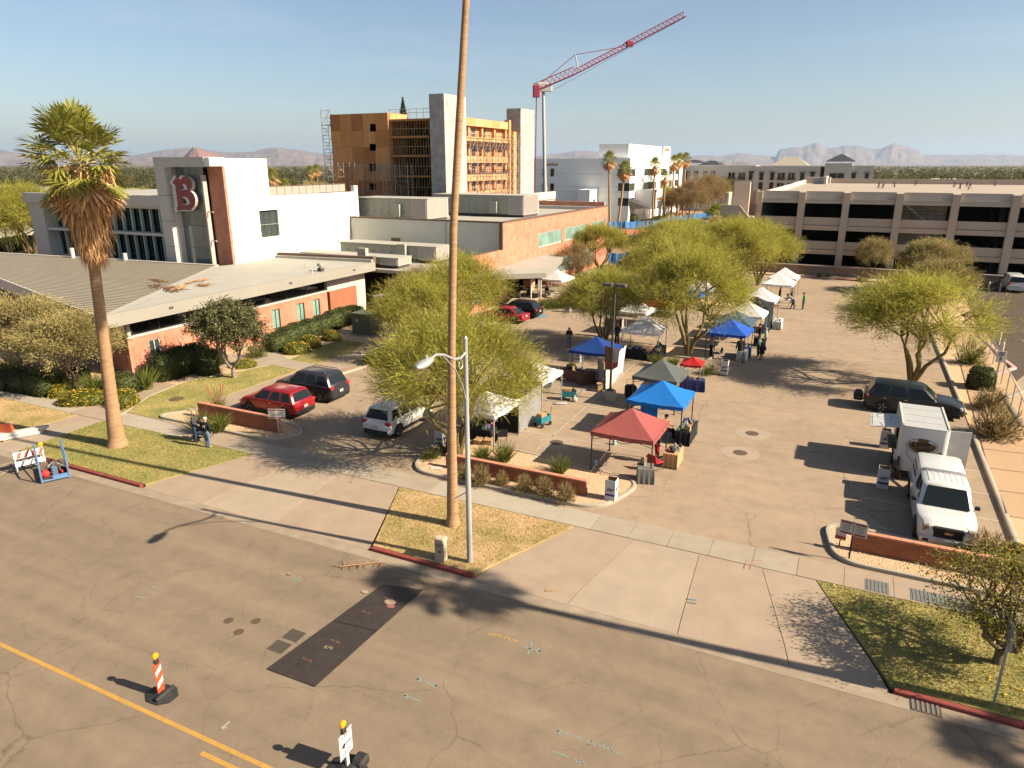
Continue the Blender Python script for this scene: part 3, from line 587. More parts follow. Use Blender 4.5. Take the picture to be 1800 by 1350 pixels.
t_ = thing('rooftop_unit', 'low silver rooftop air unit on the glass wing roof', 'air unit', (-65.5,56,11.2)); MB().bev((0,0,.75),(2.6,1.6,.9),.1).build('casing', M_hvt, t_); MB().box(-.9,.9,-.6,.6,-.02,.3).build('curb', M_dk, t_)
# ---------------- brick block in the middle
b = bth('brick_civic_building', 'long orange brick building with white-framed windows and an angled entrance canopy', 'building', (-34, 68, 0))
BS = -33.0; ops = []
for x0, x1, y0, y1, n in ((947,988,415,440,3),(994,1035,406,424,3),(1040,1064,398,412,2)):
    p, q = onS(x0, y0, BS), onS(x1, y0, BS); ops.append((p.y, q.y, 4.9, 6.6, n))
low = [(82.5,88.5,1.0,3.0,3),(90.5,96.5,1.0,3.0,3)]
PT(wall(wall(MB(), 'x', BS, -.4, 67.2, 102.4, 3.4, 8.4, [o[:4] for o in ops]), 'x', BS, -.4, 80.5, 102.4, 0, 3.4, [o[:4] for o in low]), 'brick_wall', M_brick, b)
for o in ops+low: window(b, 'x', BS, *o[:4], M_alw, M_glt, o[4], 1, .16, .12)
PT(MB().box(BS-.4,BS,57.6,67.2,3.4,5.65), 'brick_wall', M_brick, b); PT(wall(MB(), 'x', BS, -.4, 57.6, 67.0, 0, 3.4, [(60.3,66.4,.9,2.9)]), 'brick_wall', M_brick, b)
window(b, 'x', BS, 60.3, 66.4, .9, 2.9, M_alu, M_glt, 5, 1, .14, .07)
PT(MB().box(-53.4,BS-.4,68.3,68.6,4.0,8.3), 'grey_wall', M_greys, b); PT(MB().box(-40.6,-40.45,68.25,68.3,4.0,8.2), 'control_joint', M_panel, b)
PT(MB().box(-47.8,-46.6,68.24,68.3,5.4,6.2), 'louvre', M_brown, b)
PT(MB().box(-53.5,BS-.35,68.2,68.75,8.3,8.45).box(BS-.55,BS+.06,67.2,102.4,8.4,8.52), 'coping', M_brown, b)
PT(MB().box(BS-.36,BS+.03,67.1,67.3,5.7,8.4), 'corner_trim', M_brown, b)
PT(MB().box(-53.4,BS-.4,68.6,102.2,7.6,7.9), 'roof_deck', M_memb, b); PT(MB().box(-53.4,BS-.4,57.6,68.3,4.0,4.3), 'roof_deck', M_memb, b)
PT(MB().box(-53.4,BS-.4,101.9,102.4,0,9.0), 'rear_parapet', M_brickx, b); PT(MB().box(-53.4,BS-.4,100.9,101.9,7.9,8.35), 'parapet_curb', M_panel, b)
PT(MB().box(-53.4,-43.9,57.35,57.6,0,5.3).box(-53.9,-53.55,70.0,101.9,0,7.9), 'side_wall', M_brickx, b)
# entrance: pillars, doors, canopy
for y0_, y1_ in ((67.2,68.3),(74.6,75.8),(79.6,80.5)): PT(MB().box(-33.9,-33.0,y0_,y1_,0,3.4), 'pillar', M_brickx, b)
for k in range(5): q = PT(MB().box(-34.6,-34.5,68.4+k*1.24,68.48+k*1.24,.12,3.4), 'door_frame', M_alu, b); MB().box(-34.58,-34.54,68.48+k*1.24,69.64+k*1.24,.15,3.35).build('pane', M_gld, q)
for k in range(3): q = PT(MB().box(-34.6,-34.5,75.8+k*1.28,75.9+k*1.28,.12,3.4), 'window_frame', M_alu, b); MB().box(-34.58,-34.54,75.9+k*1.28,77.08+k*1.28,.15,3.35).build('pane', M_gl, q)
CAN = [(-33.02,58.0),(-31.6,60.3),(-30.5,62.8),(-27.2,65.3),(-30.4,78.5),(-33.02,80.3)]
PT(MB().prism(CAN, 3.35, 3.85), 'canopy', M_fascia, b); PT(MB().prism([(x*.985-.5 if x > -33 else x, y) for x, y in CAN], 3.85, 3.88), 'canopy_roof', M_memb, b)
for x, y in ((-30.3,70.6),(-30.9,69.9),(-28.6,67.2)): PT(MB().tube((x,y,.1),(x,y,3.4),.09,n=10), 'canopy_post', M_alw, b, smooth=40)
MB().box(-31.8,-29.9,66.0,67.0,ZL+.04,ZL+.06).build('red_door_mat', mat('red_mat',(.4,.06,.06)), label='red mat lying on the paving by the entrance doors', cat='mat')
for px, py in ((910,524),(930,519)):
    p = g(px, py); MB().lathe((p.x,p.y,ZL), [(.27,0),(.3,.05),(.3,.85),(.24,.95),(.1,1.0)], 14).build('litter_bin', M_dk, smooth=40, label='black cylindrical litter bin by the entrance, '+('beside the handrail' if px < 920 else 'beside the second pillar'), cat='bin', group='bins at the entrance')
hr = thing('handrail', 'silver steel handrail beside the entrance ramp', 'handrail', g(922,524)); p = g(922,524)
MB().tube((0,0,0),(0,0,.95),.025,n=6).tube((.9,2.3,0),(.9,2.3,1.05),.025,n=6).tube((0,0,.95),(.9,2.3,1.05),.025,n=6).tube((0,0,.5),(.9,2.3,.6),.02,n=6).build('rail', M_alu, hr)
# rooftop plant
def hvac(p, d, label, louv='e'):
    t = thing('rooftop_plant', label, 'air handler', p, group='rooftop air handlers'); L_, W_, H_ = d
    MB().box(.1,L_-.1,.1,W_-.1,-.05,.35).build('curb', M_dk, t)
    n = max(3, int(L_/1.3))
    for k in range(n): MB().box(k*(L_-2.2)/n+.01,(k+1)*(L_-2.2)/n-.01,.04,W_,.35,H_-.01).build('casing_panel', M_hvac, t)
    for k in range(1, n): MB().box(k*(L_-2.2)/n-.18,k*(L_-2.2)/n-.12,0,.04,.9,1.05).build('door_handle', M_dk, t)
    MB().box(L_-2.2,L_,-.1,W_+.1,.3,H_+.0).build('fan_section', M_hvt, t)
    for k in range(int(W_/.25)): MB().box(L_,L_+.05,k*.25+.02,k*.25+.14,.4,H_-.1).build('louvre', M_hvt, t)
    for k in range(7): MB().box(L_-2.1+k*.3,L_-1.95+k*.3,-.14,-.1,.4,H_-.1).build('louvre', M_hvt, t)
    MB().box(-.05,L_+.08,-.12,W_+.12,H_,H_+.08).build('lid', M_memb, t)
    MB().box(L_-4.6,L_-3.6,-.5,.02,.5,1.9).build('control_box', M_hvac, t)
hvac((-55.0,71.2,7.9), (10.4,4.6,2.5), 'large sage green air handler with louvred end on the grey roof beside the white wall')
hvac((-50.5,82.0,7.9), (13.2,4.6,2.6), 'second sage green air handler further back on the grey roof')
hvac((-51.3,63.4,4.3), (12.5,2.6,1.7), 'long low air handler on the lower roof in front of the grey wall')
hvac((-52.8,58.6,4.3), (12.5,2.2,1.0), 'flat cream air handler behind the brown parapet of the low wing')
dsh = thing('satellite_dish', 'small white satellite dish on the brick building roof edge', 'dish', (-46.5,100.2,7.9)); MB().lathe((0,0,1.5),[(.02,0),(.5,.1),(.62,.22)],14,X=Matrix.Rotation(.5,4,'X')).build('dish', M_alw, dsh); MB().tube((0,0,0),(0,-.6,1.3),.04).build('mast', M_dk, dsh)
v = thing('roof_vent', 'small silver turbine vent on the grey roof deck', 'vent', g(880,379,7.9)); MB().lathe((0,0,0),[(.2,0),(.2,.4),(.34,.5),(.3,.85),(.05,.95)],12).build('cowl', M_hvt, v, smooth=40)
# ================================================================== HOTEL UNDER CONSTRUCTION
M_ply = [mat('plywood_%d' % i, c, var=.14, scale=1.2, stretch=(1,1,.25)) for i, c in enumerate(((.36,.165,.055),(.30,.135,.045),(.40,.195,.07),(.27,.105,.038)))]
M_plys = [mat('sun_toned_plywood_%d' % i, c, var=.12, scale=1.2) for i, c in enumerate(((.82,.40,.17),(.74,.34,.13),(.90,.46,.21)))]  # sunny copy of the plywood: sunlight put into a brighter colour
M_stud = mat('timber_stud', (.50,.32,.14), var=.15); M_int = mat('unlit_interior', (.05,.035,.025), var=.2)  # interior walls coloured near black to stand for unlit rooms
M_cmu = brickmat('grey_block', (.36,.345,.325), (.32,.31,.29), (.27,.26,.25), .4, .2, 'xy', .5, .012)
M_tube = mat('scaffold_steel', (.42,.41,.40), rough=.45, metal=.5, var=.1); M_tan = mat('precast_tan', (.50,.40,.31), var=.05, scale=.6); M_tanp = mat('precast_pale', (.56,.50,.43), var=.04, scale=.6)
h = bth('hotel_under_construction', 'unfinished timber hotel clad in bare plywood with two grey block stair towers', 'building', (-63, 95, 0))
FT = 90.0
sl, sr = onT(580,200,FT).x, onT(681,200,FT).x; ztop = 21.4
wins = [(onT(650,0,FT).x, onT(661,0,FT).x)]
ops = []
for y0, y1 in ((218,231),(253,265),(288,301),(322,334)): p, q = onT(649,y0,FT), onT(661,y1,FT); ops.append((p.x, q.x, q.z, p.z))
cols = [sl+i*(sr-sl)/5 for i in range(6)]; rr = random.Random(4); zz = ztop
rows = []
while zz > .5: rows.append((max(0,zz-2.35), zz)); zz -= 2.36
for r0, r1 in rows:                                           # every plywood sheet its own piece
    j = rr.uniform(-.6,.6)
    cs = [sl]+[min(sr-.3,max(sl+.3,c+j)) for c in cols[1:-1]]+[sr]
    for a, b_ in zip(cs, cs[1:]):
        o = [q for q in ops if q[0] < b_ and q[1] > a and q[2] < r1 and q[3] > r0]
        mb = wall(MB(), 'y', FT+rr.uniform(-.015,.015), .12, a+.006, b_-.006, r0+.006, r1, [(max(a,q[0]), min(b_,q[1]), max(r0,q[2]), min(r1,q[3])) for q in o])
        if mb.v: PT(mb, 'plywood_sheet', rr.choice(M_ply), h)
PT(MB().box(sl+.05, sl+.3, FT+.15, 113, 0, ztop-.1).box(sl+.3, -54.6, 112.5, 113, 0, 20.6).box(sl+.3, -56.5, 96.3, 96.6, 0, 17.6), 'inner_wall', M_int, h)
PT(MB().box(sr-.12, sr+.02, FT+.15, 95.0, 0, ztop), 'side_sheathing', M_plys[0], h)
for k, zf in enumerate((6.6, 9.7, 12.75, 15.6, 18.2, 20.5)):
    PT(MB().box(sl+.2, -56.0, FT+.3, 112.5, zf-.28, zf), 'floor_deck', M_ply[1], h)
SR0, SR1 = sr+.1, -55.9
for k, (z0, z1) in enumerate(((4,6.3),(6.6,9.4),(9.7,12.45),(12.75,15.3),(15.6,17.9),(18.2,20.2))):
    mb = MB(); n = 14
    for i in range(n+1): x = SR0+(SR1-SR0)*i/n; mb.box(x-.03, x+.03, 90.9, 91.05, z0, z1)
    mb.box(SR0, SR1, 90.88, 91.07, z1-.02, z1+.28).box(SR0, SR1, 90.9, 91.05, (z0+z1)/2-.05, (z0+z1)/2+.05)
    for i in (2,7,11): mb.bar((SR0+(SR1-SR0)*i/n, 91, z0), (SR0+(SR1-SR0)*(i+2)/n, 91, z1), .05)
    PT(mb, 'stud_wall', M_stud, h)
PT(MB().box(SR1, -54.25, 91.2, 91.4, 0, 20.0), 'dark_sheathing', M_ply[3], h)
# sunlit facade: recessed window wall, projecting balcony bands
FS = -54.4; ops = []
zr = [onS(832,y,FS).z for y in (233.7,265.5,297.5,328.7)]; tr = [onS(x,300,FS).y for x in (833,851,869,886)]
for z in zr:
    for t in tr: ops.append((t-.65, t+.65, z-.95, z+.85))
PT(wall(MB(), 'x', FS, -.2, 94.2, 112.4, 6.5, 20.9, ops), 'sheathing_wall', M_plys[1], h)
for o in ops: window(h, 'x', FS, *o, M_alw, M_gld, 2, 2, .14, .07)
for z in zr+[zr[-1]-2.6]:
    ts = [94.3+i*(111.2-94.3)/6 for i in range(7)]
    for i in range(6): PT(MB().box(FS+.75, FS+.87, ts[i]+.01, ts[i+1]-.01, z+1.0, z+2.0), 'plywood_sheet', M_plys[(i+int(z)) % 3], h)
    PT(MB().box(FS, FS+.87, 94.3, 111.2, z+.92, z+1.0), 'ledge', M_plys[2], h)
for t in (94.3, 98.5, 102.8, 107.1, 111.2): PT(MB().box(FS, FS+.5, t-.25, t+.25, 6.5, 20.6), 'pier', M_plys[0], h)
PT(MB().box(FS, FS+.9, 111.6, 112.3, 6.5, 21.3).box(FS, FS+1.4, 112.3, 113.4, 6.5, 19.5), 'corner_pier', M_plys[0], h)
PT(MB().box(-54.3,-51.95,88.0,94.1,0,23.4), 'stair_tower', M_cmu, h); PT(MB().box(-54.9,-52.3,113.5,119.2,0,23.2), 'stair_tower', M_cmu, h)
PT(MB().box(-54.3,-50,96,124,8.3,8.9).box(-50.4,-50,96,124,8.9,9.6), 'podium_slab', M_tanp, h)
for t in (97,104,111,118,123.6): PT(MB().box(-50.7,-50.1,t-.3,t+.3,0,8.3), 'podium_column', M_tanp, h)
PT(MB().box(-50.6,-50.2,118.5,124,0,8.3), 'podium_wall', M_tanp, h)
for a, b_ in (((-61,90.2,21.4),(-54.5,90.2,21.4)),):
    mb = MB()
    for i in range(8): x = -62.5+i*1.15; mb.tube((x,90.4,20.4),(x,90.4,21.9),.03,n=4)
    mb.tube((-62.5,90.4,21.8),(-54.4,90.4,21.8),.03,n=4).tube((-62.5,90.4,21.3),(-54.4,90.4,21.3),.03,n=4); PT(mb, 'guard_rail', M_stud, h)
for x in (-56.1,-55.6,-55.0): PT(MB().tube((x,92,20.3),(x,92,23.1),.07,n=6), 'rebar_post', M_dk, h)
# scaffolds
def scaffold(label, p0, ux, n, zs, depth=1.2, lift=2.0, w=2.1):
    t = thing('scaffold', label, 'scaffold', p0, group='scaffolds on the hotel'); U = Vector(ux); V = Vector((-U.y, U.x, 0))*depth
    for i in range(n+1):
        mb = MB()
        for o in (Vector(), V): mb.tube(U*(i*w)+o, U*(i*w)+o+Vector((0,0,zs)), .045, n=4)
        for k in range(int(zs/1.0)): mb.tube(U*(i*w)+Vector((0,0,1.0*k+.5)), U*(i*w)+V+Vector((0,0,1.0*k+.5)), .035, n=4)
        mb.build('frame', M_tube, t)
    for i in range(n):
        mb = MB()
        for k in range(int(zs/lift)):
            a, b_ = U*(i*w), U*((i+1)*w); z = k*lift
            mb.tube(a+Vector((0,0,z)), b_+Vector((0,0,z+lift)), .03, n=3).tube(a+Vector((0,0,z+lift)), b_+Vector((0,0,z)), .03, n=3).tube(a+Vector((0,0,z+lift)), b_+Vector((0,0,z+lift)), .035, n=3).tube(a+Vector((0,0,z+lift*.5)), b_+Vector((0,0,z+lift*.5)), .03, n=3)
        mb.build('brace', M_tube, t)
        mb = MB()
        for k in range(1, int(zs/lift/2)+1): mb.box(0, w, 0, depth, k*lift*2-.03, k*lift*2+.03, X=Matrix.Translation(U*(i*w)) @ Matrix.Rotation(math.atan2(U.y,U.x),4,'Z'))
        if mb.v: mb.build('deck', M_stud, t)
scaffold('slim steel scaffold tower at the far west corner of the plywood wall', (sl-1.9,FT+.2,0), (1,0,0), 1, 22.4, 1.5, 2.0, 1.7)
scaffold('long low steel scaffold standing before the plywood wall', (sl+.6,FT-2.3,0), (1,0,0), 5, 14.6)
scaffold('short steel scaffold before the open stud frame', (sr+.3,FT-2.3,0), (1,0,0), 2, 14.4)
scaffold('long steel scaffold across the sunlit balconies', (FS+2.6,95.0,6), (0,1,0), 8, 13.0)
M_xg = mat('dark_artificial_needles', (.02,.055,.022), var=.4, scale=2, island=.4)
xt = thing('christmas_tree', 'tall dark conical Christmas tree rising behind the hotel roof', 'tree', (onT(709,203,100).x, 100, 20.3)); mb = MB(); r_ = random.Random(2)
for k in range(900):
    u = r_.random()**.8; a = r_.uniform(0,6.28); R_ = 1.05*(1-u)+.03; z = u*4.0; p = Vector((R_*math.cos(a), R_*math.sin(a), z)); d = Vector((math.cos(a),math.sin(a),-.35))*.3; q = Vector((-math.sin(a),math.cos(a),0))*.09
    mb.tri(p-d*.6-q, p-d*.6+q, p+d*.6)
mb.build('crown', M_xg, xt); MB().lathe((0,0,0),[(.85,.1),(.4,2),(.05,3.9)],10).build('trunk', mat('dark_core',(.012,.03,.015)), xt); MB().ball((0,0,4.1),.12).build('star', M_yel, xt)
# ================================================================== CRANE
M_cred = mat('crane_red', (.34,.05,.09), var=.1, rough=.5); M_cwh = mat('crane_grey', (.52,.51,.47), var=.06, rough=.5)
D = 145.0; cb = atD(957,392,D); cb.z = 0; top = atD(954,160,D)
cr = thing('tower_crane', 'red lattice crane on a slim pale mast behind the hotel', 'crane', cb)
L = lambda px, py: atD(px,py,D)-cb
ma = L(955,392); ma = Vector((0,0,0)); mt = L(955,158)
MB().path([ma, (0,0,10), (0,0,10.01), mt], [.5,.46,.36,.28], 10).build('mast', M_cwh, cr, smooth=40)
MB().path([L(943,168), L(940,385)], [.1,.1], 6).build('hoist_pipe', M_cred, cr)
def truss(a, b_, w, n, name):
    mb = MB(); a, b_ = Vector(a), Vector(b_); d = (b_-a).normalized(); sd_ = Vector((math.sin(YAW),-0.0,0)); sd_ = d.cross(Vector((0,0,1))).normalized(); up_ = sd_.cross(d).normalized()
    c = [lambda u: a.lerp(b_,u)+up_*w*1.0, lambda u: a.lerp(b_,u)+sd_*w*.6, lambda u: a.lerp(b_,u)-sd_*w*.6]
    for f_ in c: mb.tube(f_(0), f_(1), .08, n=4)
    for i in range(n):
        u0, u1 = i/n, (i+1)/n
        for p, q in ((0,1),(0,2),(1,2)): mb.tube(c[p](u0), c[q]((u0+u1)/2), .045, n=3).tube(c[q]((u0+u1)/2), c[p](u1), .045, n=3)
    return mb.build(name, M_cred, cr)
truss(L(942,160), L(1012,130), 1.3, 9, 'jib_section'); truss(L(1012,130), L(1105,82), .8, 14, 'jib_section'); truss(L(1102,83), L(1205,29), .9, 14, 'jib_section')
MB().bev(L(957,153), (3.0,1.2,1.6), .2, rz=YAW).build('counter_box', M_cwh, cr); MB().bev(L(943,160), (1.4,1.6,2.2), .2, rz=YAW).build('slew_head', M_cred, cr)
MB().tube(L(1017,125), L(1011,96), .13, n=5).build('king_post', M_cwh, cr); MB().bev(L(1107,77), (1.4,1.0,1.0), .2, rz=YAW).build('trolley', M_cred, cr)
for a_, b_ in (((948,149),(1011,96)),((1011,96),(1096,82)),((1205,30),(975,157))): MB().tube(L(*a_), L(*b_), .06 if a_[0] != 1205 else .03, n=4).build('stay_cable', M_cred if a_[0] != 1205 else M_dk, cr)
# ================================================================== WHITE OFFICE BLOCK
TT = 177.0; w = bth('white_office_block', 'white four-storey office block with dark ribbon windows and rooftop boxes', 'building', (-62, 190, 0))
sL, sR = -78.0, -51.6; M_wof = mat('white_block_paint', (.74,.73,.69), var=.03, scale=.3)
PT(MB().box(sL,sR,TT,236,0,15.8), 'body', M_wof, w); PT(MB().box(-60.5,sR-1.2,179,212,15.8,19.2), 'penthouse', M_wof, w); PT(MB().box(sR-3.6,sR-1.0,214,222,15.8,19.4), 'sign_box', M_wof, w)
PT(MB().box(sL+.05,sR-.1,TT+.1,235,15.75,15.95), 'parapet_top', M_wof, w)
p = onT(1048,352,TT-5); PT(MB().box(onT(1018,350,TT-5).x,onT(1039,350,TT-5).x,TT-6,TT-.02,0,onT(1020,333,TT-5).z), 'stair_box', M_wof, w)
M_ornl = mat('orange_lettering', (.65,.27,.05), var=.1)
for i in range(8): q = onT(957+i*3.1,289,TT); PT(MB().box(q.x,q.x+.3,TT-.12,TT-.02,q.z-.3,q.z+(.3 if i % 3 else .15)), 'sign_letter', M_ornl, w)
for i in range(6): q = onS(1157+i*1.9,258,sR-1.0); PT(MB().box(sR-1.0,sR-.9,214.8+i*1.05,215.5+i*1.05,18.1,18.9), 'sign_letter', M_ornl, w)
for zc in (onT(960,303,TT).z, onT(960,329,TT).z):
    for px in (957,971): q = onT(px,303,TT).x; window(w, 'y', TT, q-.55, q+.55, zc-1, zc+1, M_alw, M_gld, 1, 1, -.03, .08, -1)
for y0, y1 in ((297,310),(322,336),(348,362)):
    q, r_ = onT(1087,y0,TT), onT(1104,y1,TT); window(w, 'y', TT, q.x, sR-.05, r_.z, q.z, M_alu, M_gl, 3, 1, -.03, .08, -1)
    window(w, 'x', sR, TT+.05, 181.5, r_.z, q.z, M_alu, M_gl, 3, 1, -.03, .08, 1)
    for t0, t1 in ((190,203),(208,214),(218,222),(226,230)): window(w, 'x', sR, t0, t1, r_.z, q.z, M_alu, M_gl, 4 if t1-t0 > 8 else 2, 1, -.03, .08, 1)
for z in (4.1,7.6,8.9,12.0): PT(MB().box(sL,sR,TT-.012,TT,z,z+.05), 'score_line', M_hvt, w)
en = [(sR+.02,182.5),(sR+5.5,184),(sR+5.5,186),(sR+.02,186)]
PT(MB().box(sR,sR+5.2,182.5,183.2,3.4,8.2).box(sR+4.6,sR+5.2,182.5,190,3.4,8.2).box(sR+4.6,sR+5.2,182.5,183.5,0,3.4).box(sR+4.6,sR+5.2,189,190,0,3.4), 'entrance_portal', M_wof, w)
PT(MB().prism([(sR,177.5),(sR+3.6,179.4),(sR+3.6,182.4),(sR,182.4)], [3.9]*4, [5.6,4.2,4.2,5.6]), 'entrance_roof', M_dk, w)
for i in range(7): PT(MB().box(sR+5.2,sR+5.3,184.2+i*.65,184.65+i*.65,5.6,6.2), 'sign_letter', M_ornl, w)
# ================================================================== GREY APARTMENT HOTEL BEYOND THE GARAGE
T2 = 238.0; w = bth('grey_apartment_block', 'long pale grey apartment block with pyramid roofs and balconies', 'building', (0, T2, 0)); M_gst = mat('grey_render', (.40,.39,.35), var=.04, scale=.3); M_tile = mat('dark_tile_roof', (.055,.055,.065), var=.2, scale=2); M_tanr = mat('tan_tile_roof', (.42,.36,.27), var=.1, scale=2)
X_ = lambda px: onT(px, 300, T2).x; Zq = lambda py, px=1400: onT(px, py, T2).z
PT(MB().box(X_(1192),X_(1326),T2+2,T2+14,0,Zq(291)), 'wing', M_gst, w); PT(MB().box(X_(1326),X_(1442),T2+.5,T2+14,0,Zq(292)), 'wing', M_gst, w); PT(MB().box(X_(1449),X_(1497),T2,T2+14,0,Zq(287)), 'bay', M_gst, w); PT(MB().box(X_(1497),X_(1536),T2+.6,T2+14,0,Zq(291)), 'wing', M_gst, w); PT(MB().box(X_(1442),X_(1449),T2+3,T2+14,0,Zq(293)), 'recess', M_brown, w)
def hip(x0, x1, y0, y1, z0, zr_, ridge, m, nm='roof'):
    cx_ = (x0+x1)/2; cy_ = (y0+y1)/2; vs = [(x0,y0,z0),(x1,y0,z0),(x1,y1,z0),(x0,y1,z0),(cx_-ridge,cy_,zr_),(cx_+ridge,cy_,zr_)]
    PT(MB().add(vs, [(0,1,5,4),(1,2,5),(2,3,4,5),(3,0,4),(3,2,1,0)]), nm, m, w)
hip(X_(1448),X_(1503),T2-.6,T2+10,Zq(284),Zq(271),.4,M_tile); hip(X_(1352),X_(1418),T2+3,T2+14,Zq(290.5),Zq(276),2,M_tanr); hip(X_(1190),X_(1230),T2+4,T2+14,Zq(286),Zq(280),1,M_tile); hip(X_(1222),X_(1262),T2+4,T2+14,Zq(290),Zq(281.5),1,M_tile)
for px, ww, typ in ((1196,3,'t'),(1207,6,'t'),(1222,6,'t'),(1238,6,'t'),(1252,6,'t'),(1285,13,'b'),(1303,13,'b'),(1319,6,'t'),(1339,7,'t'),(1358,7,'t'),(1374,14,'b'),(1392,13,'b'),(1411,7,'t'),(1429,7,'t'),(1472,27,'b'),(1502,7,'t'),(1525,7,'t')):
    tf = T2+2 if px < 1326 else (T2+.5 if px < 1442 else (T2 if px < 1498 else T2+.6))
    for y0, y1 in ((303,317),(321,334)):
        window(w, 'y', tf, X_(px-ww/2), X_(px+ww/2), Zq(y1), Zq(y0), M_alu if typ == 't' else M_gst, M_gld, 2 if ww > 8 else 1, 1 if typ == 'b' else 2, -.03, .14, -1)
        if typ == 't' and y0 == 303: PT(MB().prism([(X_(px-ww/2)-.2,tf-.9),(X_(px+ww/2)+.2,tf-.9),(X_(px+ww/2)+.2,tf),(X_(px-ww/2)-.2,tf)], Zq(304), [Zq(303.4),Zq(303.4),Zq(301.5),Zq(301.5)]), 'awning', M_tile, w)
        if typ == 'b': PT(MB().box(X_(px-ww/2),X_(px+ww/2),tf-.25,tf-.15,Zq(y1),Zq(y1-5)), 'balcony_rail', M_alu, w)
# ================================================================== CAR PARK BUILDING
GT = 104.0; w = bth('parking_garage', 'tan precast concrete parking garage with dark open decks', 'garage', (10, GT, 0))
CS = [-12.0,-6.55,-1.15,4.95,11.1,17.3,23.6,30,36.4,43]
for i, c in enumerate(CS): PT(MB().box(c-.42,c+.42,GT-.35,GT+.5,0,10.75), 'column', M_tan, w)
for c0_, c1_ in zip(CS, CS[1:]):
    a, b_ = c0_+.42, c1_-.42
    for z0, z1, m, y0 in ((10.0,10.9,M_tanp,GT+.15),(9.35,9.78,M_tanp,GT),(6.55,7.55,M_tan,GT+.1),(5.9,6.5,M_tan,GT-.05),(3.4,4.45,M_tan,GT+.1),(2.75,3.35,M_tan,GT-.05),(.0,1.3,M_tan,GT+.1)):
        PT(MB().box(a,b_,y0,GT+.4,z0,z1), 'spandrel_panel', m, w)
    PT(MB().box(a,b_,GT-.12,GT+.4,9.8,9.99), 'ledge', M_tanp, w)
M_deck = mat('garage_deck', (.52,.43,.33), var=.12, scale=.35, col2=(.42,.34,.26)); M_gdk = mat('garage_inside_shade', (.12,.10,.085), var=.1)  # inside concrete toned dark: the shade between decks is in its colour
PT(MB().box(-12,42.9,GT+.45,200,9.5,9.85), 'roof_deck', M_deck, w)
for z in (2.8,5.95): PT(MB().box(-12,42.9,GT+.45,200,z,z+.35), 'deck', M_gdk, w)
PT(MB().box(-12,42.9,124,124.4,0,9.5), 'light_stop_wall', M_gdk, w)  # dark wall added inside to stop light passing through the decks
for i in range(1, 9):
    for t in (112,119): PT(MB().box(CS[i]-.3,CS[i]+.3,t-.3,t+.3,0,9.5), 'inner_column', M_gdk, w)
PT(MB().box(-12.3,-11.9,GT+.5,160,0,10.6).box(-12.3,-11.9,160,200,0,10.7), 'west_wall', M_tanp, w); PT(MB().box(-12,43,199.6,200,9.85,11.0).box(42.95,43.35,GT+.55,200,0,10.8), 'rear_parapet', M_tan, w)
PT(MB().box(-12,-6.4,196,199,9.85,11.3).box(-7.6,-7.0,188,199.6,9.85,11.6), 'ramp_wall', M_tanp, w)
# stair in the fourth bay
mb = MB()
for k in range(9): mb.box(5.9+k*.28, 6.2+k*.28, GT+1.2, GT+2.4, 9.2-k*.22-.25, 9.2-k*.22)
PT(mb, 'stair', M_tanp, w); PT(MB().box(5.4,10.6,GT+3.2,GT+3.4,3.2,9.4), 'stair_back', M_tan, w); mb = MB()
for zz in (8.2,8.6): mb.tube((5.6,GT+.8,zz),(10.5,GT+.8,zz),.03,n=4)
for k in range(6): mb.tube((5.7+k*.9,GT+.8,7.6),(5.7+k*.9,GT+.8,8.6),.03,n=4)
PT(mb, 'stair_rail', M_alu, w)
# west stair tower
PT(MB().box(-15.25,-13.15,102.6,103.1,6.9,12.0), 'stair_fin', mat('salmon_tan', (.58,.43,.32), var=.05), w)
def yprism(poly, y0, y1): n = len(poly); return MB().add([(x,y0,z) for x,z in poly]+[(x,y1,z) for x,z in poly], [tuple(range(n)), tuple(range(n,2*n))[::-1]]+[((i+1)%n,i,n+i,n+(i+1)%n) for i in range(n)])
PT(yprism([(-16.7,7.55),(-14.4,7.55),(-12.4,5.5),(-12.4,6.9),(-14.2,9.0),(-16.7,9.0)], 101.9, 102.25), 'stair_wall', M_tan, w)
PT(MB().box(-16.3,-12.4,102.3,106,7.3,7.55).box(-16.4,-15.9,102.3,106,0,10.6).box(-15.4,-12.4,105.6,106,0,11).box(-14.5,-14.2,102.3,106,0,7.3), 'stair_core', M_tan, w)
mb = MB()
for k in range(9): mb.box(-13.0+k*.11,-12.95+k*.11,102.7,102.75,7.6,9.2)
PT(mb, 'stair_railing', M_alu, w)
for i, (px, py) in enumerate(((1544,331),(1551,331),(1571,329),(1609,326),(1677,329),(1686,332),(1698,329),(1703,333),(1749,327))):
    p = g(px, py, 9.85); mb = MB(); r_ = random.Random(i)
    for k in range(6): mb.tube((r_.uniform(-.3,.3),r_.uniform(-.3,.3),-.02),(r_.uniform(-.3,.3),r_.uniform(-.3,.3),r_.uniform(.8,1.3)),.04,n=3)
    mb.build('rebar_cluster', mat('rusty_rebar',(.22,.12,.07)), loc=p, label='cluster of rusty rebar stubs sticking out of the garage roof', cat='rebar', group='rebar clusters on the garage roof')
# block wall before the garage
M_blk = brickmat('tan_block', (.36,.29,.225), (.33,.265,.2), (.22,.175,.135), .41, .2, 'x', 0, .016)
w = bth('block_wall', 'long tan concrete block wall below the garage', 'wall', (5, 101.8, 0)); PT(MB().box(-24,48,101.7,101.9,0,1.42), 'wall', M_blk, w); PT(MB().box(-24,48,101.66,101.94,1.42,1.5), 'coping', M_tan, w)
w = bth('construction_screen', 'brown fabric screen fence at the back of the car park', 'fence', (-20, 104, 0))
for i in range(8): a = onT(1055+i*8,0,104).x if 0 else -26+i*1.6; PT(MB().box(a,a+1.55,101.2,101.25,.1,2.0), 'screen_panel', mat('brown_screen',(.17,.125,.10),var=.15), w)
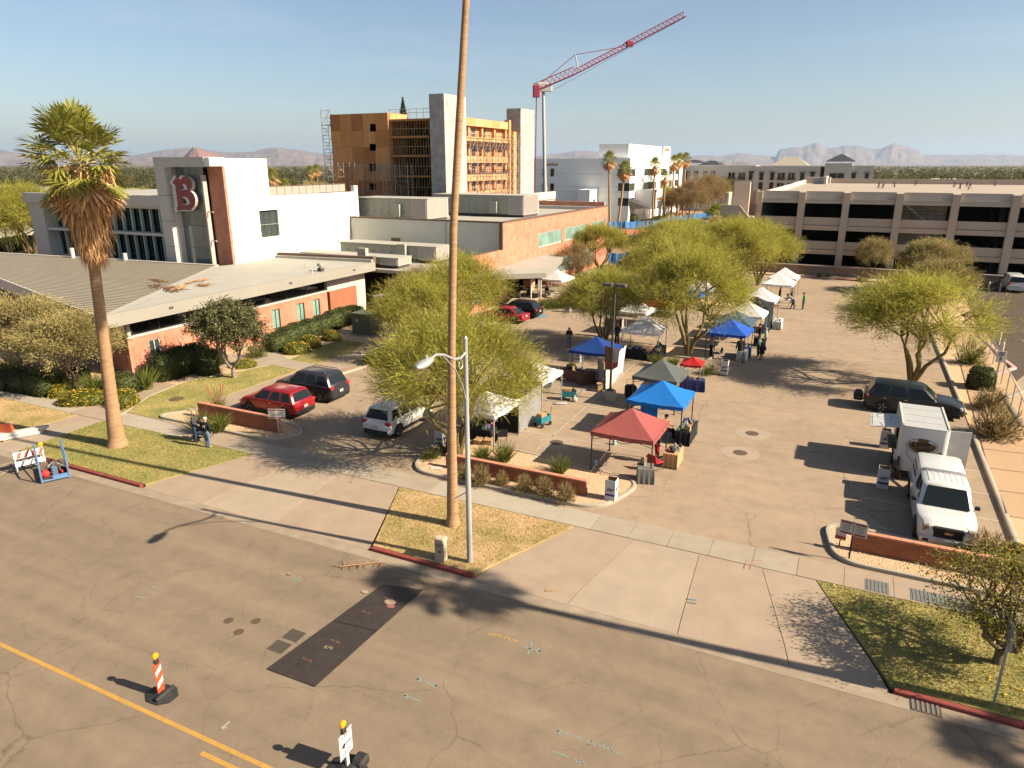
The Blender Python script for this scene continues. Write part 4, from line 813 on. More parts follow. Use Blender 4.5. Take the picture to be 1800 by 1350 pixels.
# blue tarp fence, dumpster, container, barriers
M_tarp = mat('blue_tarp', (.05,.20,.46), var=.2, scale=1.5, rough=.45, spec=.5)
def tarp(name, label, pts, hgt=1.9):
    t = thing(name, label, 'fence', pts[0]); o = pts[0]; r_ = random.Random(len(pts))
    for i, (a, b_) in enumerate(zip(pts, pts[1:])):
        a, b_ = a-o, b_-o; MB().tube(a, a+Vector((0,0,hgt+.1)), .05, n=5).build('post', M_tube, t); mb = MB(); n = 8; d = (b_-a); nn = Vector((-d.y,d.x,0)).normalized(); lo, hi = [], []
        for k in range(n+1):
            u = k/n; sag = .35*math.sin(math.pi*u)*r_.uniform(.6,1.2); off = nn*r_.uniform(-.18,.18); lo.append(a.lerp(b_,u)+nn*r_.uniform(-.3,.3)+Vector((0,0,r_.uniform(.05,.35)))); hi.append(a.lerp(b_,u)+off+Vector((0,0,hgt-sag)))
        for k in range(n): mb.quad(lo[k], lo[k+1], hi[k+1], hi[k])
        mb.build('tarp_panel', M_tarp, t, smooth=80)
tarp('tarp_fence', 'long sagging blue tarp fence across the dirt site', [g(x,y,ZL) for x, y in ((1068,404),(1085,403),(1100,403),(1120,402),(1146,402),(1165,398),(1185,393),(1205,391),(1225,387),(1245,383),(1268,379))])
tarp('tarp_fence', 'short bright blue tarp fence behind the silver car', [g(x,y,ZL) for x, y in ((1070,468),(1100,467),(1125,469),(1152,462))], 2.1)
p = g(1123,433); t = thing('dumpster', 'dark grey construction dumpster on the dirt', 'dumpster', p, rz=rad(80)); M_dump = mat('dumpster_steel', (.10,.10,.095), var=.15)
MB().prism([(0,0),(5.5,0),(5.5,2.2),(0,2.2)], 0, 1.7).build('body', M_dump, t)
for k in range(7): MB().box(.3+k*.8,.4+k*.8,-.1,-.002,.1,1.6).build('rib', M_dump, t)
MB().box(-.1,5.6,-.1,2.3,1.7,1.82).build('rim', M_dump, t)
p = g(1222,412); t = thing('storage_container', 'cream storage container beside the tarp fence', 'container', p, rz=rad(78)); MB().box(0,9,-2.4,0,0,2.5).build('body', M_cream, t); MB().box(-.06,9.06,-2.46,.06,2.5,2.6).build('roof', M_memb, t); MB().box(-.08,-.005,-2.3,-.1,.1,2.4).build('door', M_brown, t)
M_or = mat('safety_orange', (.62,.13,.04), var=.15, rough=.5)
for i, (px, py) in enumerate(((1147,416),(1138,414),(1122,412),(1207,411),(1103,412))):
    p = g(px,py); t = thing('water_barrier', 'orange plastic barrier on the dirt site', 'barrier', p, rz=rad(20*i), group='orange barriers on the dirt site'); MB().prism([(-.9,-.28),(.9,-.28),(.9,.28),(-.9,.28)], 0, .35).build('foot', M_or, t); MB().bev((0,0,.62),(1.75,.25,.6),.05).build('body', M_or, t)
    if i == 0: MB().box(-.5,.5,-.16,-.13,.4,.8).build('panel', M_alw, t)
# ================================================================== PLANTS
ORD = ['first','second','third','fourth','fifth','sixth','seventh','eighth']
def fastmesh(name, V, F, mats, mi=None):
    me = bpy.data.meshes.new(name); V = np.asarray(V, np.float32); F = np.asarray(F, np.int32); k = F.shape[1]
    me.vertices.add(len(V)); me.vertices.foreach_set('co', V.ravel()); me.loops.add(F.size); me.loops.foreach_set('vertex_index', F.ravel())
    me.polygons.add(len(F)); me.polygons.foreach_set('loop_start', np.arange(len(F), dtype=np.int32)*k)
    for m in (mats if isinstance(mats, (list,tuple)) else [mats]): me.materials.append(m)
    if mi is not None: me.polygons.foreach_set('material_index', np.asarray(mi, np.int32))
    me.update(calc_edges=True); me.validate(); return me
def unit(v): return v/np.maximum(np.linalg.norm(v, axis=1, keepdims=True), 1e-9)
def leaves(P, D, Ln, Wd, rg, leaf=False):
    """P base points, D directions; blade triangles, or diamond leaves"""
    n = len(P); D = unit(D); S = unit(np.cross(D, unit(rg.normal(size=(n,3))))); Ln = np.broadcast_to(Ln, n)[:,None]; Wd = np.broadcast_to(Wd, n)[:,None]
    if leaf:
        V = np.stack([P, P+D*Ln*.5+S*Wd/2, P+D*Ln, P+D*Ln*.5-S*Wd/2], 1).reshape(-1,3); F = np.arange(4*n).reshape(n,4)
    else:
        V = np.stack([P-S*Wd/2, P+S*Wd/2, P+D*Ln], 1).reshape(-1,3); F = np.arange(3*n).reshape(n,3)
    return V, F
M_bark = mat('palo_verde_bark', (.20,.15,.055), var=.25, scale=6, bump=.3); M_barkd = mat('brown_bark', (.17,.115,.07), var=.3, scale=7, bump=.4); M_barkg = mat('grey_bark', (.30,.24,.17), var=.25, scale=7, bump=.4)
M_palo = mat('palo_verde_foliage', (.25,.235,.045), rough=.7, scale=.55, col2=(.14,.13,.02), trans=.5, island=.3)
M_olive = mat('dusty_olive_foliage', (.32,.255,.10), rough=.75, scale=.7, col2=(.17,.145,.05), trans=.3, island=.3)
M_carob = mat('dark_leathery_foliage', (.115,.105,.04), rough=.5, scale=.9, col2=(.045,.05,.018), trans=.2, island=.4)
M_tanf = mat('sparse_tan_foliage', (.30,.19,.085), rough=.8, scale=.7, col2=(.17,.13,.05), trans=.3, island=.3)
M_citr = mat('citrus_foliage', (.30,.25,.03), rough=.5, scale=1.5, col2=(.10,.105,.015), trans=.35, island=.4)
M_hedge = mat('hedge_foliage', (.075,.085,.022), rough=.6, scale=1.8, col2=(.035,.045,.012), trans=.25, island=.35)
M_lant = mat('lantana_foliage', (.13,.135,.02), rough=.6, scale=2, col2=(.06,.075,.012), trans=.3, island=.35); M_flow = mat('yellow_flower', (.65,.42,.03), var=.2, scale=5, island=.2)
M_spear = mat('green_spear_leaf', (.17,.175,.03), rough=.6, scale=2, col2=(.08,.10,.018), trans=.3, island=.35); M_dry = mat('dry_shrub', (.33,.24,.10), rough=.8, scale=2, col2=(.16,.12,.05), trans=.3, island=.35)
def tree_mesh(seed, H, R, style, leaders=4, base=.0, n=26000, low=.22, trunk=.15, single=False):
    rg = np.random.default_rng(seed); r_ = random.Random(seed); br = MB(); C = np.array([0,0,H*(.5+low/2)]); rad_ = np.array([R,R,H*(1-low)/2]); tw = []
    sh = H*.16 if single else H*.03
    if single: br.path([(0,0,-.1),(r_.uniform(-.08,.08),r_.uniform(-.08,.08),sh*.6),(0,0,sh*1.3)], [trunk*1.25,trunk,trunk*.85], 8)
    ph = r_.random()*6.28
    for i in range(leaders):
        a = ph+6.283*i/leaders+r_.uniform(-.4,.4); e = np.array([math.cos(a)*R*r_.uniform(.22,.42), math.sin(a)*R*r_.uniform(.22,.42), H*r_.uniform(.38,.5)])
        p0 = Vector((0,0,sh*1.2 if single else -.1)); m1 = Vector(e*[.35,.35,.42])+Vector((r_.uniform(-.2,.2),r_.uniform(-.2,.2),0)); m2 = Vector(e*[.75,.75,.72])+Vector((r_.uniform(-.25,.25),r_.uniform(-.25,.25),0))
        br.path([p0,m1,m2,Vector(e)], [trunk,trunk*.72,trunk*.55,trunk*.42], 7)
        for j in range(6):
            d = rg.normal(size=3); d[2] = abs(d[2])*.9-.15; d[:2] += np.array([math.cos(a),math.sin(a)])*.9; d /= np.linalg.norm(d)
            if j == 0: d = np.array([math.cos(a)*.25,math.sin(a)*.25,.97])
            e2 = C+d*rad_*rg.uniform(.5,.7); mid = (e+e2)/2+rg.normal(size=3)*.15
            br.path([e,mid,e2], [trunk*.4,trunk*.28,trunk*.16], 5)
            for k in range(8):
                d3 = d+rg.normal(size=3)*.42; d3 /= np.linalg.norm(d3); rr_ = rg.uniform(.78,1.08)*(1-.25*max(0,-d3[2])); e3 = C+d3*rad_*rr_
                if e3[2] < H*low*.7: e3[2] = H*low*.7+rg.uniform(0,.4)
                br.path([e2,(e2+e3)/2+rg.normal(size=3)*.12,e3], [trunk*.15,trunk*.09,trunk*.03], 4, cap=False); tw.append((e2,e3))
    A = np.array([t[0] for t in tw]); B = np.array([t[1] for t in tw]); idx = rg.integers(0, len(tw), n); wts = rg.uniform(.3,1.0,len(tw)); idx = rg.choice(len(tw), n, p=wts/wts.sum())
    u = rg.uniform(.25,1.12,n)[:,None]; P = A[idx]*(1-u)+B[idx]*u+rg.normal(size=(n,3))*(.2 if style != 'palo' else .24)*R/3.2
    out = unit(P-C); D = unit(B[idx]-A[idx])
    if style == 'palo':
        V, F = leaves(P, D*.55+out*.4+np.array([0,0,.25])+rg.normal(size=(n,3))*.55, rg.uniform(.2,.52,n), rg.uniform(.02,.04,n), rg); m = M_palo
    elif style == 'olive': V, F = leaves(P, D*.7+out*.5+np.array([0,0,.2])+rg.normal(size=(n,3))*.55, rg.uniform(.10,.24,n), rg.uniform(.03,.05,n), rg, True); m = M_olive
    elif style == 'carob': V, F = leaves(P, out*.4+rg.normal(size=(n,3))*.9, rg.uniform(.12,.2,n), rg.uniform(.06,.1,n), rg, True); m = M_carob
    elif style == 'tan': V, F = leaves(P, D*.6+rg.normal(size=(n,3))*.7, rg.uniform(.15,.4,n), rg.uniform(.015,.03,n), rg); m = M_tanf
    elif style == 'citrus': V, F = leaves(P, out*.3+rg.normal(size=(n,3)), rg.uniform(.07,.12,n), rg.uniform(.04,.06,n), rg, True); m = M_citr
    bm_ = {'palo':M_bark,'olive':M_barkd,'carob':M_barkg,'tan':M_barkd,'citrus':M_barkd}[style]
    return br.mesh('trunk', bm_, 60), fastmesh('crown', V, F, m)
TM = {}
def tree(key, loc, label, group=None, rz=0, sc=1.0, cat='tree', name='tree', sq=1.0):
    t = thing(name, label, cat, loc, rz, group); t.scale = (sc*sq, sc*sq, sc); link('trunk', TM[key][0], t); link('crown', TM[key][1], t); return t
TM['p1'] = tree_mesh(1, 7.0, 4.1, 'palo', 5, n=36000, low=.2, trunk=.17); TM['p2'] = tree_mesh(2, 6.4, 3.8, 'palo', 5, n=28000, low=.24, trunk=.15); TM['p3'] = tree_mesh(3, 6.6, 3.9, 'palo', 5, n=29000, low=.28, trunk=.16)
TM['o1'] = tree_mesh(5, 5.0, 3.0, 'olive', 4, n=30000, low=.3, trunk=.1, single=True); TM['o2'] = tree_mesh(6, 5.2, 3.0, 'olive', 4, n=26000, low=.28, trunk=.1, single=True)
TM['c1'] = tree_mesh(7, 5.2, 2.55, 'carob', 5, n=27000, low=.26, trunk=.14, single=True); TM['t1'] = tree_mesh(8, 4.6, 2.3, 'tan', 4, n=12000, low=.15, trunk=.07); TM['ci'] = tree_mesh(9, 3.9, 2.5, 'citrus', 6, n=11000, low=.28, trunk=.13, single=True)
G_ = lambda x, y: g(x, y, ZL)
tree('p1', g(806,802,ZL+.08), 'big palo verde tree leaning over the planted island beside the white SUV', rz=.4, sc=1.0, name='palo_verde_tree')
tree('p2', (-28.0,49.0,ZL), 'palo verde tree at the walk edge behind the green transformer cabinet', rz=2.0, sc=1.08, name='palo_verde_tree')
tree('t1', (-34.2,52.5,ZL), 'grey-brown palo verde tree growing against the end of the low brick wing', rz=1, sc=1.2, name='desert_tree')
tree('p2', (-28.6,44.0,ZL), 'palo verde tree over the parked car hidden behind its branches', rz=4.0, sc=.92, name='palo_verde_tree')
tree('p2', G_(1062,607), 'palo verde tree beside the blue canopy with draped sheets', rz=.9, sc=.94, name='palo_verde_tree')
tree('p1', G_(1210,628), 'palo verde tree growing behind the small red canopy', rz=2.5, sc=1.14, name='palo_verde_tree', sq=.9)
tree('p3', (4.9,52.2,ZL), 'multi-trunked palo verde tree standing behind the dark crossover', rz=3.3, sc=1.08, name='palo_verde_tree', sq=1.12)
for i, (x, y, k, rz, sc) in enumerate(((-17.0,79.5,'p3',1.0,1.15),(-11.8,84.0,'p1',2.4,1.15),(-20.5,88.0,'p2',.3,1.15),(-9.6,90.5,'p2',5.0,1.15),(-16.5,70.5,'p2',3.1,1.1),(-20.0,98.0,'p3',4.2,1.05),(-13.6,97.0,'p2',1.3,1.1))):
    tree(k, (x,y,ZL), 'palo verde tree '+['in the middle of the island row before the garage','of the garage row nearest the last white tents','on the dirt-site side of the garage row, mid way','with the widest crown close to the block wall, beside the tents','just behind the scarlet and hidden blue canopies','at the far dirt-site end of the garage row','at the back of the garage row by the block wall'][i], 'palo verde row before the garage', rz, sc, name='palo_verde_tree')
tree('t1', (-29.6,79.5,ZL), 'bare tan-leaved tree before the brick civic building', rz=2, sc=1.12, name='desert_tree'); tree('p3', (-29.9,90.0,ZL), 'green palo verde tree by the far end of the brick civic building', rz=2, sc=.98, name='palo_verde_tree')
tree('o2', (2.8,101.0,ZL), 'slim single-trunk olive tree before the block wall', rz=1, sc=1.0, name='olive_tree', sq=.75); tree('o1', (8.8,92,ZL), 'dusty olive tree behind the large palo verde, beside the block wall', rz=3, sc=1.2, name='olive_tree'); tree('o2', (8.6,80,ZL), 'second dusty olive tree crowding over the large palo verde', rz=5, sc=1.0, name='olive_tree')
tree('o1', g(133,690), 'dusty olive tree beside the tall palm, in front of the brick wing', rz=.3, sc=1.02, name='olive_tree'); tree('o2', g(58,676), 'dusty olive tree with leaning trunk over the long dark hedge', rz=2.2, sc=1.12, name='olive_tree')
tree('c1', g(412,664), 'dense dark green tree with pale trunk on the lawn', rz=1, sc=1.0, name='evergreen_tree')
cit = tree('ci', g(1752,1165), 'half-bare citrus tree with yellowing leaves on the street lawn', rz=.6, sc=.86, name='citrus_tree', sq=1.08)
mb = MB(); r_ = random.Random(3)
for k in range(9): a = r_.random()*6.28; R_ = r_.uniform(.8,2.2); mb.ball((R_*math.cos(a),R_*math.sin(a),r_.uniform(2.2,3.6)), .045, 6)
mb.build('fruit', mat('orange_fruit',(.7,.30,.02)), cit)
# west side trees and trees by the white office
for i, (px, py, k, sc, lb) in enumerate(((20,455,'p3',1.5,'broad yellow-green tree beside the glass wing'),(60,445,'p2',1.4,'second broad yellow-green tree beside the glass wing'),(-5,480,'p1',1.6,'tree at the far west edge behind the ribbed roof'))):
    tree(k, g(px,py,0) if i < 2 else (-112,66,0), lb, None, i, sc, name='broad_tree')
for i, (px, py, k, sc) in enumerate(((1212,385,'t1',2.3),(1240,372,'t1',2.5),(1262,365,'o1',2.0),(1190,382,'t1',1.9),(1170,380,'p2',1.3),(1255,350,'c1',2.4))):
    p = g(px, py+6, 0); tree(k, p, ['pinkish bare tree beside the white office, closest to the container','tall pinkish bare tree beside the stair tower','olive tree rising behind the garage stair','low bare tree at the white office entrance','palo verde tree at the white office corner','dark pine-like tree before the grey apartment block'][i], None, i, sc, name='street_tree')
# ---------------- palms
M_ptr = mat('palm_trunk', (.36,.22,.115), rough=.9, scale=3, stretch=(.6,.6,4), col2=(.21,.125,.065), bump=.7, bscale=9); M_fan = mat('palm_fan', (.20,.185,.035), rough=.45, scale=1.2, col2=(.095,.10,.02), trans=.3, island=.25); M_skirt = mat('dead_palm_skirt', (.44,.26,.12), rough=.8, scale=2.5, col2=(.25,.135,.055), trans=.2, island=.3)
def palm_crown(seed, nl=46, size=1.0, seg=24):
    r_ = random.Random(seed); green = MB(); pet = MB()
    for i in range(nl):
        u = i/nl; el = rad(88-u*150+r_.uniform(-8,8)); az = i*2.39996+r_.uniform(-.25,.25); d = Vector((math.cos(el)*math.cos(az),math.cos(el)*math.sin(az),math.sin(el))); Lp = size*r_.uniform(1.0,1.6); up_ = Vector((0,0,1))
        dead = u > .6 and r_.random() < (u-.5)*2.2
        p0 = d*.12+Vector((0,0,.3-u*.9)); p1 = p0+d*Lp*.55; d2 = (d+Vector((0,0,-.28-.12*u))).normalized(); p2 = p1+d2*Lp*.45; pet.path([p0,p1,p2], [.035,.025,.018], 4)
        sd_ = d2.cross(up_); sd_ = sd_.normalized() if sd_.length > .05 else Vector((math.cos(az+1.57),math.sin(az+1.57),0)); nrm = sd_.cross(d2).normalized(); sd_ = (sd_*math.cos(r_.uniform(-.5,.5))+nrm*math.sin(r_.uniform(-.5,.5))).normalized(); Ls = size*r_.uniform(1.1,1.4)
        for k in range(seg):
            a = rad(-112+224*(k+.5)/seg+r_.uniform(-3,3)); wv = d2*math.cos(a)+sd_*math.sin(a)+nrm*(.10*(-1)**k+.12*abs(math.sin(a))); wv.normalize(); L1 = Ls*(.62+.38*math.cos(a*.6)); q = wv.cross(nrm).normalized()*.066*size; m1 = p2+wv*L1*.66; tip = p2+wv*L1*.98+Vector((0,0,-L1*r_.uniform(.03,.2)))
            green.add([p2, m1-q, tip, m1+q], [(0,1,2,3)], 1 if dead else 0)
    return green.mesh('fronds', [M_fan, M_skirt]), pet.mesh('petioles', mat('palm_petiole',(.34,.30,.10),var=.1))
def palm_skirt(seed, z0, z1, n, r0=.38, r1=1.15):
    r_ = random.Random(seed); mb = MB()
    for i in range(n):
        u = r_.random()**.75; a = r_.random()*6.283; z = z1-(z1-z0)*u*.85; R_ = r0+(r1-r0)*(1-u)*r_.uniform(.35,1.0); o = Vector((math.cos(a),math.sin(a),0)); L_ = r_.uniform(.5,1.5); s_ = Vector((-o.y,o.x,0))*r_.uniform(.012,.035)
        p = o*R_+Vector((0,0,z)); q = p+o*r_.uniform(-.15,.22)+Vector((r_.uniform(-.12,.12),r_.uniform(-.12,.12),-L_*.5)); e = q+Vector((r_.uniform(-.18,.18),r_.uniform(-.18,.18),-L_*.5)); mb.add([p-s_,p+s_,q+s_,e,q-s_], [(0,1,2,4),(2,3,4)])
    return mb.mesh('skirt', M_skirt)
def trunk_mesh(pts, rs, ring=.22):
    pts = [Vector(p) for p in pts]; out, rr_ = [], []; r_ = random.Random(1)
    for i in range(len(pts)-1):
        n = max(2, int((pts[i+1]-pts[i]).length/ring))
        for k in range(n): u = k/n; out.append(pts[i].lerp(pts[i+1],u)); rr_.append((rs[i]*(1-u)+rs[i+1]*u)*(1+.008*(-1)**k+r_.uniform(-.022,.022)))
    out.append(pts[-1]); rr_.append(rs[-1]); return MB().path(out, rr_, 12).mesh('trunk', M_ptr, 50)
PC = palm_crown(3, 62, 1.0, 26); PC2 = palm_crown(9, 40, 1.0, 22)
pb = g(207,783,ZL); t = thing('fan_palm', 'tall fan palm with shaggy dead skirt on the corner lawn', 'palm', pb)
tp = [(0,0,-.1),(.02,0,.35),(.1,.02,2.5),(.28,.05,5.5),(.5,.08,9.0),(.78,.1,13.6)]
link('trunk', trunk_mesh(tp, [.6,.42,.32,.275,.25,.22]), t); o = link('fronds', PC[0], t, (.8,.1,14.2)); o.scale = (.95,)*3; o = link('petioles', PC[1], t, (.8,.1,14.2)); o.scale = (.95,)*3; link('skirt', palm_skirt(4, 0, 4.4, 4200, .36, 1.6), t, (.7,.1,9.75))
pb = g(796,922,ZL); t = thing('palm_tree', 'very tall slender palm rising out of sight beside the street lamp', 'palm', pb)
Q = lambda px, py: atD(px, py, (Vector((0,0,0))+pb).dot(Vector((-math.sin(YAW),math.cos(YAW),0))))-pb
link('trunk', trunk_mesh([(0,0,-.1), Vector((0,0,.35)), Q(794,760), Q(794,600), Q(797,400), Q(808,200), Q(819,5), Q(819,5)+Vector((.5,.1,4.5))], [.36,.24,.175,.15,.14,.13,.115,.10]), t); ct = Q(819,5)+Vector((.52,.1,4.8)); link('fronds', PC2[0], t, ct); link('petioles', PC2[1], t, ct); link('skirt', palm_skirt(8, 0, 2.0, 500), t, ct-Vector((0,0,2.2)))
def palm(loc, hgt, label, sc=1.0, group=None, lean=(0,0), r=.22):
    t = thing('palm_tree', label, 'palm', loc, 0, group); top = Vector((lean[0],lean[1],hgt)); link('trunk', MB().path([(0,0,-.1),Vector((0,0,.3)),top*.5+Vector((lean[0]*.1,0,0)),top], [r*1.5,r*1.1,r,r*.8], 8).mesh('trunk', M_ptr, 50), t); o = link('fronds', PC2[0], t, top); o.scale = (sc,)*3; o = link('petioles', PC2[1], t, top); o.scale = (sc,)*3; link('skirt', SK, t, top-Vector((0,0,1.9))).scale = (sc,)*3; return t
SK = palm_skirt(11, 0, 2.2, 420, .3, .95)
cs_ = g(775,1032,0); k_ = 15.5/math.tan(SUN_EL); palm((cs_.x+k_*math.cos(SUN_AZ), cs_.y+k_*math.sin(SUN_AZ), ZL), 15.5, 'street palm beyond the citrus tree casting its crown shadow across the kerb', .66, r=.17)
cs_ = g(1860,1335,0); palm((cs_.x+k_*math.cos(SUN_AZ), cs_.y+k_*math.sin(SUN_AZ), ZL), 15.5, 'second street palm further along the lawn', .66, r=.17)
for i, (px, py, cy_, D_, sc) in enumerate(((1073,376,282,172,.85),(1086,386,300,166,.85),(1147,380,292,178,.85),(1167,372,312,185,.7),(1180,376,286,190,.75),(1190,375,282,196,.75),(1201,374,281,198,.75))):
    b_ = atD(px, py, D_); tpz = atD(px+(-2,12,4,2,5,4,4)[i], cy_, D_); b_.z = 0; palm(b_, tpz.z, 'slender fan palm, '+ORD[i]+' from the brick building, before the white office block', sc, 'fan palms before the white office', (tpz.x-b_.x, tpz.y-b_.y), .26)
palm(atD(1257,368,150).xy.to_3d(), 3.2, 'short bushy fan palm below the garage stair', 1.3, None, r=.3)
# ---------------- shrubs
def bush_mesh(style, seed):
    rg = np.random.default_rng(seed); n = {'hedge':3600,'lantana':2600,'spear':260,'dry':1500,'brittle':900,'redy':150}[style]
    u = rg.normal(size=(n,3)); u = unit(u); u[:,2] = np.abs(u[:,2])*1.0
    core = None
    if style in ('hedge','lantana'):
        q = 4 if style == 'hedge' else 2.4; rr_ = 1/np.power(np.sum(np.abs(u)**q, axis=1), 1/q)[:,None]; low = rg.uniform(0,1,n) < .35; u2 = u*rr_*rg.uniform(.9,1.03,(n,1)); u2[low,2] *= rg.uniform(0,.6,low.sum()); P = u2*[.5,.5,1.0]; P[:,2] = np.maximum(P[:,2],.02)
        V, F = leaves(P, unit(P*[1,1,.5])*.5+rg.normal(size=(n,3))*.8+np.array([0,0,.3]), rg.uniform(.05,.1,n), rg.uniform(.03,.06,n), rg, True)
        mi = np.zeros(n); 
        if style == 'lantana': mi = (rg.random(n) < .30)*1
        me = fastmesh('foliage', V, F, [M_hedge if style == 'hedge' else M_lant, M_flow], mi)
        c = MB().loft([[(a*math.copysign(abs(math.cos(t))**(2/q),math.cos(t)),a*math.copysign(abs(math.sin(t))**(2/q),math.sin(t)),z) for t in [2*math.pi*k/16 for k in range(16)]] for a, z in (((.44,0),(.47,.3),(.46,.6),(.40,.85),(.2,.95)) if style == 'hedge' else ((.40,0),(.42,.25),(.37,.5),(.26,.72),(.08,.82)))]); core = c.mesh('branches', M_hedge if style == 'hedge' else M_lant, 70)
        return me, core
    if style in ('spear','redy'):
        P = rg.normal(size=(n,3))*[.09,.09,.01]; P[:,2] = .02; D = u*[.75,.75,1]+np.array([0,0,.55]); V, F = leaves(P, D, rg.uniform(.65,1.15,n), rg.uniform(.03,.05,n), rg); return fastmesh('foliage', V, F, M_spear), None
    A = u*rg.uniform(.05,.5,(n,1))*[1,1,1.7]; V, F = leaves(A, u+rg.normal(size=(n,3))*.5+np.array([0,0,.6]), rg.uniform(.12,.3,n), rg.uniform(.015,.035,n), rg); br = MB(); r_ = random.Random(seed)
    for k in range(14): a = r_.random()*6.28; br.path([(0,0,-.02),(math.cos(a)*.2,math.sin(a)*.2,.35),(math.cos(a)*.42,math.sin(a)*.42,.7+r_.random()*.2)], [.02,.013,.005], 4)
    return fastmesh('foliage', V, F, M_dry if style == 'dry' else M_spear), br.mesh('branches', M_barkd)
BM = {k: [bush_mesh(k, i*10+j) for j in range(2)] for i, k in enumerate(('hedge','lantana','spear','dry','brittle','redy'))}
BI = [0]
def bush(style, px, py, sz, label, group=None, name=None, z=ZL):
    BI[0] += 1; me, br = BM[style][BI[0] % 2]; p = g(px, py, z) if not isinstance(px, Vector) else px
    t = thing(name or {'hedge':'trimmed_hedge','lantana':'lantana_bush','spear':'spear_plant','dry':'dry_shrub','brittle':'desert_shrub','redy':'red_yucca'}[style], label, 'shrub', p, BI[0]*1.7 if style not in ('hedge',) else 0, group); t.scale = sz; link('foliage', me, t)
    if br: link('branches', br, t)
    return t
for ii, (px, py, w_, h_) in enumerate(((487,614,2.0,1.3),(507,605,1.9,1.4),(524,597,1.9,1.4),(546,590,1.8,1.4),(568,584,1.9,1.45),(586,576,1.8,1.5),(604,570,1.9,1.5),(622,566,1.9,1.5))): bush('hedge', px, py, (w_,w_,h_), ORD[ii]+' clipped hedge from the building path in the row along the brick wing', 'clipped hedges along the brick wing')
for ii, (px, py, w_, h_) in enumerate(((293,664,1.9,1.7),(322,655,1.9,1.8),(348,648,1.9,1.8),(366,657,1.3,1.0),(378,640,1.4,1.1))): bush('hedge', px, py, (w_,w_,h_), ORD[ii]+' shaded dark hedge from the brick wing corner, under the clerestory', 'dark hedges by the wing corner')
bush('hedge', 218, 688, (2.1,1.6,1.2), 'broad clipped grey-green hedge directly behind the tall fan palm'); bush('hedge', 143, 673, (1.1,1.1,1.1), 'single grey-green clipped ball between the olive trees'); bush('lantana', 221, 712, (1.9,1.4,1.0), 'clipped low hedge at the foot of the tall fan palm')
for px, py, w_, l_, h_, lb in ((150,708,2.9,1.7,.85,'wide low flowering hedge along the pavement by the olive tree'),(105,694,1.7,1.2,.7,'small low hedge joining the long dark hedge and the wide flowering one')): bush('lantana', px, py, (w_,l_,h_), lb)
for px, py in ((75,690),(40,684),(5,680)): bush('hedge', px, py, (2.6,1.6,1.0), 'length of the long dark hedge beside the pavement', 'long dark pavement hedge')
for ii, (px, py, s_) in enumerate(((12,664,1.7),(42,668,1.7),(80,676,1.7),(103,679,1.5),(168,690,1.5),(128,690,1.0),(255,684,1.6),(222,695,1.0))): bush('spear', px, py, (s_,s_,s_*1.0), 'spiky green spear-leaved clump '+['over the far end of the long dark hedge','over the middle of the long dark hedge','beside the leaning olive trunk','between the two olive trunks','beside the tall fan palm trunk','at the foot of the straight olive trunk','at the brick wing corner','tucked before the broad clipped hedge'][ii], 'spear-leaved clumps before the brick wing')
bush('lantana', 522, 620, (2.0,1.6,.9), 'bright yellow flowering bush at the path junction'); bush('lantana', 546, 609, (2.1,1.6,.9), 'second yellow flowering bush beside the curved lawn edge'); bush('lantana', 430, 645, (1.7,1.2,.6), 'low yellow flowering bush behind the dense dark tree'); bush('lantana', 583, 597, (1.9,1.4,.8), 'green flowering bush beside the curved lawn edge, furthest along'); bush('brittle', 452, 628, (1.6,1.6,1.2), 'loose grey-green shrub beside the building path')
for ii, (px, py, s_) in enumerate(((815,842,1.25),(846,850,1.5),(882,852,1.1),(921,864,1.35),(956,871,1.5),(994,881,1.4))): bush('dry', px, py, (s_*.62,s_*.62,s_*.70), ORD[5-ii]+' grey-green tussock shrub from the carton bin along the low island wall', 'tussock shrubs before the island wall', z=ZL+.1)
for px, py, s_ in ((848,808,.9),(886,811,1.15),(983,833,1.05)): bush('spear', px, py, (s_,s_,s_), 'spiky yucca clump behind the low brick island wall', 'yuccas behind the island wall', z=ZL+.1)
bush('brittle', 757, 806, (1.0,1.0,.7), 'small green weed at the island kerb by the white bin box', z=ZL+.1); bush('brittle', 785, 795, (1.1,1.1,.9), 'leafy shrub at the foot of the big palo verde', z=ZL+.1)
bush('hedge', 1722, 682, (1.5,1.5,1.4), 'dense round green shrub by the chain link fence'); bush('dry', 1738, 720, (1.8,1.8,1.5), 'half-dry brown shrub by the chain link fence, behind the crossover'); bush('dry', 1748, 768, (2.3,2.3,1.9), 'large half-dry shrub by the chain link fence beside the trailer'); bush('brittle', 1705, 640, (2.0,2.0,2.0), 'green feathery shrub under the large palo verde')
for px, py, s_ in ((1640,962,1.0),(1665,966,1.1),(1690,972,1.0)): bush('spear', px, py, (s_*1.0,s_*1.0,s_*.62), 'tall grass clump behind the wall at the pickup nose', 'grass clumps behind the corner wall', z=ZL+.1)
bush('dry', 1735, 985, (1.9,1.9,1.3), 'bare twiggy shrub at the kerb end behind the citrus tree', z=ZL+.1); bush('lantana', 1785, 995, (1.5,1.5,.8), 'yellow flowering shrub beside the bare twiggy shrub', z=ZL+.1)
bush('spear', 352, 758, (1.3,1.3,1.25), 'tall grass clump beside the three pedestrians', z=ZL+.1); bush('spear', 386, 757, (1.35,1.35,1.1), 'bushy grass clump before the low wall, beside the wheelchair', z=ZL+.1)
ry = bush('redy', 384, 726, (1.2,1.2,1.2), 'red yucca with pink flower spikes behind the low wall', z=ZL+.1); mb = MB(); r_ = random.Random(1)
for k in range(7): a = r_.random()*6.28; mb.path([(0,0,.2),(.3*math.cos(a),.3*math.sin(a),1.0),(.4*math.cos(a),.4*math.sin(a),1.4)], [.01,.015,.02], 4)
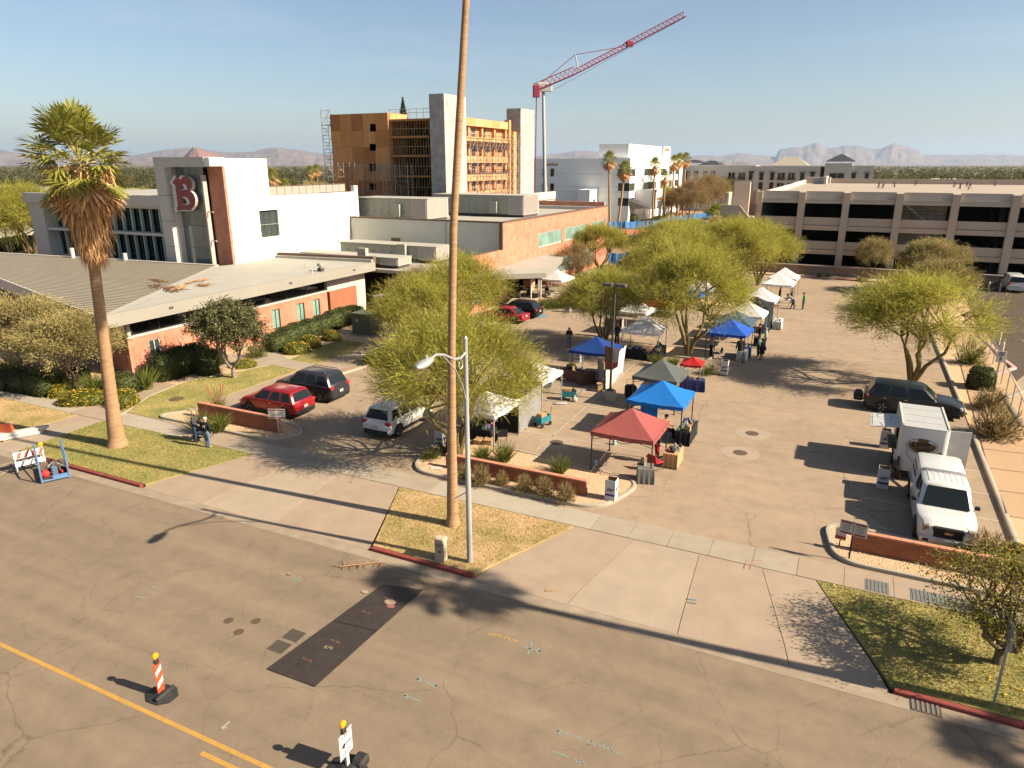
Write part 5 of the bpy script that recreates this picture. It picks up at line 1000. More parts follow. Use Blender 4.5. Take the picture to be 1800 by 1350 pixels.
mb.build('flower_spike', mat('coral_flower',(.5,.13,.10)), ry)
for px, py, lb in ((1153,641,'yucca rosette on the middle island, closer to the white canopy'),(1183,644,'yucca rosette on the middle island, closer to the red canopy')): bush('spear', px, py, (1.0,1.0,.9), lb, z=ZL+.1)
bush('brittle', 1245, 656, (1.3,1.3,.7), 'small shrub on the middle island by the white bin box', z=ZL+.1)
for px, py, s_ in ((960,543,1.6),(975,541,1.6),(990,539,1.6),(950,541,1.3)): bush('brittle', px, py, (s_*1.3,s_*1.3,s_*.8), 'leafy shrub in the bed between the entrance and the parked cars', 'shrubs in the entrance bed')
for px, py in ((1440,488),(1455,488),(1510,494),(1520,496)): bush('brittle', px, py, (.9,.9,.7), 'small dark shrub at the foot of the block wall', 'shrubs at the block wall')
bush('hedge', 1157, 395, (3,3,2), 'round bush before the white office wall'); bush('hedge', 1110, 391, (3,3,2), 'round bush at the white office corner palms')
for px, py in ((40,437),(55,437),(22,440)): bush('hedge', px, py, (3.4,3.4,2.2), 'rounded bush on the dirt beyond the ribbed roof', 'bushes west of the glass wing', z=0)
# ---------------- grass, pebbles
def inpoly(P, X, Y):
    c = np.zeros(len(X), bool); j = len(P)-1
    for i in range(len(P)):
        xi, yi = P[i][:2]; xj, yj = P[j][:2]; c ^= ((yi > Y) != (yj > Y)) & (X < (xj-xi)*(Y-yi)/(yj-yi+1e-12)+xi); j = i
    return c
def scatter(P, dens, seed):
    rg = np.random.default_rng(seed); xs = [p[0] for p in P]; ys = [p[1] for p in P]; n = int((max(xs)-min(xs))*(max(ys)-min(ys))*dens); X = rg.uniform(min(xs),max(xs),n); Y = rg.uniform(min(ys),max(ys),n); k = inpoly(P,X,Y); return X[k], Y[k], rg
M_gr = mat('grass_blade', (.38,.31,.10), rough=.8, scale=.6, col2=(.15,.18,.04), trans=.3, island=.35); M_grd = mat('dry_grass_blade', (.46,.34,.15), rough=.8, scale=.6, col2=(.21,.19,.05), trans=.3, island=.35)
PLRc = [(2.65,19.5),(12,19.5),(12,24.25),(.45,24.25)]; PL0c = [(-56,19.5),(-40.2,19.5),(-39.9,24.25),(-56,24.25)]
for i, (P, dn, m) in enumerate(((PL1,520,M_gr),(PLC,330,M_grd),(PLRc,600,M_gr),(PL0c,220,M_grd),(PLB,330,M_gr),(PLB2,300,M_gr))):
    X, Y, rg = scatter(P, dn, i); n = len(X); V, F = leaves(np.stack([X,Y,np.full(n,ZL+.012)],1), rg.normal(size=(n,3))*[.5,.5,.1]+np.array([0,0,.9]), rg.uniform(.04,.10,n), rg.uniform(.012,.03,n), rg)
    link('grass', fastmesh('grass', V, F, m), label=['short green grass on the corner lawn under the fan palm','thin dry grass on the lawn around the tall palm and lamp','thick grass on the lawn under the citrus tree','dry grass on the west street lawn','grass on the lawn before the brick wing','grass on the small lawn by the parked cars'][i], cat='grass', kind='stuff')
X, Y, rg = scatter(PLRc, 7, 77); n = len(X); V, F = leaves(np.stack([X,Y,np.full(n,ZL+.07)],1), rg.normal(size=(n,3))*[1,1,.1], .09, .06, rg, True); link('fallen_leaves', fastmesh('fallen_leaves', V, F, M_flow), label='yellow fallen leaves scattered on the lawn under the citrus tree', cat='leaves', kind='stuff')
M_peb = mat('pebble', (.52,.36,.23), var=.25, scale=3, island=.45)
for i, (k, lb) in enumerate((('C','tan pebbles covering the planted island'),('R','tan pebbles covering the corner bed'),('L','tan pebbles covering the west island'))):
    X, Y, rg = scatter(ISL[k], 170, 50+i); n = len(X); S_ = rg.uniform(.012,.04,n)[:,None,None]; T4 = np.array([[1,0,-.3],[-.5,.87,-.3],[-.5,-.87,-.3],[0,0,.8]]); V = (np.stack([X,Y,np.full(n,ZL+.105)],1)[:,None,:]+T4[None]*S_*rg.uniform(.6,1.4,(n,4,3))).reshape(-1,3)
    F = (np.array([[0,1,3],[1,2,3],[2,0,3]])[None]+4*np.arange(n)[:,None,None]).reshape(-1,3); link('pebbles', fastmesh('pebbles', V, F, M_peb), label=lb, cat='pebbles', kind='stuff')
# ---------------- far wooded suburb
rg = np.random.default_rng(5); V, F = [], []; r_ = random.Random(12); cnt = 0
dd = 200*np.exp(rg.uniform(0, math.log(35), 8200)); px = rg.uniform(-150, 1950, 8200); Ps = []
for d_, x_ in zip(dd, px):
    p = atD(x_, 290, d_)
    if -60 < p.x < 75 and p.y < 262: continue
    if p.y < 150 and p.x > -100: continue
    Ps.append((p.x, p.y, r_.uniform(4,9)*(1.15 if r_.random() < .08 else 1), r_.uniform(2.2,4.5)))
for x, y, h_, r0 in Ps:
    n = 44 if math.hypot(x,y) < 700 else 22; u = rg.normal(size=(n,3)); u = unit(u); P = u*[r0,r0,h_*.42]*rg.uniform(.55,1.0,(n,1))+[x,y,h_*.56]; sz = rg.uniform(.7,1.5,n)*(1 if n > 30 else 1.5); a, f_ = leaves(P, u+rg.normal(size=(n,3))*.7, sz, sz*.8, rg, True); F.append(f_+cnt); V.append(a); cnt += len(a)
M_fart = mat('far_foliage', (.085,.075,.03), rough=.9, scale=.03, col2=(.045,.05,.02), island=.12, trans=.5)
link('far_trees', fastmesh('far_trees', np.concatenate(V), np.concatenate(F), M_fart), label='distant tree canopy of the suburb spreading to the mountains', cat='trees', kind='stuff')
# individual trees one can pick out before the far suburb
for i, (px, D_, k, sc) in enumerate(((485,190,'c1',1.7),(510,205,'c1',1.9),(530,215,'c1',1.5),(552,200,'o1',1.9),(490,150,'o2',1.5),(520,160,'o1',1.5),(470,175,'p2',1.3),(250,180,'c1',1.6),(268,195,'c1',1.8),(235,170,'p3',1.3))):
    p = atD(px, 290, D_); p.z = 0; tree(k, p, 'mid-distance tree between the glass wing and the plywood hotel' if px > 400 else 'mid-distance tree behind the glass wing roof', 'trees behind the glass wing' if px < 400 else 'trees behind the white tower', i*.8, sc, name='suburban_tree')
for i, (px, D_, h_) in enumerate(((477,170,11.5),(497,175,9.0),(545,240,12),(556,250,12.5))): p = atD(px,290,D_); p.z = 0; palm(p, h_, 'thin palm among the trees left of the plywood hotel', .8, 'palms behind the white tower', r=.2)
# far low buildings
M_rft = mat('terracotta_roof', (.30,.13,.09), var=.1)
def shed(px, D_, wd, dp, hh, lb, mw, mr_, rz=.2):
    p = atD(px, 290, D_); p.z = 0; t = thing('far_building', lb, 'building', p, YAW+rz); MB().box(-wd/2,wd/2,-dp/2,dp/2,0,hh).build('wall', mw, t); MB().add([(-wd/2-.5,-dp/2-.5,hh),(wd/2+.5,-dp/2-.5,hh),(wd/2+.5,dp/2+.5,hh),(-wd/2-.5,dp/2+.5,hh),(-wd/2+1,0,hh*1.25+.6),(wd/2-1,0,hh*1.25+.6)], [(0,1,5,4),(1,2,5),(2,3,4,5),(3,0,4),(3,2,1,0)]).build('roof', mr_, t)
    for k in range(max(2,int(wd/5))): w0 = -wd/2+1.5+k*5; q = MB().box(w0,w0+1.6,-dp/2-.06,-dp/2-.01,hh*.35,hh*.75).build('window', M_alu, t); MB().box(w0+.1,w0+1.5,-dp/2-.09,-dp/2-.07,hh*.38,hh*.72).build('pane', M_gld, q)
shed(20,195,24,16,6.5,'brown and white low building with pale roof at the west edge',M_brown,M_memb); shed(1607,300,22,14,5.5,'long building with terracotta roof beyond the garage',M_cream,M_rft); shed(520,260,30,14,4.5,'white flat building behind the trees left of the hotel',M_wof,M_memb); shed(570,230,26,12,4,'low white warehouse at the foot of the scaffold',M_wof,M_memb); shed(215,240,26,12,5,'white low building behind the palm crown',M_wof,M_memb); shed(40,150,18,10,5,'pale green-roofed building west of the glass wing',M_cream,mat('pale_green_roof',(.45,.50,.42))); shed(1660,420,20,12,5,'pale low house beyond the garage parapet',M_cream,M_memb); shed(1740,380,18,12,5,'low house among far trees past the garage',M_cream,M_tanr); shed(480,330,22,12,5,'small white house among trees behind the white tower',M_cream,M_memb)
# ---------------- mountains
M_mtn = mat('desert_mountain', (.27,.175,.12), rough=1, scale=.0022, col2=(.085,.07,.06)); M_mesa = mat('red_mesa', (.24,.12,.085), rough=1, scale=.004, col2=(.14,.08,.065))  # mountain's darker tone paints in shaded faces for relief
from mathutils import noise
def range_(name, prof, D_, m, label, depth=.16, nx=260, seed=0):
    xs = np.linspace(prof[0][0], prof[-1][0], nx); ys = np.interp(xs, [p[0] for p in prof], [p[1] for p in prof]); V, F = [], []; ny = 14
    for j in range(ny):
        v = j/(ny-1); prof_v = 1-abs(v-.62)/.62 if v < .62 else 1-(v-.62)/.38
        for i, x in enumerate(xs):
            d_ = D_*(1-depth*.62+depth*v); p = atD(x, 290, d_); hmax = (290-ys[i])/FPX*D_
            nz = noise.fractal((x*.035+seed, v*5.0, seed*.7), 1.0, 2.0, 5); rz_ = abs(noise.fractal((x*.06, v*2.2+seed, 3.1), 1.0, 2.1, 4)); hh = hmax*(max(0,prof_v)**.85)*(1+.34*nz*(1-prof_v*.75)-.6*rz_*(1-prof_v))
            if v == 0 or j == ny-1: hh = -30
            V.append((p.x, p.y, hh))
    for j in range(ny-1):
        for i in range(nx-1): a = j*nx+i; F.append((a, a+1, a+nx+1, a+nx))
    o = link(name, fastmesh(name, V, F, m)); o['kind'] = 'structure'
range_('mountains', [(-200,272),(-60,262),(0,263),(45,272),(90,276),(150,278),(235,274),(275,268),(315,263),(345,262),(400,270),(450,267),(490,262),(540,268),(590,272),(640,282),(660,289)], 26000, M_mtn, '', seed=2)
range_('mountains', [(900,289),(945,276),(985,271),(1010,266),(1040,268),(1070,268),(1110,274),(1200,277),(1240,273),(1265,275),(1300,270),(1330,273),(1362,277),(1366,266),(1385,263),(1405,262),(1420,256),(1432,253),(1448,262),(1462,261),(1480,258),(1505,259),(1530,261),(1545,262),(1566,254),(1588,259),(1610,265),(1620,273),(1660,274),(1720,272),(1760,273),(1850,274),(2000,282)], 30000, M_mtn, '', nx=420, seed=5)
range_('mesa', [(318,289),(326,274),(338,264),(343,260),(352,261),(362,264),(378,270),(392,276),(410,288)], 12000, M_mesa, '', depth=.1, nx=90, seed=8)
range_('foothills', [(1230,289),(1262,284),(1272,282),(1285,286),(1300,283),(1312,283),(1330,288)], 14000, M_mtn, '', depth=.1, nx=80, seed=9)
range_('foothills', [(215,289),(240,285),(270,283),(300,282),(330,285),(360,289)], 14000, M_mtn, '', depth=.1, nx=80, seed=10)
hz = bpy.data.materials.new('haze_air'); hz.use_nodes = True; hz.node_tree.nodes.clear(); vo = hz.node_tree.nodes.new('ShaderNodeVolumePrincipled'); vo.inputs['Color'].default_value = (.56,.74,1.0,1); vo.inputs['Density'].default_value = 1.9e-5; vo.inputs['Anisotropy'].default_value = .2; om = hz.node_tree.nodes.new('ShaderNodeOutputMaterial'); hz.node_tree.links.new(vo.outputs[0], om.inputs['Volume'])
HZ = MB().box(-62000,62000,-62000,62000,-1.1,1250).build('haze', hz, kind='stuff', label='thin pale haze lying over the plain', cat='haze')
# ================================================================== VEHICLES
M_tyre = mat('tyre_rubber', (.018,.018,.018), rough=.85, var=.2, scale=8); M_rim = mat('alloy_rim', (.45,.44,.42), rough=.3, metal=.7, var=.05); M_cgl = mat('car_glass', (.012,.016,.018), rough=.05, var=.1, spec=.22); M_trim = mat('black_plastic', (.022,.022,.022), rough=.6, var=.15)
M_tail = mat('red_lamp', (.30,.012,.015), rough=.15, var=.1, coat=.6); M_head = mat('clear_lamp', (.62,.60,.55), rough=.1, var=.1, coat=.8); M_chr = mat('chrome', (.6,.6,.58), rough=.15, metal=1, var=.03); M_plate = mat('plate_white', (.55,.52,.46), var=.15, scale=30)
def paint(name, col, metal=.2): return mat(name, col, rough=.3, var=.05, scale=3, metal=metal if max(col) > .1 else 0, spec=.35, coat=.5 if max(col) > .1 else .15)
def lerp(a, b, t): return a+(b-a)*t
WHEEL = {}
def wheel_mesh(r, w):
    k = (round(r,2), round(w,2))
    if k not in WHEEL:
        XR = Matrix.Rotation(math.pi/2, 4, 'X')
        ty = MB().lathe((0,0,0), [(r*.62,-w/2),(r*.93,-w/2),(r,-w*.3),(r,w*.3),(r*.93,w/2),(r*.62,w/2)], 22, X=XR).mesh('tyre', M_tyre, 50)
        ri = MB().lathe((0,0,0), [(r*.66,-w*.42),(r*.66,-w*.36),(r*.58,-w*.3),(r*.56,-w*.05),(.02,-w*.04)], 22, X=XR)
        ri.lathe((0,0,0), [(r*.66,w*.42),(r*.66,w*.36),(r*.58,w*.3),(r*.56,w*.05),(.02,w*.04)], 22, X=XR); sp = MB()
        for s_ in (-1, 1):
            for i in range(5):
                a = 2*math.pi*i/5; sp.bar((.05*math.cos(a), s_*w*.36, .05*math.sin(a)), (r*.6*math.cos(a), s_*w*.4, r*.6*math.sin(a)), r*.17, .03)
            sp.lathe((0,0,0), [(r*.16,s_*w*.38),(r*.13,s_*w*.44),(.01,s_*w*.45)] if s_ > 0 else [(.01,-w*.45),(r*.13,-w*.44),(r*.16,-w*.38)], 12, X=XR)
        WHEEL[k] = (ty, ri.mesh('brake_dish', M_trim, 50), sp.mesh('rim', M_rim, 50))
    return WHEEL[k]
def car(name, label, loc, rz, L, Wd, H, col, kind='suv', wb=None, wr=.35, clad=False, rails=False, cat='car', plate=True, belt=.60, extra=None):
    root = thing(name, label, cat, loc, rz); hw = Wd/2; wb = wb or L*.58; zb = .24; BZ = H*belt
    hood = {'suv':.40,'sedan':.38,'wagon':.40,'pickup':.48,'van':.40}[kind]      # hood line at the windscreen, as x fraction
    # lower body stations: x fraction, width factor, bottom, shoulder, top
    hz_ = BZ*(.99 if kind != 'sedan' else .97); nose = BZ*(.86 if kind != 'pickup' else .97)
    if kind == 'sedan': ST = [(-.5,.84,.38,.62,.74),(-.485,.90,.30,.70,.80),(-.44,.95,.26,BZ*.93,BZ*1.02),(-.30,1,.22,BZ*.96,BZ*1.03)]
    elif kind == 'pickup': ST = [(-.5,.95,.42,BZ*.9,BZ*.98),(-.49,.97,.36,BZ*.95,BZ),(-.40,1,.34,BZ*.96,BZ),(-.2,1,.30,BZ*.96,BZ)]
    else: ST = [(-.5,.88,.40,.72,.86),(-.485,.93,.30,BZ*.88,BZ*.96),(-.45,.97,.26,BZ*.95,BZ),(-.25,1,.24,BZ*.96,BZ)]
    ST += [(0,1,.22,BZ*.96,BZ),(.16,1,.22,BZ*.96,BZ),(.26,1,.24,BZ*.95,hz_),(.36,.985,.26,lerp(BZ,nose,.4)*.95,lerp(hz_,nose,.35)),(.44,.94,.28,nose*.90,nose*1.0),(.485,.86,.30,nose*.76,nose*.9),(.5,.78,.36,nose*.62,nose*.72)]
    rings = [[(f*L,-hw*w*.86,b),(f*L,-hw*w*.97,b+.08),(f*L,-hw*w,lerp(b,s,.55)),(f*L,-hw*w*.985,s),(f*L,-hw*w*.88,lerp(s,t,.8)),(f*L,-hw*w*.55,t),(f*L,hw*w*.55,t),(f*L,hw*w*.88,lerp(s,t,.8)),(f*L,hw*w*.985,s),(f*L,hw*w,lerp(b,s,.55)),(f*L,hw*w*.97,b+.08),(f*L,hw*w*.86,b)] for f, w, b, s, t in ST]
    body = MB().loft(rings)
    # greenhouse
    G = {'suv':(-.475,.235,-.40,.085,.93,.74),'wagon':(-.47,.225,-.36,.07,.92,.72),'sedan':(-.40,.225,-.22,.06,.90,.70),'pickup':(-.14,.225,-.115,.115,.92,.80),'van':(-.485,.36,-.45,.20,.95,.80)}[kind]
    xr0, xf0, xr1, xf1, w0, w1 = G[0]*L, G[1]*L, G[2]*L, G[3]*L, G[4]*hw, G[5]*hw; z0, z1 = BZ-.03, H-.05
    def gring(v, inset=0, zz=None):
        a, b, w = lerp(xr0,xr1,v)+inset, lerp(xf0,xf1,v)-inset, lerp(w0,w1,v)-inset; z = zz if zz is not None else lerp(z0,z1,v); c = .12
        return [(a,-w+c,z),(a+c*.6,-w,z),(b-c*1.2,-w,z),(b,-w+c,z),(b+.02,0,z),(b,w-c,z),(b-c*1.2,w,z),(a+c*.6,w,z),(a,w-c,z),(a-.02,0,z)]
    body.loft([gring(0), gring(.5), gring(.93), gring(1,.05), gring(1,.22,z1+.045)])
    bo = body.build('body', col, root, smooth=38)
    off = .012
    def side(u, v, s): return Vector((lerp(lerp(xr0,xr1,v),lerp(xf0,xf1,v),u), s*(lerp(w0,w1,v)+off), lerp(z0,z1,v)))
    def face(u, v, fr): x = (lerp(xf0,xf1,v)+off+.02) if fr else (lerp(xr0,xr1,v)-off-.02); w = lerp(w0,w1,v)-.10; return Vector((x, lerp(-w,w,u), lerp(z0,z1,v)))
    spl = {'suv':((.06,.30),(.34,.60),(.64,.93)),'wagon':((.06,.30),(.34,.60),(.64,.93)),'sedan':((.12,.46),(.50,.88)),'pickup':((.10,.48),(.53,.86)),'van':((.68,.92),)}[kind]
    for s in (-1, 1):
        for a, b in spl:
            q = [side(a+.015,.10,s), side(b-.005,.10,s), side(b-(.02 if b < .9 else .01),.86,s), side(a+.02,.86,s)]; MB().add(q, [(0,1,2,3) if s < 0 else (3,2,1,0)]).build('side_window', M_cgl, root)
    MB().add([face(0,.06,1),face(1,.06,1),face(.96,.92,1),face(.04,.92,1)], [(0,1,2,3)]).build('windscreen', M_cgl, root)
    if not (kind == 'pickup'): MB().add([face(1,.18 if kind != 'sedan' else .05,0),face(0,.18 if kind != 'sedan' else .05,0),face(.05,.88,0),face(.95,.88,0)], [(0,1,2,3)]).build('rear_window', M_cgl, root)
    # wheels and arches
    for fx in (-wb/2-.02*L, wb/2):
        for s in (-1, 1):
            mb = MB(); n = 14; R_ = wr*1.16; cz = wr; y0, y1 = s*(hw-.16), s*(hw+.004)
            pts = [(fx+R_*math.cos(math.pi*k/n), cz+R_*math.sin(math.pi*k/n)) for k in range(n+1)]+[(fx-R_, zb-.02),(fx+R_, zb-.02)]
            mb.add([(x,y1,z) for x, z in pts]+[(x,y0,z) for x, z in pts], [tuple(range(len(pts))) if s < 0 else tuple(range(len(pts)))[::-1]]+[(i,(i+1)%len(pts),len(pts)+(i+1)%len(pts),len(pts)+i) for i in range(len(pts))]); mb.build('wheel_arch', M_trim, root)
            ty, di, ri = wheel_mesh(wr, .24); w_ = link('wheel', ty, root, (fx, s*(hw-.105), wr)); link('brake_dish', di, w_); link('rim', ri, w_)
    # lower cladding, bumpers, lights
    MB().box(-L*.47,L*.46,-hw*.93,hw*.93,zb-.05,zb+.04).build('floor_pan', M_trim, root)
    if clad or kind in ('suv','wagon'):
        for s in (-1,1): MB().box(-wb/2+wr,wb/2-wr*1.1,s*hw-.02,s*hw+.012,zb,zb+.16).build('sill', M_trim, root)
    MB().bev((-L*.487,0,.44),(.16,Wd*.86,.26),.05).build('rear_bumper', M_trim if clad or kind in ('suv','pickup') else col, root); MB().bev((L*.482,0,.40),(.14,Wd*.78,.22),.05).build('front_bumper', M_trim if clad else col, root)
    for s in (-1,1):
        tz = BZ*.92 if kind in ('suv','wagon','van') else BZ*.86; MB().bev((-L*.478,s*hw*.80,tz),(.16,.34,.17 if kind != 'van' else .4),.04).build('tail_light', M_tail, root)
        if kind != 'pickup': MB().bev((L*.455,s*hw*.72,nose*.84),(.2,.40,.17),.05).build('headlight', M_head, root)
        MB().bev((lerp(xf0,xf1,.2)-.12,s*(hw+.07),BZ+.1),(.12,.2,.15),.04).build('mirror', M_trim if kind in ('pickup','van') or clad else col, root)
        for u in ((.25,.55) if kind != 'van' else (.7,)): MB().box(lerp(xr0,xf0,u)-.09,lerp(xr0,xf0,u)+.09,s*hw*.985-.01,s*hw+.008,BZ*.86,BZ*.86+.03).build('door_handle', M_chr if kind != 'sedan' else col, root)
        for u in (.335,.62,.93) if kind != 'pickup' else (.06,.5,.93):
            x = lerp(xr0,xf0,u); MB().box(x-.006,x+.006,s*hw-.004,s*hw+.003,.34,BZ*.93).build('door_seam', M_trim, root)
    MB().bev((L*.487,0,nose*.70),(.08,Wd*.48,.2),.03).build('grille', M_trim, root)
    if plate: MB().box(-L*.5-.035,-L*.5-.02,-.16,.16,.62,.78).build('number_plate', M_plate, root)
    if rails:
        for s in (-1,1): MB().path([(xr1+.15,s*(w1-.12),H-.02),(xr1+.2,s*(w1-.12),H+.05),(xf1-.3,s*(w1-.12),H+.05),(xf1-.2,s*(w1-.12),H-.02)], .022, 5).build('roof_rail', M_chr if rails == 2 else M_trim, root)
    return root
def at(px, py, dx=0, dy=0): p = g(px, py, ZL); return Vector((p.x+dx, p.y+dy, ZL))
red = paint('red_paint', (.36,.012,.018)); gun = paint('gunmetal_paint', (.035,.032,.038), .5); wht = paint('white_paint', (.74,.73,.70), 0); navy = paint('dark_teal_paint', (.016,.024,.028), .1); blk = paint('black_paint', (.012,.012,.014), .1); slv = paint('silver_paint', (.42,.41,.39), .7)
car('red_suv', 'red compact SUV parked beside the low brick wall', (-29.72,29.85,ZL), math.pi, 4.45, 1.85, 1.64, red, 'suv', clad=True, rails=False, cat='suv')
car('dark_suv', 'dark grey boxy SUV with roof rack parked beside the red SUV', (-29.9,33.1,ZL), math.pi, 4.8, 1.92, 1.82, gun, 'suv', wr=.39, rails=2, cat='suv')
car('white_suv', 'white SUV with black bumper parked below the big palo verde', (-21.7,30.95,ZL), math.pi/2, 4.6, 1.86, 1.69, wht, 'suv', wr=.36, clad=True, rails=2, cat='suv')
car('grey_hatchback', 'grey car half hidden by palo verde branches near the footpath', (-29.3,41.2,ZL), math.pi, 4.5, 1.85, 1.6, gun, 'suv', cat='car'); car('pale_car', 'pale blue-grey car behind the palo verde, next to the grey one', (-28.9,44.6,ZL), math.pi, 4.5, 1.82, 1.55, slv, 'wagon', cat='car')
car('red_sedan', 'red saloon car parked on the blue-marked bays', (-28.7,58.6,ZL), math.pi, 4.7, 1.84, 1.44, red, 'sedan', cat='car'); car('black_wagon', 'black estate car parked beside the red saloon', (-28.5,61.3,ZL), math.pi, 4.75, 1.85, 1.6, blk, 'wagon', rails=1, cat='car')
car('silver_suv', 'silver SUV parked at the blue tarp fence', (-26.6,94.5,ZL), rad(8), 4.6, 1.85, 1.72, slv, 'suv', rails=1, cat='suv')
cr_ = car('dark_crossover', 'dark blue-green crossover parked behind the coffee trailer', (4.55,46.0,ZL), 0, 5.2, 2.0, 1.78, navy, 'suv', wr=.39, cat='suv')
car('white_van', 'white cargo van parked against the block wall', (17.9,100.0-.1,ZL), math.pi/2, 4.9, 1.95, 1.95, wht, 'van', cat='van', belt=.55)
hr_ = thing('hitch_carrier', 'dark covered cargo carrier hung on the crossover hitch', 'cargo carrier', (1.62,45.9,ZL+.52)); MB().bev((0,0,.2),(.5,1.1,.42),.12).build('cover', M_trim, hr_, smooth=40); MB().box(-.1,.75,-.05,.05,-.06,0).build('bracket', M_trim, hr_)
# pickup with a bed cap
pk = car('white_pickup', 'white pickup truck with a white bed cap, nose to the brick wall', (4.72,31.2,ZL), -math.pi/2, 5.9, 2.03, 1.93, wht, 'pickup', wb=3.7, wr=.42, cat='pickup', belt=.615)
H_ = 1.93; mb = MB(); hw = 1.015
def capr(x, w, z0, z1, i=0): return [(x,-w,z0),(x,-w*.97,lerp(z0,z1,.55)),(x,-w*.86+i,z1-.05),(x,-w*.7,z1),(x,w*.7,z1),(x,w*.86-i,z1-.05),(x,w*.97,lerp(z0,z1,.55)),(x,w,z0)]
mb.loft([capr(-2.92,.9,1.15,1.72),capr(-2.84,.93,1.15,1.86),capr(-2.5,.94,1.15,1.93),capr(-1.2,.94,1.15,1.95),capr(-.86,.94,1.15,1.93),capr(-.84,.9,1.15,1.88)]); mb.build('bed_cap', wht, pk, smooth=40)
for s in (-1,1): MB().add([(-2.6,s*.937,1.28),(-1.1,s*.937,1.28),(-1.15,s*.90,1.66),(-2.5,s*.90,1.66)], [(0,1,2,3) if s < 0 else (3,2,1,0)]).build('cap_window', M_cgl, pk)
for k in range(7): y = -.6+k*.2; MB().box(-.6,.42,y-.012,y+.012,1.915,1.932).build('roof_rib', mat('white_rib',(.62,.61,.58)), pk)
MB().bev((2.90,0,.86),(.12,1.05,.42),.05).build('grille', M_trim, pk); MB().lathe((0,0,0), [(.10,0),(.16,.02),(.16,.04),(.02,.05)], 16, X=Matrix.Translation((2.95,0,.9)) @ Matrix.Diagonal((1,1,.5,1)) @ Matrix.Rotation(math.pi/2,4,'Y')).build('badge', M_chr, pk)
MB().bev((2.93,0,.52),(.16,1.85,.24),.06).build('front_bumper', wht, pk)
for s in (-1,1): MB().bev((2.80,s*.74,.93),(.22,.26,.28),.04).build('headlight', mat('amber_clear_lamp',(.36,.30,.2),rough=.15,coat=.6), pk); MB().bev((2.98,s*.72,.50),(.1,.22,.12),.03).build('fog_light', M_trim, pk)
MB().box(1.30,1.36,-.75,.75,1.175,1.20).build('wiper_cowl', M_trim, pk)
# coffee trailer
tr = thing('coffee_trailer', 'white coffee trailer with cup logo and raised serving hatch', 'trailer', (4.2,36.75,ZL)); M_tw = mat('white_trailer_skin', (.70,.69,.66), rough=.35, var=.03, spec=.5); M_tr = mat('trailer_roof', (.52,.52,.50), rough=.45, var=.08); M_cof = mat('coffee_brown', (.20,.105,.04), var=.1); M_ink = mat('black_ink', (.02,.02,.03), var=.1)
# shell: rounded front face towards the street (-y); serving side -x has an opening
tb = MB(); x0, x1, y0, y1, z0, z1 = -.98, .98, -1.75, 1.85, .45, 2.62
wall(tb, 'x', x0, .06, y0+.25, y1, z0, z1, [(-.9,.95,1.25,2.25)]); tb.box(x1-.06,x1,y0+.25,y1,z0,z1); tb.box(x0+.06,x1-.06,y1-.06,y1,z0,z1)
n = 8; fr = [(x0,y0+.25)]+[(x0+.25-.25*math.cos(math.pi/2*k/n), y0+.25-.25*math.sin(math.pi/2*k/n)) for k in range(1,n+1)]+[(x1-.25+.25*math.sin(math.pi/2*k/n), y0+.25-.25*math.cos(math.pi/2*k/n)) for k in range(0,n)]+[(x1,y0+.25)]
tb.add([(x,y,z0) for x,y in fr]+[(x,y,z1) for x,y in fr], [(i,i+1,len(fr)+i+1,len(fr)+i) for i in range(len(fr)-1)]); tb.build('shell', M_tw, tr, smooth=35)
MB().prism(fr+[(x1,y1),(x0,y1)], z1, z1+.05).build('roof', M_tr, tr); MB().prism(fr+[(x1,y1),(x0,y1)], z0-.08, z0+.03).build('floor', M_trim, tr)
for y in (-.9,.1,1.1): MB().box(x0+.05,x1-.05,y-.03,y+.03,z1+.05,z1+.065).build('roof_seam', M_alw, tr)
MB().box(x0+.02,x0+.1,y0+.2,y1,z1-.02,z1+.09).build('roof_edge', M_alw, tr); MB().box(x1-.1,x1-.02,y0+.2,y1,z1-.02,z1+.09).build('roof_edge', M_alw, tr)
MB().box(x0+.3,x1-.1,y1-.5,y1-.1,z0,2.2).box(x0+.75,x1-.1,-.9,.9,z0,1.4).build('interior_fittings', M_trim, tr)
MB().box(x0-.35,x0,-.9,.95,1.18,1.24).build('serving_shelf', M_alu, tr); MB().box(x0-.01,x0+.05,-1.0,1.05,.5,1.16).build('panel', M_tw, tr)
hatch = MB().box(-1.2,0,-.98,1.03,-.02,.02,X=Matrix.Translation((x0-.02,0,2.3)) @ Matrix.Rotation(rad(-6),4,'Y')).build('hatch', M_tw, tr)
for y in (-.9,.95): MB().tube((x0-.02,y,1.7),(x0-.85,y,2.36),.02,n=5).build('gas_strut', M_alu, tr)
for k in range(7): MB().ball((x0-1.16+.0*k,-.9+k*.3,2.26),.03,6).build('string_bulb', M_dk, tr)
MB().box(0,.86,-.03,.03,-1.05,1.05,X=Matrix.Translation((x1+.02,y0+.32,z0+1.1)) @ Matrix.Rotation(rad(12),4,'Z')).build('side_door', mat('door_grey',(.48,.465,.44),rough=.4), tr)
ty, di, ri = wheel_mesh(.33,.2)
for yy in (.2,): 
    for s in (-1,1): w_ = link('wheel', ty, tr, (s*.93,yy,.33), math.pi/2); link('brake_dish', di, w_); link('rim', ri, w_); MB().box(s*.93-.13,s*.93+.13,yy-.45,yy+.45,.66,.72).build('mudguard', M_alu, tr)
MB().bar((-.6,y0+.2,.42),(0,y0-1.0,.42),.08,.1).bar((.6,y0+.2,.42),(0,y0-1.0,.42),.08,.1).build('tow_tongue', M_trim, tr); MB().tube((0,y0-.9,0),(0,y0-.9,.5),.04,n=8).build('jack', M_alu, tr)
yf = y0-.006
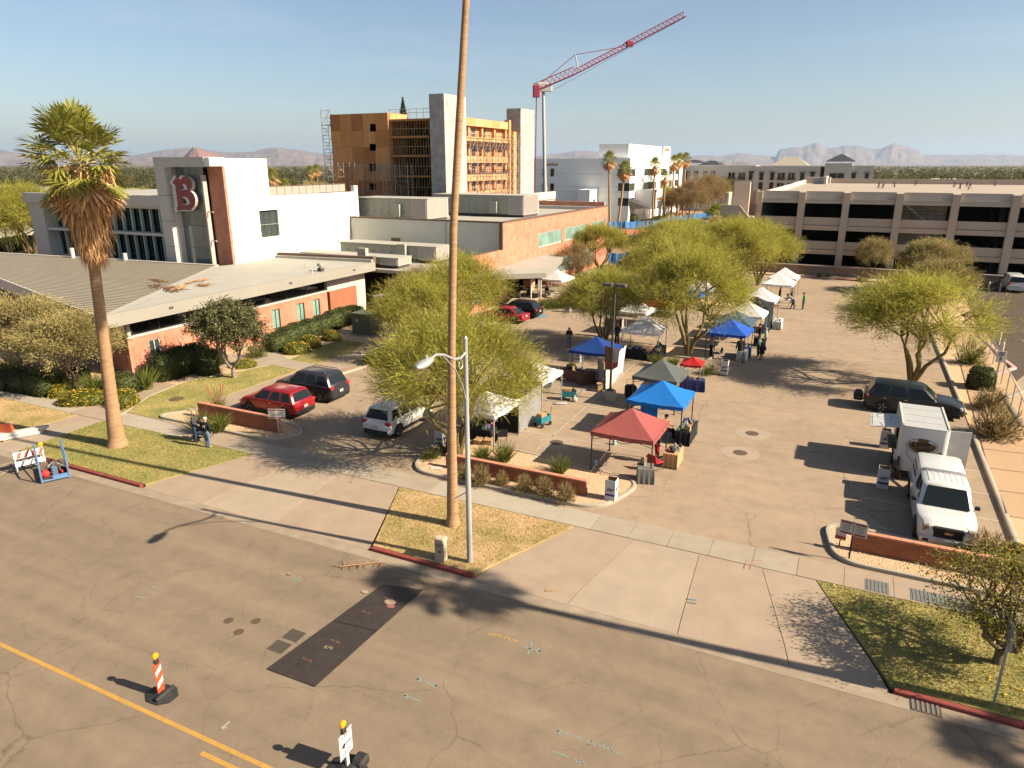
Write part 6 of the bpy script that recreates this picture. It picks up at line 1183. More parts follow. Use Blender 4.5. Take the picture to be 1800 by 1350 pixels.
def ell(cx_, cz_, a, b, t0, t1, wd, m, nm='logo_line', n=40):
    mb = MB(); P = [(cx_+a*math.cos(lerp(t0,t1,k/n)), cz_+b*math.sin(lerp(t0,t1,k/n)), math.cos(lerp(t0,t1,k/n)), math.sin(lerp(t0,t1,k/n))) for k in range(n+1)]
    for (ax,az,ac,as_),(bx_,bz_,bc,bs) in zip(P,P[1:]): mb.add([(ax-ac*wd/2,yf,az-as_*wd/2),(bx_-bc*wd/2,yf,bz_-bs*wd/2),(bx_+bc*wd/2,yf,bz_+bs*wd/2),(ax+ac*wd/2,yf,az+as_*wd/2)], [(0,1,2,3)])
    mb.build(nm, m, tr)
ell(-.05,1.78,.62,.36,0,6.283,.028,M_ink); ell(-.05,1.72,.62,.78,math.pi*1.06,math.pi*1.94,.022,M_ink); ell(.62,1.42,.2,.16,-1.5,1.5,.06,M_ink)
hb = [( -.05+.56*math.cos(t), 1.76+.27*math.sin(t)+.05*math.cos(2*t)) for t in [6.283*k/36 for k in range(36)]]+[]; MB().add([(x,yf+.002,z) for x,z in hb], [tuple(range(len(hb)))]).build('logo_splash', M_cof, tr)
for cx_ in (-.14,.06): MB().add([(cx_+.13*math.cos(6.283*k/16),yf+.001,2.03+.1*math.sin(6.283*k/16)) for k in range(16)], [tuple(range(16))]).build('logo_heart', M_cof, tr)
textmesh('lettering', 'Latte', .36, M_ink, tr, X=Matrix.Translation((-.12,yf-.006,1.88)) @ Matrix.Rotation(rad(8),4,'Y').inverted(), bold=.006, shear=.25); textmesh('lettering', "Truckin'", .24, M_ink, tr, X=Matrix.Translation((.06,yf-.006,1.64)) @ Matrix.Rotation(rad(12),4,'Y').inverted(), bold=.004, shear=.25); textmesh('lettering', 'AZ', .13, M_ink, tr, X=Matrix.Translation((.12,yf-.006,1.46)), bold=.002, shear=.2)
# cup drawing on the underside/top of the hatch
for k in range(24):
    a = 6.283*k/24; b = 6.283*(k+1)/24; MB().add([(x0-.65+.34*math.cos(a)*u,.05+.5*math.sin(a)*u,2.335+.065) for u in (1,)]+[(x0-.65+.34*math.cos(b),.05+.5*math.sin(b),2.40),(x0-.65+.31*math.cos(b),.05+.47*math.sin(b),2.40),(x0-.65+.31*math.cos(a),.05+.47*math.sin(a),2.40)], [(0,1,2,3)]).build('logo_line', M_ink, tr)
bd = thing('chalkboard', 'wooden A-frame chalkboard standing beside the coffee trailer', 'sign', at(1572,838)); M_wd = mat('red_brown_wood',(.22,.08,.05),var=.15)
for s in (-1,1):
    XB = Matrix.Rotation(rad(90),4,'Z') @ Matrix.Translation((0,s*.24,0)) @ Matrix.Rotation(rad(s*13),4,'X'); MB().box(-.3,.3,-.015,.015,.08,1.1,X=XB).build('board', M_ink, bd); MB().box(-.34,-.3,-.025,.025,0,1.16,X=XB).box(.3,.34,-.025,.025,0,1.16,X=XB).box(-.3,.3,-.025,.025,1.1,1.15,X=XB).box(-.3,.3,-.025,.025,.05,.1,X=XB).build('frame', M_wd, bd)
# ================================================================== WALLS, POSTS, SIGNS, ROAD WORKS
M_gwall = brickmat('garden_block_red', (.30,.115,.06), (.26,.095,.05), (.20,.09,.05), .4, .1, 'x', .5, .009); M_cop = mat('red_coping', (.42,.18,.105), var=.12, scale=4)
def gwall(label, s0, s1, t, h=.72):
    w = thing('brick_wall', label, 'wall', ((s0+s1)/2,t,ZL+.08)); hl = (s1-s0)/2; MB().box(-hl,hl,-.1,.1,-.1,h).build('brickwork', M_gwall, w); n = int((s1-s0)/.4)
    for k in range(n): a = -hl+k*2*hl/n; MB().box(a+.004,a+2*hl/n-.004,-.115,.115,h,h+.07).build('coping_brick', M_cop, w)
gwall('low red brick wall behind the three pedestrians', -32.9, -26.8, 27.0, .84); gwall('low red brick wall on the island with six tussock shrubs', -16.3, -9.15, 26.98, .66); gwall('low red brick wall at the pickup nose', 1.5, 13.5, 27.0, .74)
M_galv = mat('galvanised_pole', (.50,.50,.48), rough=.45, metal=.35, var=.06); M_bolt = M_dk
# street lamp
lb_ = g(826,988,ZL); sl_ = thing('street_lamp', 'pale street lamp with scrolled arm reaching over the road', 'street lamp', lb_)
MB().path([(0,0,-.05),(0,0,.4),(0,0,3.8),(0,0,3.82),(0,0,8.45)], [.115,.11,.095,.085,.07], 12).build('pole', M_galv, sl_, smooth=50); MB().lathe((0,0,8.45),[(.075,0),(.08,.08),(.03,.16)],10).build('finial', M_galv, sl_)
arm = [(0,0,8.05),(0,-.35,7.93),(0,-.8,8.0),(0,-1.4,8.3),(0,-1.9,8.42),(0,-2.25,8.36)]; MB().path(arm, [.045,.045,.042,.04,.04,.04], 8).build('arm', M_galv, sl_, smooth=60)
MB().path([(0,0,6.2),(0,-.25,6.9),(0,-.7,7.6),(0,-1.15,8.0),(0,-1.5,8.3)], .025, 6).build('brace', M_galv, sl_, smooth=60); MB().path([(0,-.36+.13*math.sin(a),7.72+.16*math.cos(a)) for a in [k*.5 for k in range(12)]], .02, 5).build('scroll', M_galv, sl_)
MB().loft([[(w*math.cos(a), -2.1+y, 8.3+zc+h*math.sin(a)) for a in [6.283*k/12 for k in range(12)]] for y, w, h, zc in ((0,.06,.05,.05),(-.18,.15,.1,.04),(-.5,.19,.13,0),(-.8,.15,.1,-.02),(-.93,.05,.04,-.02))]).build('luminaire', M_galv, sl_, smooth=50); MB().lathe((0,-2.45,8.42),[(.05,0),(.05,.1),(.02,.12)],8).build('photocell', M_galv, sl_)
MB().tube((0,0,2.9),(-.5,-.1,2.55),.02,n=5).build('bracket', M_alw, sl_)
# lot lamps
M_lp = mat('dark_bronze_pole', (.10,.095,.075), rough=.5, var=.1)
def lotlamp(p, hgt, label, banner=False):
    t = thing('parking_lot_lamp', label, 'lamp post', p); MB().lathe((0,0,-.05),[(.36,0),(.36,.66),(.33,.7)],18).build('concrete_base', M_conc3, t, smooth=40); MB().lathe((0,0,.65),[(.2,0),(.2,.05),(.08,.09)],12).build('base_plate', M_lp, t); MB().box(-.06,.06,-.06,.06,.7,hgt-.1).build('pole', M_lp, t)
    for s in (-1,1): MB().bev((s*.42,0,hgt),(.62,.4,.18),.05).build('lamp_head', M_lp, t); MB().box(s*.42-.22,s*.42+.22,-.15,.15,hgt-.11,hgt-.085).build('lens', M_head, t)
    MB().box(-.15,.15,-.04,.04,hgt-.03,hgt+.03).build('arm', M_lp, t)
    if banner:
        bn = mat('pennant_red',(.42,.06,.05),var=.2,scale=3)
        for s, m2 in ((-1,mat('pennant_brown',(.20,.11,.06),var=.3,scale=4)),(1,mat('pennant_pale',(.52,.46,.40),var=.25,scale=5))):
            X0 = Matrix.Rotation(rad(-6),4,'Z'); o = MB().add([(s*.07,0,3.35),(s*.50,0,3.35-.1*s),(s*.42,.03,2.1+.2*s),(s*.07,.03,1.95)], [(0,1,2,3)], X=X0).build('banner', m2, t); MB().tube((s*.05,0,3.36),(s*.53,0,3.36-.1*s),.02,n=5).build('banner_arm', bn, t); MB().add([(s*.08,-.012,2.4),(s*.44,-.012,2.55),(s*.40,.018,2.2),(s*.08,.018,1.99)], [(0,1,2,3)], X=X0).build('banner_stripe', bn, t)
lotlamp(g(1072,703,ZL), 7.25, 'twin-headed lamp post on a concrete base with a red pennant banner', True); lotlamp((-12.9,85.5,ZL), 7.9, 'twin-headed lamp post rising out of the palo verde row')
# tan utility pedestal
p = g(776,984,ZL); t = thing('utility_pedestal', 'tan plastic utility pedestal on the lawn beside the street lamp', 'utility box', p, rz=rad(4)); M_utl = mat('utility_tan', (.58,.46,.32), var=.06); MB().box(-.19,.19,-.15,.15,-.03,.82).build('body', M_utl, t); MB().bev((0,0,.89),(.42,.34,.16),.05).build('cap', M_utl, t)
for k in range(4): MB().box(-.12+k*.07,-.09+k*.07,-.155,-.149,.62,.74).build('vent_slot', M_brown, t)
MB().box(-.04,.07,-.156,-.149,.38,.46).build('label_plate', M_dk, t)
# green transformer cabinet and white plant cabinets
p = g(655,592,ZL); t = thing('transformer', 'green transformer cabinet by the end of the brick wing', 'transformer', (-37.0,48.6,ZL)); M_grn = mat('transformer_green', (.13,.15,.10), var=.08, rough=.5); MB().box(-1.0,1.0,-.8,.8,.1,1.85).build('body', M_grn, t); MB().box(-1.06,1.06,-.86,.86,1.85,1.95).build('lid', M_grn, t); MB().box(-1.2,1.2,-1.0,1.0,-.03,.1).build('pad', M_conc, t); MB().box(-.55,-.35,-.82,-.80,1.2,1.45).build('warning_plate', M_alw, t)
for i, (x, y, h_) in enumerate(((-38.6,54.2,2.3),(-36.0,54.4,2.0))): t = thing('plant_cabinet', ['tall grey steel equipment cabinet against the beige end wall','lower grey equipment cabinet between trees and end wall'][i], 'cabinet', (x,y,ZL)); MB().box(-1.2,1.2,-.8,.8,-.02,h_).build('body', M_hvt, t); MB().box(-1.25,1.25,-.85,.85,h_,h_+.06).build('lid', M_memb, t); MB().box(-.02,.02,-.82,-.80,.1,h_-.1).build('door_seam', M_dk, t)
# signs
M_sgr = mat('sign_red', (.36,.06,.06), var=.1); M_sw = mat('sign_white', (.62,.58,.53), var=.05); M_post = mat('dark_post', (.045,.04,.035), var=.1)
def twin_sign(p, label, rz, ph, postm):
    t = thing('parking_sign', label, 'sign', p, rz); MB().box(-.03,.03,-.02,.02,-.05,ph).build('post', postm, t)
    for s in (-1,1):
        o = MB().bev((s*.235,-.035,ph-.27),(.45,.012,.56),.004).build('panel', M_sw, t); MB().box(s*.235-.19,s*.235+.19,-.046,-.0415,ph-.10,ph-.03).build('header', M_sgr, t); MB().box(s*.235-.19,s*.235+.19,-.046,-.0415,ph-.52,ph-.45).build('footer', M_sgr, t)
        for k in range(4): MB().box(s*.235-.14+.02*(k%2),s*.235+.14-.03*(k%2),-.045,-.0415,ph-.18-k*.065,ph-.155-k*.065).build('text_line', mat('grey_text',(.25,.22,.21)), t)
    return t
twin_sign(g(1492,983,ZL+.1), 'twin red-bordered parking sign on a black post at the corner wall', rad(-8), 1.55, M_post); twin_sign(g(491,768,ZL+.1), 'twin red-bordered parking sign on a steel post at the end of the low wall', rad(22), 1.6, M_galv)
t = thing('small_sign', 'small low white sign with red lower band beside the corner wall', 'sign', g(1475,960,ZL+.1), rad(-4)); MB().box(-.02,.02,-.015,.015,-.05,.5).build('post', M_post, t); MB().box(-.19,.19,-.03,-.016,.3,.8).build('panel', M_sw, t); MB().box(-.18,.18,-.036,-.031,.33,.46).build('band', M_sgr, t)
t = thing('speed_sign', 'speed limit 5 sign on a slim post behind the chain link fence', 'sign', g(1748,682,ZL), rad(10)); MB().tube((0,0,-.05),(0,0,2.5),.03,n=6).build('post', M_galv, t); MB().bev((0,-.04,2.15),(.6,.015,.75),.005).build('panel', M_sw, t); textmesh('lettering','SPEED',.13,M_ink,t,X=Matrix.Translation((0,-.052,2.4)),bold=.003); textmesh('lettering','LIMIT',.13,M_ink,t,X=Matrix.Translation((0,-.052,2.26)),bold=.003); textmesh('lettering','5',.34,M_ink,t,X=Matrix.Translation((0,-.052,2.0)),bold=.006)
p = g(1746,1238,ZL); t = thing('street_sign', 'grey sign post seen edge-on beside the citrus tree', 'sign', p, 0); MB().box(-.03,.03,-.03,.03,-.05,2.55).build('post', M_galv, t); MB().box(-.012,.012,-.32,.32,1.9,2.5).build('panel', M_galv, t)
# chain link fence
fm = bpy.data.materials.new('chain_link'); fm.use_nodes = True; n_ = fm.node_tree; tr_ = n_.nodes.new('ShaderNodeBsdfTransparent'); ms_ = n_.nodes.new('ShaderNodeMixShader'); ms_.inputs[0].default_value = .12; n_.nodes['Principled BSDF'].inputs['Base Color'].default_value = (.36,.33,.28,1); n_.links.new(tr_.outputs[0], ms_.inputs[1]); n_.links.new(n_.nodes['Principled BSDF'].outputs[0], ms_.inputs[2]); n_.links.new(ms_.outputs[0], n_.nodes['Material Output'].inputs[0])
f0, f1 = Vector((9.25,33.0,ZL)), Vector((11.3,74.0,ZL)); t = thing('chain_link_fence', 'grey chain link fence along the gravel strip', 'fence', f0); nP = 15
for k in range(nP+1):
    a = (f1-f0)*(k/nP); MB().tube(a+Vector((0,0,-.05)), a+Vector((0,0,1.5)), .035, n=6).build('post', M_galv, t)
    if k < nP: b_ = (f1-f0)*((k+1)/nP); MB().tube(a+Vector((0,0,1.47)), b_+Vector((0,0,1.47)), .025, n=5).build('rail', M_galv, t); MB().box(0,(b_-a).length,-.004,.004,.06,1.45,X=Matrix.Translation(a) @ Matrix.Rotation(math.atan2((f1-f0).y,(f1-f0).x),4,'Z')).build('mesh_panel', fm, t)
for i, (px, py) in enumerate(((1760,623),(1755,605),(1717,508),(1737,510),(1757,512))): p = g(px,py,ZL); MB().lathe(tuple(p),[(.1,-.05),(.1,.95),(.06,1.02)],10).build('bollard', M_cream, smooth=40, label='cream painted bollard '+('by the pink kerb corner' if i < 2 else 'along the block wall beside the white van'), cat='bollard', group='bollards at the pink kerb' if i < 2 else 'bollards at the block wall')
t = thing('gate_panel', 'small grey fence gate standing before the block wall', 'gate', g(1528,522,ZL), rad(75)); MB().tube((0,0,0),(0,0,1.9),.04).tube((2.6,0,0),(2.6,0,1.9),.04).tube((0,0,1.85),(2.6,0,1.85),.03).tube((0,0,.1),(2.6,0,.1),.03).build('frame', M_galv, t); MB().box(.03,2.57,-.005,.005,.12,1.83).build('mesh_panel', fm, t)
# ---------------- road works
M_rub = mat('black_rubber', (.035,.034,.032), rough=.7, var=.25, scale=6); M_amb = mat('amber_lens', (.85,.28,.01), rough=.2, var=.12, scale=25, coat=.5); M_ors = mat('orange_stripe', (.72,.10,.035), rough=.4, var=.05); M_wre = mat('reflective_white', (.75,.73,.70), rough=.35, var=.04)
def rubber_base(t, r=.42):
    MB().loft([[(rr_*math.cos(6.283*(k+.5)/8)*1.05, rr_*math.sin(6.283*(k+.5)/8)*.85, z) for k in range(8)] for rr_, z in ((r,0),(r,.035),(r*.6,.08),(r*.3,.15))]).build('rubber_base', M_rub, t)
def amber(t, z, y=0, r=.095):
    MB().bev((0,y,z-.13),(.1,.17,.13),.03).build('battery_case', M_rub, t); MB().lathe((0,0,0),[(.02,-.045),(r*.9,-.03),(r,0),(r*.9,.03),(.02,.045)],16,X=Matrix.Translation((0,y,z+.05)) @ Matrix.Rotation(math.pi/2,4,'Y')).build('amber_lamp', M_amb, t, smooth=50)
t = thing('channelizer_panel', 'orange and white striped vertical panel with amber light on a rubber base', 'traffic panel', g(285,1222,0), rad(4)); rubber_base(t, .46); XS = Matrix()
MB().bev((0,0,.62),(.045,.24,1.0),.02).build('panel', M_ors, t)
for z in (.42,.80): MB().add([(.025,-.1,z-.13),(.025,.1,z+.03),(.025,.1,z+.19),(.025,-.1,z+.03)], [(0,1,2,3)]).add([(-.025,-.1,z-.13),(-.025,.1,z+.03),(-.025,.1,z+.19),(-.025,-.1,z+.03)], [(3,2,1,0)]).build('white_stripe', M_wre, t)
amber(t, 1.26); MB().path([(.12,-.3,.1),(.2,0,.17),(.12,.3,.1)], [.06,.09,.06], 6).build('sandbag', M_rub, t, smooth=60)
t = thing('keep_left_sign', 'white KEEP LEFT arrow sign with amber light on a rubber base', 'sign', g(612,1352,0), rad(3)); rubber_base(t, .5); MB().box(-.025,.025,-.05,.05,0,.55).build('post', M_wre, t); MB().bev((.0,0,.80),(.02,.52,.70),.008).build('panel', M_wre, t); XK = Matrix.Translation((.0125,0,0)) @ Matrix.Rotation(math.pi/2,4,'Z')
textmesh('lettering','KEEP',.15,M_ink,t,X=XK @ Matrix.Translation((0,0,1.04)),bold=.0); textmesh('lettering','LEFT',.15,M_ink,t,X=XK @ Matrix.Translation((0,0,.57)),bold=.0)
MB().box(.011,.016,-.08,.2,.785,.82).add([(.0135,-.2,.80),(.0135,-.06,.71),(.0135,-.06,.89)],[(0,1,2)]).build('arrow', M_ink, t)
mb = MB()
for a, b_ in (((-.245,.465),(-.235,1.135)),((.235,.465),(.245,1.135))): mb.box(.0105,.0125,a[0],b_[0],a[1],b_[1])
mb.box(.0105,.0125,-.235,.235,.465,.472).box(.0105,.0125,-.235,.235,1.128,1.135).build('border', M_ink, t); amber(t, 1.36, -.05, .1)
MB().bev((.2,.25,.14),(.35,.4,.2),.07).build('sandbag', M_rub, t)
# steel trench plates
M_stl = mat('trench_plate_steel', (.075,.058,.05), rough=.55, var=.2, scale=2.5, metal=.3, bump=.15, bscale=8); P0, P1, P2, P3 = [g(x,y,0) for x, y in ((469,1177),(553,1208),(743,1038),(674,1028))]
for i, (u0, u1) in enumerate(((0,.52),(.525,1))):
    t = thing('steel_plate', ['dark steel road plate with lifting slots and number 879','rust-stained dark steel road plate next to the kerb'][i], 'steel plate', (0,0,0)); A_, B_, C_, D_ = P0.lerp(P3,u0), P1.lerp(P2,u0), P1.lerp(P2,u1), P0.lerp(P3,u1); cen = (A_+C_)/2; t.location = cen
    MB().prism([tuple((q-cen)[:2]) for q in (A_,B_,C_,D_)], -.002, .03).build('plate', M_stl, t)
    for u, v in ((.3,.42),(.68,.5)):
        q = A_.lerp(B_,v).lerp(D_.lerp(C_,v),u)-cen
        for s in (-1,1): MB().path([(q.x+s*.1+.07*math.cos(a),q.y+.03*math.sin(a),.034) for a in [k*.52 for k in range(13)]],.008,4).build('lifting_ring', mat('rust',(.35,.17,.08)), t)
        MB().box(q.x-.05,q.x+.05,q.y-.02,q.y+.02,.029,.0315).build('slot', M_ink, t)
    if i == 0: o = textmesh('lettering','879',.2,mat('chalk_yellow',(.42,.33,.2)),t,X=Matrix.Rotation(rad(8),4,'Z') @ Matrix.Translation((.1,.1,.033)) @ Matrix.Rotation(-math.pi/2,4,'X') @ Matrix.Rotation(0,4,'Z'),bold=-.002)
    else:
        for x_, y_, r_, m in ((.2,.35,.18,M_conc2),(.32,.12,.13,mat('pink_splash',(.35,.13,.12))),(-.75,.5,.11,M_conc2)): MB().lathe((x_,y_,.0302),[(r_,0),(r_*.9,.001),(.01,.0012)],9,X=Matrix.Diagonal((1.2,.8,1,1))).build('spill', m, t)
# barricade, blue frame cart, beams at the west ramp
t = thing('barricade', 'striped A-frame barricade with amber light by the blue frame cart', 'barricade', g(56,826,0), rad(68))
for s in (-1,1):
    XB = Matrix.Translation((0,s*.32,0)) @ Matrix.Rotation(rad(s*17),4,'X')
    for x in (-.58,.58): MB().box(x-.025,x+.025,-.02,.02,0,1.12,X=XB).build('leg', M_galv, t)
    o = MB().box(-.62,.62,-.012,.012,.78,1.06,X=XB @ Matrix.Translation((0,s*.03,0))).build('rail', M_wre, t)
    for k in range(4): MB().add([(-.52+k*.3,s*.046,.79),(-.38+k*.3,s*.046,.79),(-.26+k*.3,s*.046,1.05),(-.40+k*.3,s*.046,1.05)], [(0,1,2,3)], X=XB).build('stripe', M_ors, t)
    MB().box(-.62,.62,-.012,.012,.40,.62,X=XB @ Matrix.Translation((0,s*.03,0))).build('rail', M_wre, t)
XB = Matrix.Translation((.56,0,1.2)); MB().lathe((0,0,0),[(.02,-.05),(.1,-.03),(.11,0),(.1,.03),(.02,.05)],16,X=XB @ Matrix.Rotation(math.pi/2,4,'X')).build('amber_lamp', M_amb, t)
M_blf = mat('blue_frame_paint', (.13,.25,.45), var=.15, rough=.5); t = thing('frame_cart', 'blue tubular frame cart with tray and small red engine', 'cart', (-33.2,18.55,0), rad(62))
for s in (-1,1):
    MB().path([(s*.55,-.95,.03),(s*.55,-.95,1.05),(s*.55,.95,1.38),(s*.55,.95,.03)], .045, 6).build('side_frame', M_blf, t); MB().tube((s*.55,-.95,.35),(s*.55,.95,.85),.035).build('side_brace', M_blf, t); MB().box(s*.55-.03,s*.55+.03,-.92,.92,.06,.28).build('side_board', M_dk, t)
MB().tube((-.55,-.95,.1),(.55,-.95,.1),.045).build('front_bar', M_blf, t); MB().tube((-.55,.95,.1),(.55,.95,.1),.045).build('rear_bar', M_blf, t)
for x in (-.5,.02): MB().box(x,x+.48,0,.9,.30,.36).build('deck_board', M_brown, t)
MB().box(-.52,.52,-.92,-.04,.06,.1).build('tray', M_dk, t); MB().box(-.1,.5,-.99,-.92,.1,.3).build('tray_lip', M_blf, t)
MB().bev((.05,-.3,.32),(.3,.26,.42),.05).build('engine', mat('engine_blue',(.12,.17,.26)), t); MB().ball((-.36,-.44,.26),.2,8).build('red_canister', mat('canister_red',(.55,.04,.04)), t, smooth=60); MB().ball((.28,-.42,.2),.11,8).build('fuel_cap', MATS['canister_red'], t, smooth=60); MB().path([(-.2,-.2,.5),(0,0,.6),(.3,-.1,.5),(.5,-.3,.35)],.02,5).build('hose', M_galv, t)
a, b_ = g(-30,779,ZL), g(90,757,ZL); t = thing('beam_bundle', 'bundle of long white steel beams lying on the ramp', 'beams', a); d = b_-a
for k, (o, z) in enumerate(((-.18,.1),(.0,.1),(.18,.1),(-.09,.27),(.1,.27))): n_v = Vector((-d.y,d.x,0)).normalized()*o; MB().bar(n_v+Vector((0,0,z)), d*(.86+.03*k)+n_v+Vector((0,0,z)), .15, .15).build('beam', M_alw, t)
MB().bar(d*.3+Vector((0,0,.02))-Vector((-d.y,d.x,0)).normalized()*.4, d*.3+Vector((0,0,.02))+Vector((-d.y,d.x,0)).normalized()*.4, .12,.08).build('timber_bearer', M_stud, t)
p = g(-4,768,ZL); t = thing('water_barrier', 'orange plastic barrier lying beside the white beams', 'barrier', p, rad(20)); MB().loft([[(-1.0,-.28,0),(-1.0,.28,0),(-1.0,.12,.75),(-1.0,-.12,.75)],[(.9,-.28,0),(.9,.28,0),(.9,.12,.75),(.9,-.12,.75)]]).build('body', M_or, t); MB().box(-.7,-.5,-.3,.3,0,.15).build('fork_slot', M_dk, t)
# litter
p = g(973,1034,.06); MB().prism([(-.3,-.2),(.28,-.24),(.32,.18),(-.26,.22)], 0, .012).build('cardboard_sheet', mat('cardboard',(.45,.28,.13),var=.1), loc=p, rz=.4, label='flat sheet of cardboard lying on the driveway apron', cat='cardboard')
p = g(766,823,ZL+.11); MB().prism([(-.25,-.16),(.25,-.16),(.25,.16),(-.25,.16)], 0, .02).build('paper_board', M_sw, loc=p, rz=.3, label='white board lying in the gravel beside the tall palm', cat='board')
mb = MB(); r_ = random.Random(8); a, b_ = g(598,997,.02), g(680,988,.02)
for k in range(16): u = r_.random(); q = a.lerp(b_,u); d = Vector((r_.uniform(-1,1),r_.uniform(-.6,.6),r_.uniform(0,.15))).normalized()*.4; mb.path([q-a, q-a+d*.5+Vector((0,0,.03)), q-a+d], [.012,.015,.004], 4)
mb.path([(0,0,.02),((b_-a)*.5)+Vector((0,0,.04)),(b_-a)],[.035,.03,.01],5); mb.build('dropped_frond', M_frond, loc=a, label='dry palm frond lying in the gutter before the lamp lawn', cat='palm frond')
# ================================================================== MARKET: canopies, tables, goods
M_leg = mat('white_tube', (.55,.54,.52), rough=.4, metal=.3, var=.05); M_legd = mat('black_tube', (.05,.05,.055), rough=.45, metal=.3, var=.1); M_card = mat('cardboard', (.45,.28,.13), var=.1); M_cloth_b = mat('black_cloth', (.018,.017,.018), rough=.9, var=.2); M_cloth_w = mat('white_cloth', (.66,.64,.62), rough=.9, var=.05); M_jug = mat('clear_jug', (.45,.52,.58), rough=.15, var=.1)
def fabric(name, c): return mat(name, c, rough=.75, var=.08, scale=1.6, trans=.22, bump=.25, bscale=3)
CM = {}
def canopy_mesh(mt, w, eave, peak, val, seed):
    r_ = random.Random(seed); a = w/2; n = 14; mb = MB(); g_ = {}
    for i in range(n+1):
        for j in range(n+1):
            x, y = -a+w*i/n, -a+w*j/n; h = 1-max(abs(x),abs(y))/a; edge = 1 - (min(abs(x),abs(y))/a)
            z = eave+(peak-eave)*(h**1.08) - .05*edge*(1-h) - .03*math.sin(math.pi*h)+r_.uniform(-.012,.012)
            if h > .93: z -= .02
            g_[i,j] = len(mb.v); mb.v.append((x,y,z))
    for i in range(n):
        for j in range(n):
            q = (g_[i,j],g_[i+1,j],g_[i+1,j+1],g_[i,j+1]); x, y = i+.5-n/2, j+.5-n/2
            if (x > 0) == (y > 0): mb.f += [(q[0],q[1],q[2]),(q[0],q[2],q[3])]
            else: mb.f += [(q[0],q[1],q[3]),(q[1],q[2],q[3])]
            mb.m += [0,0]
    for s in range(4):
        for i in range(n):
            k = [(i,0),(n,i),(n-i,n),(0,n-i)][s]; k2 = [(i+1,0),(n,i+1),(n-i-1,n),(0,n-i-1)][s]; A_, B_ = Vector(mb.v[g_[k]]), Vector(mb.v[g_[k2]]); o = [Vector((0,-1,0)),Vector((1,0,0)),Vector((0,1,0)),Vector((-1,0,0))][s]*.015
            mb.add([A_+o, B_+o, B_+o*(1+r_.uniform(0,2))-Vector((0,0,val)), A_+o*(1+r_.uniform(0,2))-Vector((0,0,val))], [(0,3,2,1)])
    return mb.mesh('canopy', mt, 24)
def tent(label, c, mt, w=3.0, eave=2.1, peak=3.05, rz=0, legs=M_leg, val=.2, seed=0, group=None):
    t = thing('market_canopy', label, 'canopy', (c[0],c[1],ZL), rz, group); link('canopy', canopy_mesh(mt, w, eave, peak, val, seed), t); a = w/2-.05
    for x in (-a,a):
        for y in (-a,a): MB().box(x-.025,x+.025,y-.025,y+.025,.03,eave).box(x-.06,x+.06,y-.06,y+.06,0,.03).build('leg', legs, t)
    mb = MB()
    for s in range(4):
        A_ = Vector([(-a,-a),(a,-a),(a,a),(-a,a)][s]+(0,)); B_ = Vector([(a,-a),(a,a),(-a,a),(-a,-a)][s]+(0,)); M_ = (A_+B_)/2
        for p, q in ((A_,M_),(M_,B_)): mb.tube(p+Vector((0,0,eave-.06)), q+Vector((0,0,eave-.38)), .014, n=4).tube(p+Vector((0,0,eave-.38)), q+Vector((0,0,eave-.06)), .014, n=4)
        mb.tube(A_+Vector((0,0,eave-.1)), Vector((0,0,peak-.12)), .014, n=4)
    mb.build('truss_frame', legs, t); return t
F_mar = fabric('maroon_canopy', (.44,.115,.105)); F_blu = fabric('bright_blue_canopy', (.015,.22,.72)); F_gry = fabric('grey_canopy', (.13,.145,.135)); F_red = fabric('red_canopy', (.55,.018,.02)); F_wht = fabric('white_canopy', (.68,.67,.66)); F_crm = fabric('cream_canopy', (.62,.59,.53)); F_nav = fabric('royal_blue_canopy', (.012,.06,.27)); F_cob = fabric('cobalt_canopy', (.02,.12,.58)); F_slt = fabric('slate_canopy', (.075,.125,.18)); F_blk = fabric('black_canopy', (.02,.021,.024)); F_sil = mat('silver_tarp', (.42,.41,.38), rough=.35, metal=.35, var=.1, scale=2)
def fr(px, py, w, z=2.05): p = g(px, py, ZL+z); return (p.x-w/2, p.y+w/2)
T_ = {}
T_['mar'] = tent('rust red canopy with water jug weights beside the gravel island', (-8.42,31.05), F_mar, 3.0, 2.1, 3.05, 0, M_legd, seed=1)
T_['blu'] = tent('bright blue canopy between the rust red and the grey canopy', (-8.22,36.25), F_blu, 3.0, 2.12, 3.0, 0, M_legd, seed=2)
T_['gry'] = tent('grey canopy behind the bright blue one', (-9.35,40.75), F_gry, 2.7, 2.05, 2.95, rad(-3), M_legd, seed=3)
tent('small bright red canopy over a blue table', (-8.35,45.15), F_red, 1.35, 1.75, 2.15, rad(2), M_leg, .14, seed=4)
tent('white canopy over black-clothed tables of goods', (-13.45,52.15), F_wht, 2.9, 2.1, 3.1, rad(2), seed=5)
tent('white canopy with racks, directly in front of the scarlet canopy', (-16.1,59.0), F_wht, 2.7, 2.1, 3.0, rad(-4), seed=6)
tent('scarlet canopy behind two white canopies and tree branches', (-15.3,63.0), F_red, 3.0, 2.1, 3.0, rad(-4), seed=7)
tent('royal blue canopy hung with white sheets beside the lamp post', (-14.95,45.05), F_nav, 2.9, 2.05, 2.85, 0, seed=8)
tent('white canopy beside teal wagons, behind the silver-walled canopy', (-16.45,37.35), F_wht, 2.9, 2.05, 2.85, rad(-3), seed=9)
tent('white canopy shaded by the big palo verde beside cardboard boxes', (-16.45,31.1), F_wht, 2.9, 2.05, 2.85, rad(-2), seed=10)
tent('dark canopy with a silver tarp side wall', (-16.5,34.15), F_blk, 2.9, 2.2, 2.75, 0, M_leg, .15, seed=11)
tent('cobalt blue canopy crowded with shoppers', (-7.4,54.3), F_cob, 2.9, 2.1, 3.0, rad(-4), M_legd, .2, seed=12)
tent('slate blue canopy behind the cobalt one', (-7.6,57.9), F_slt, 2.9, 2.1, 3.0, rad(-3), M_leg, seed=13)
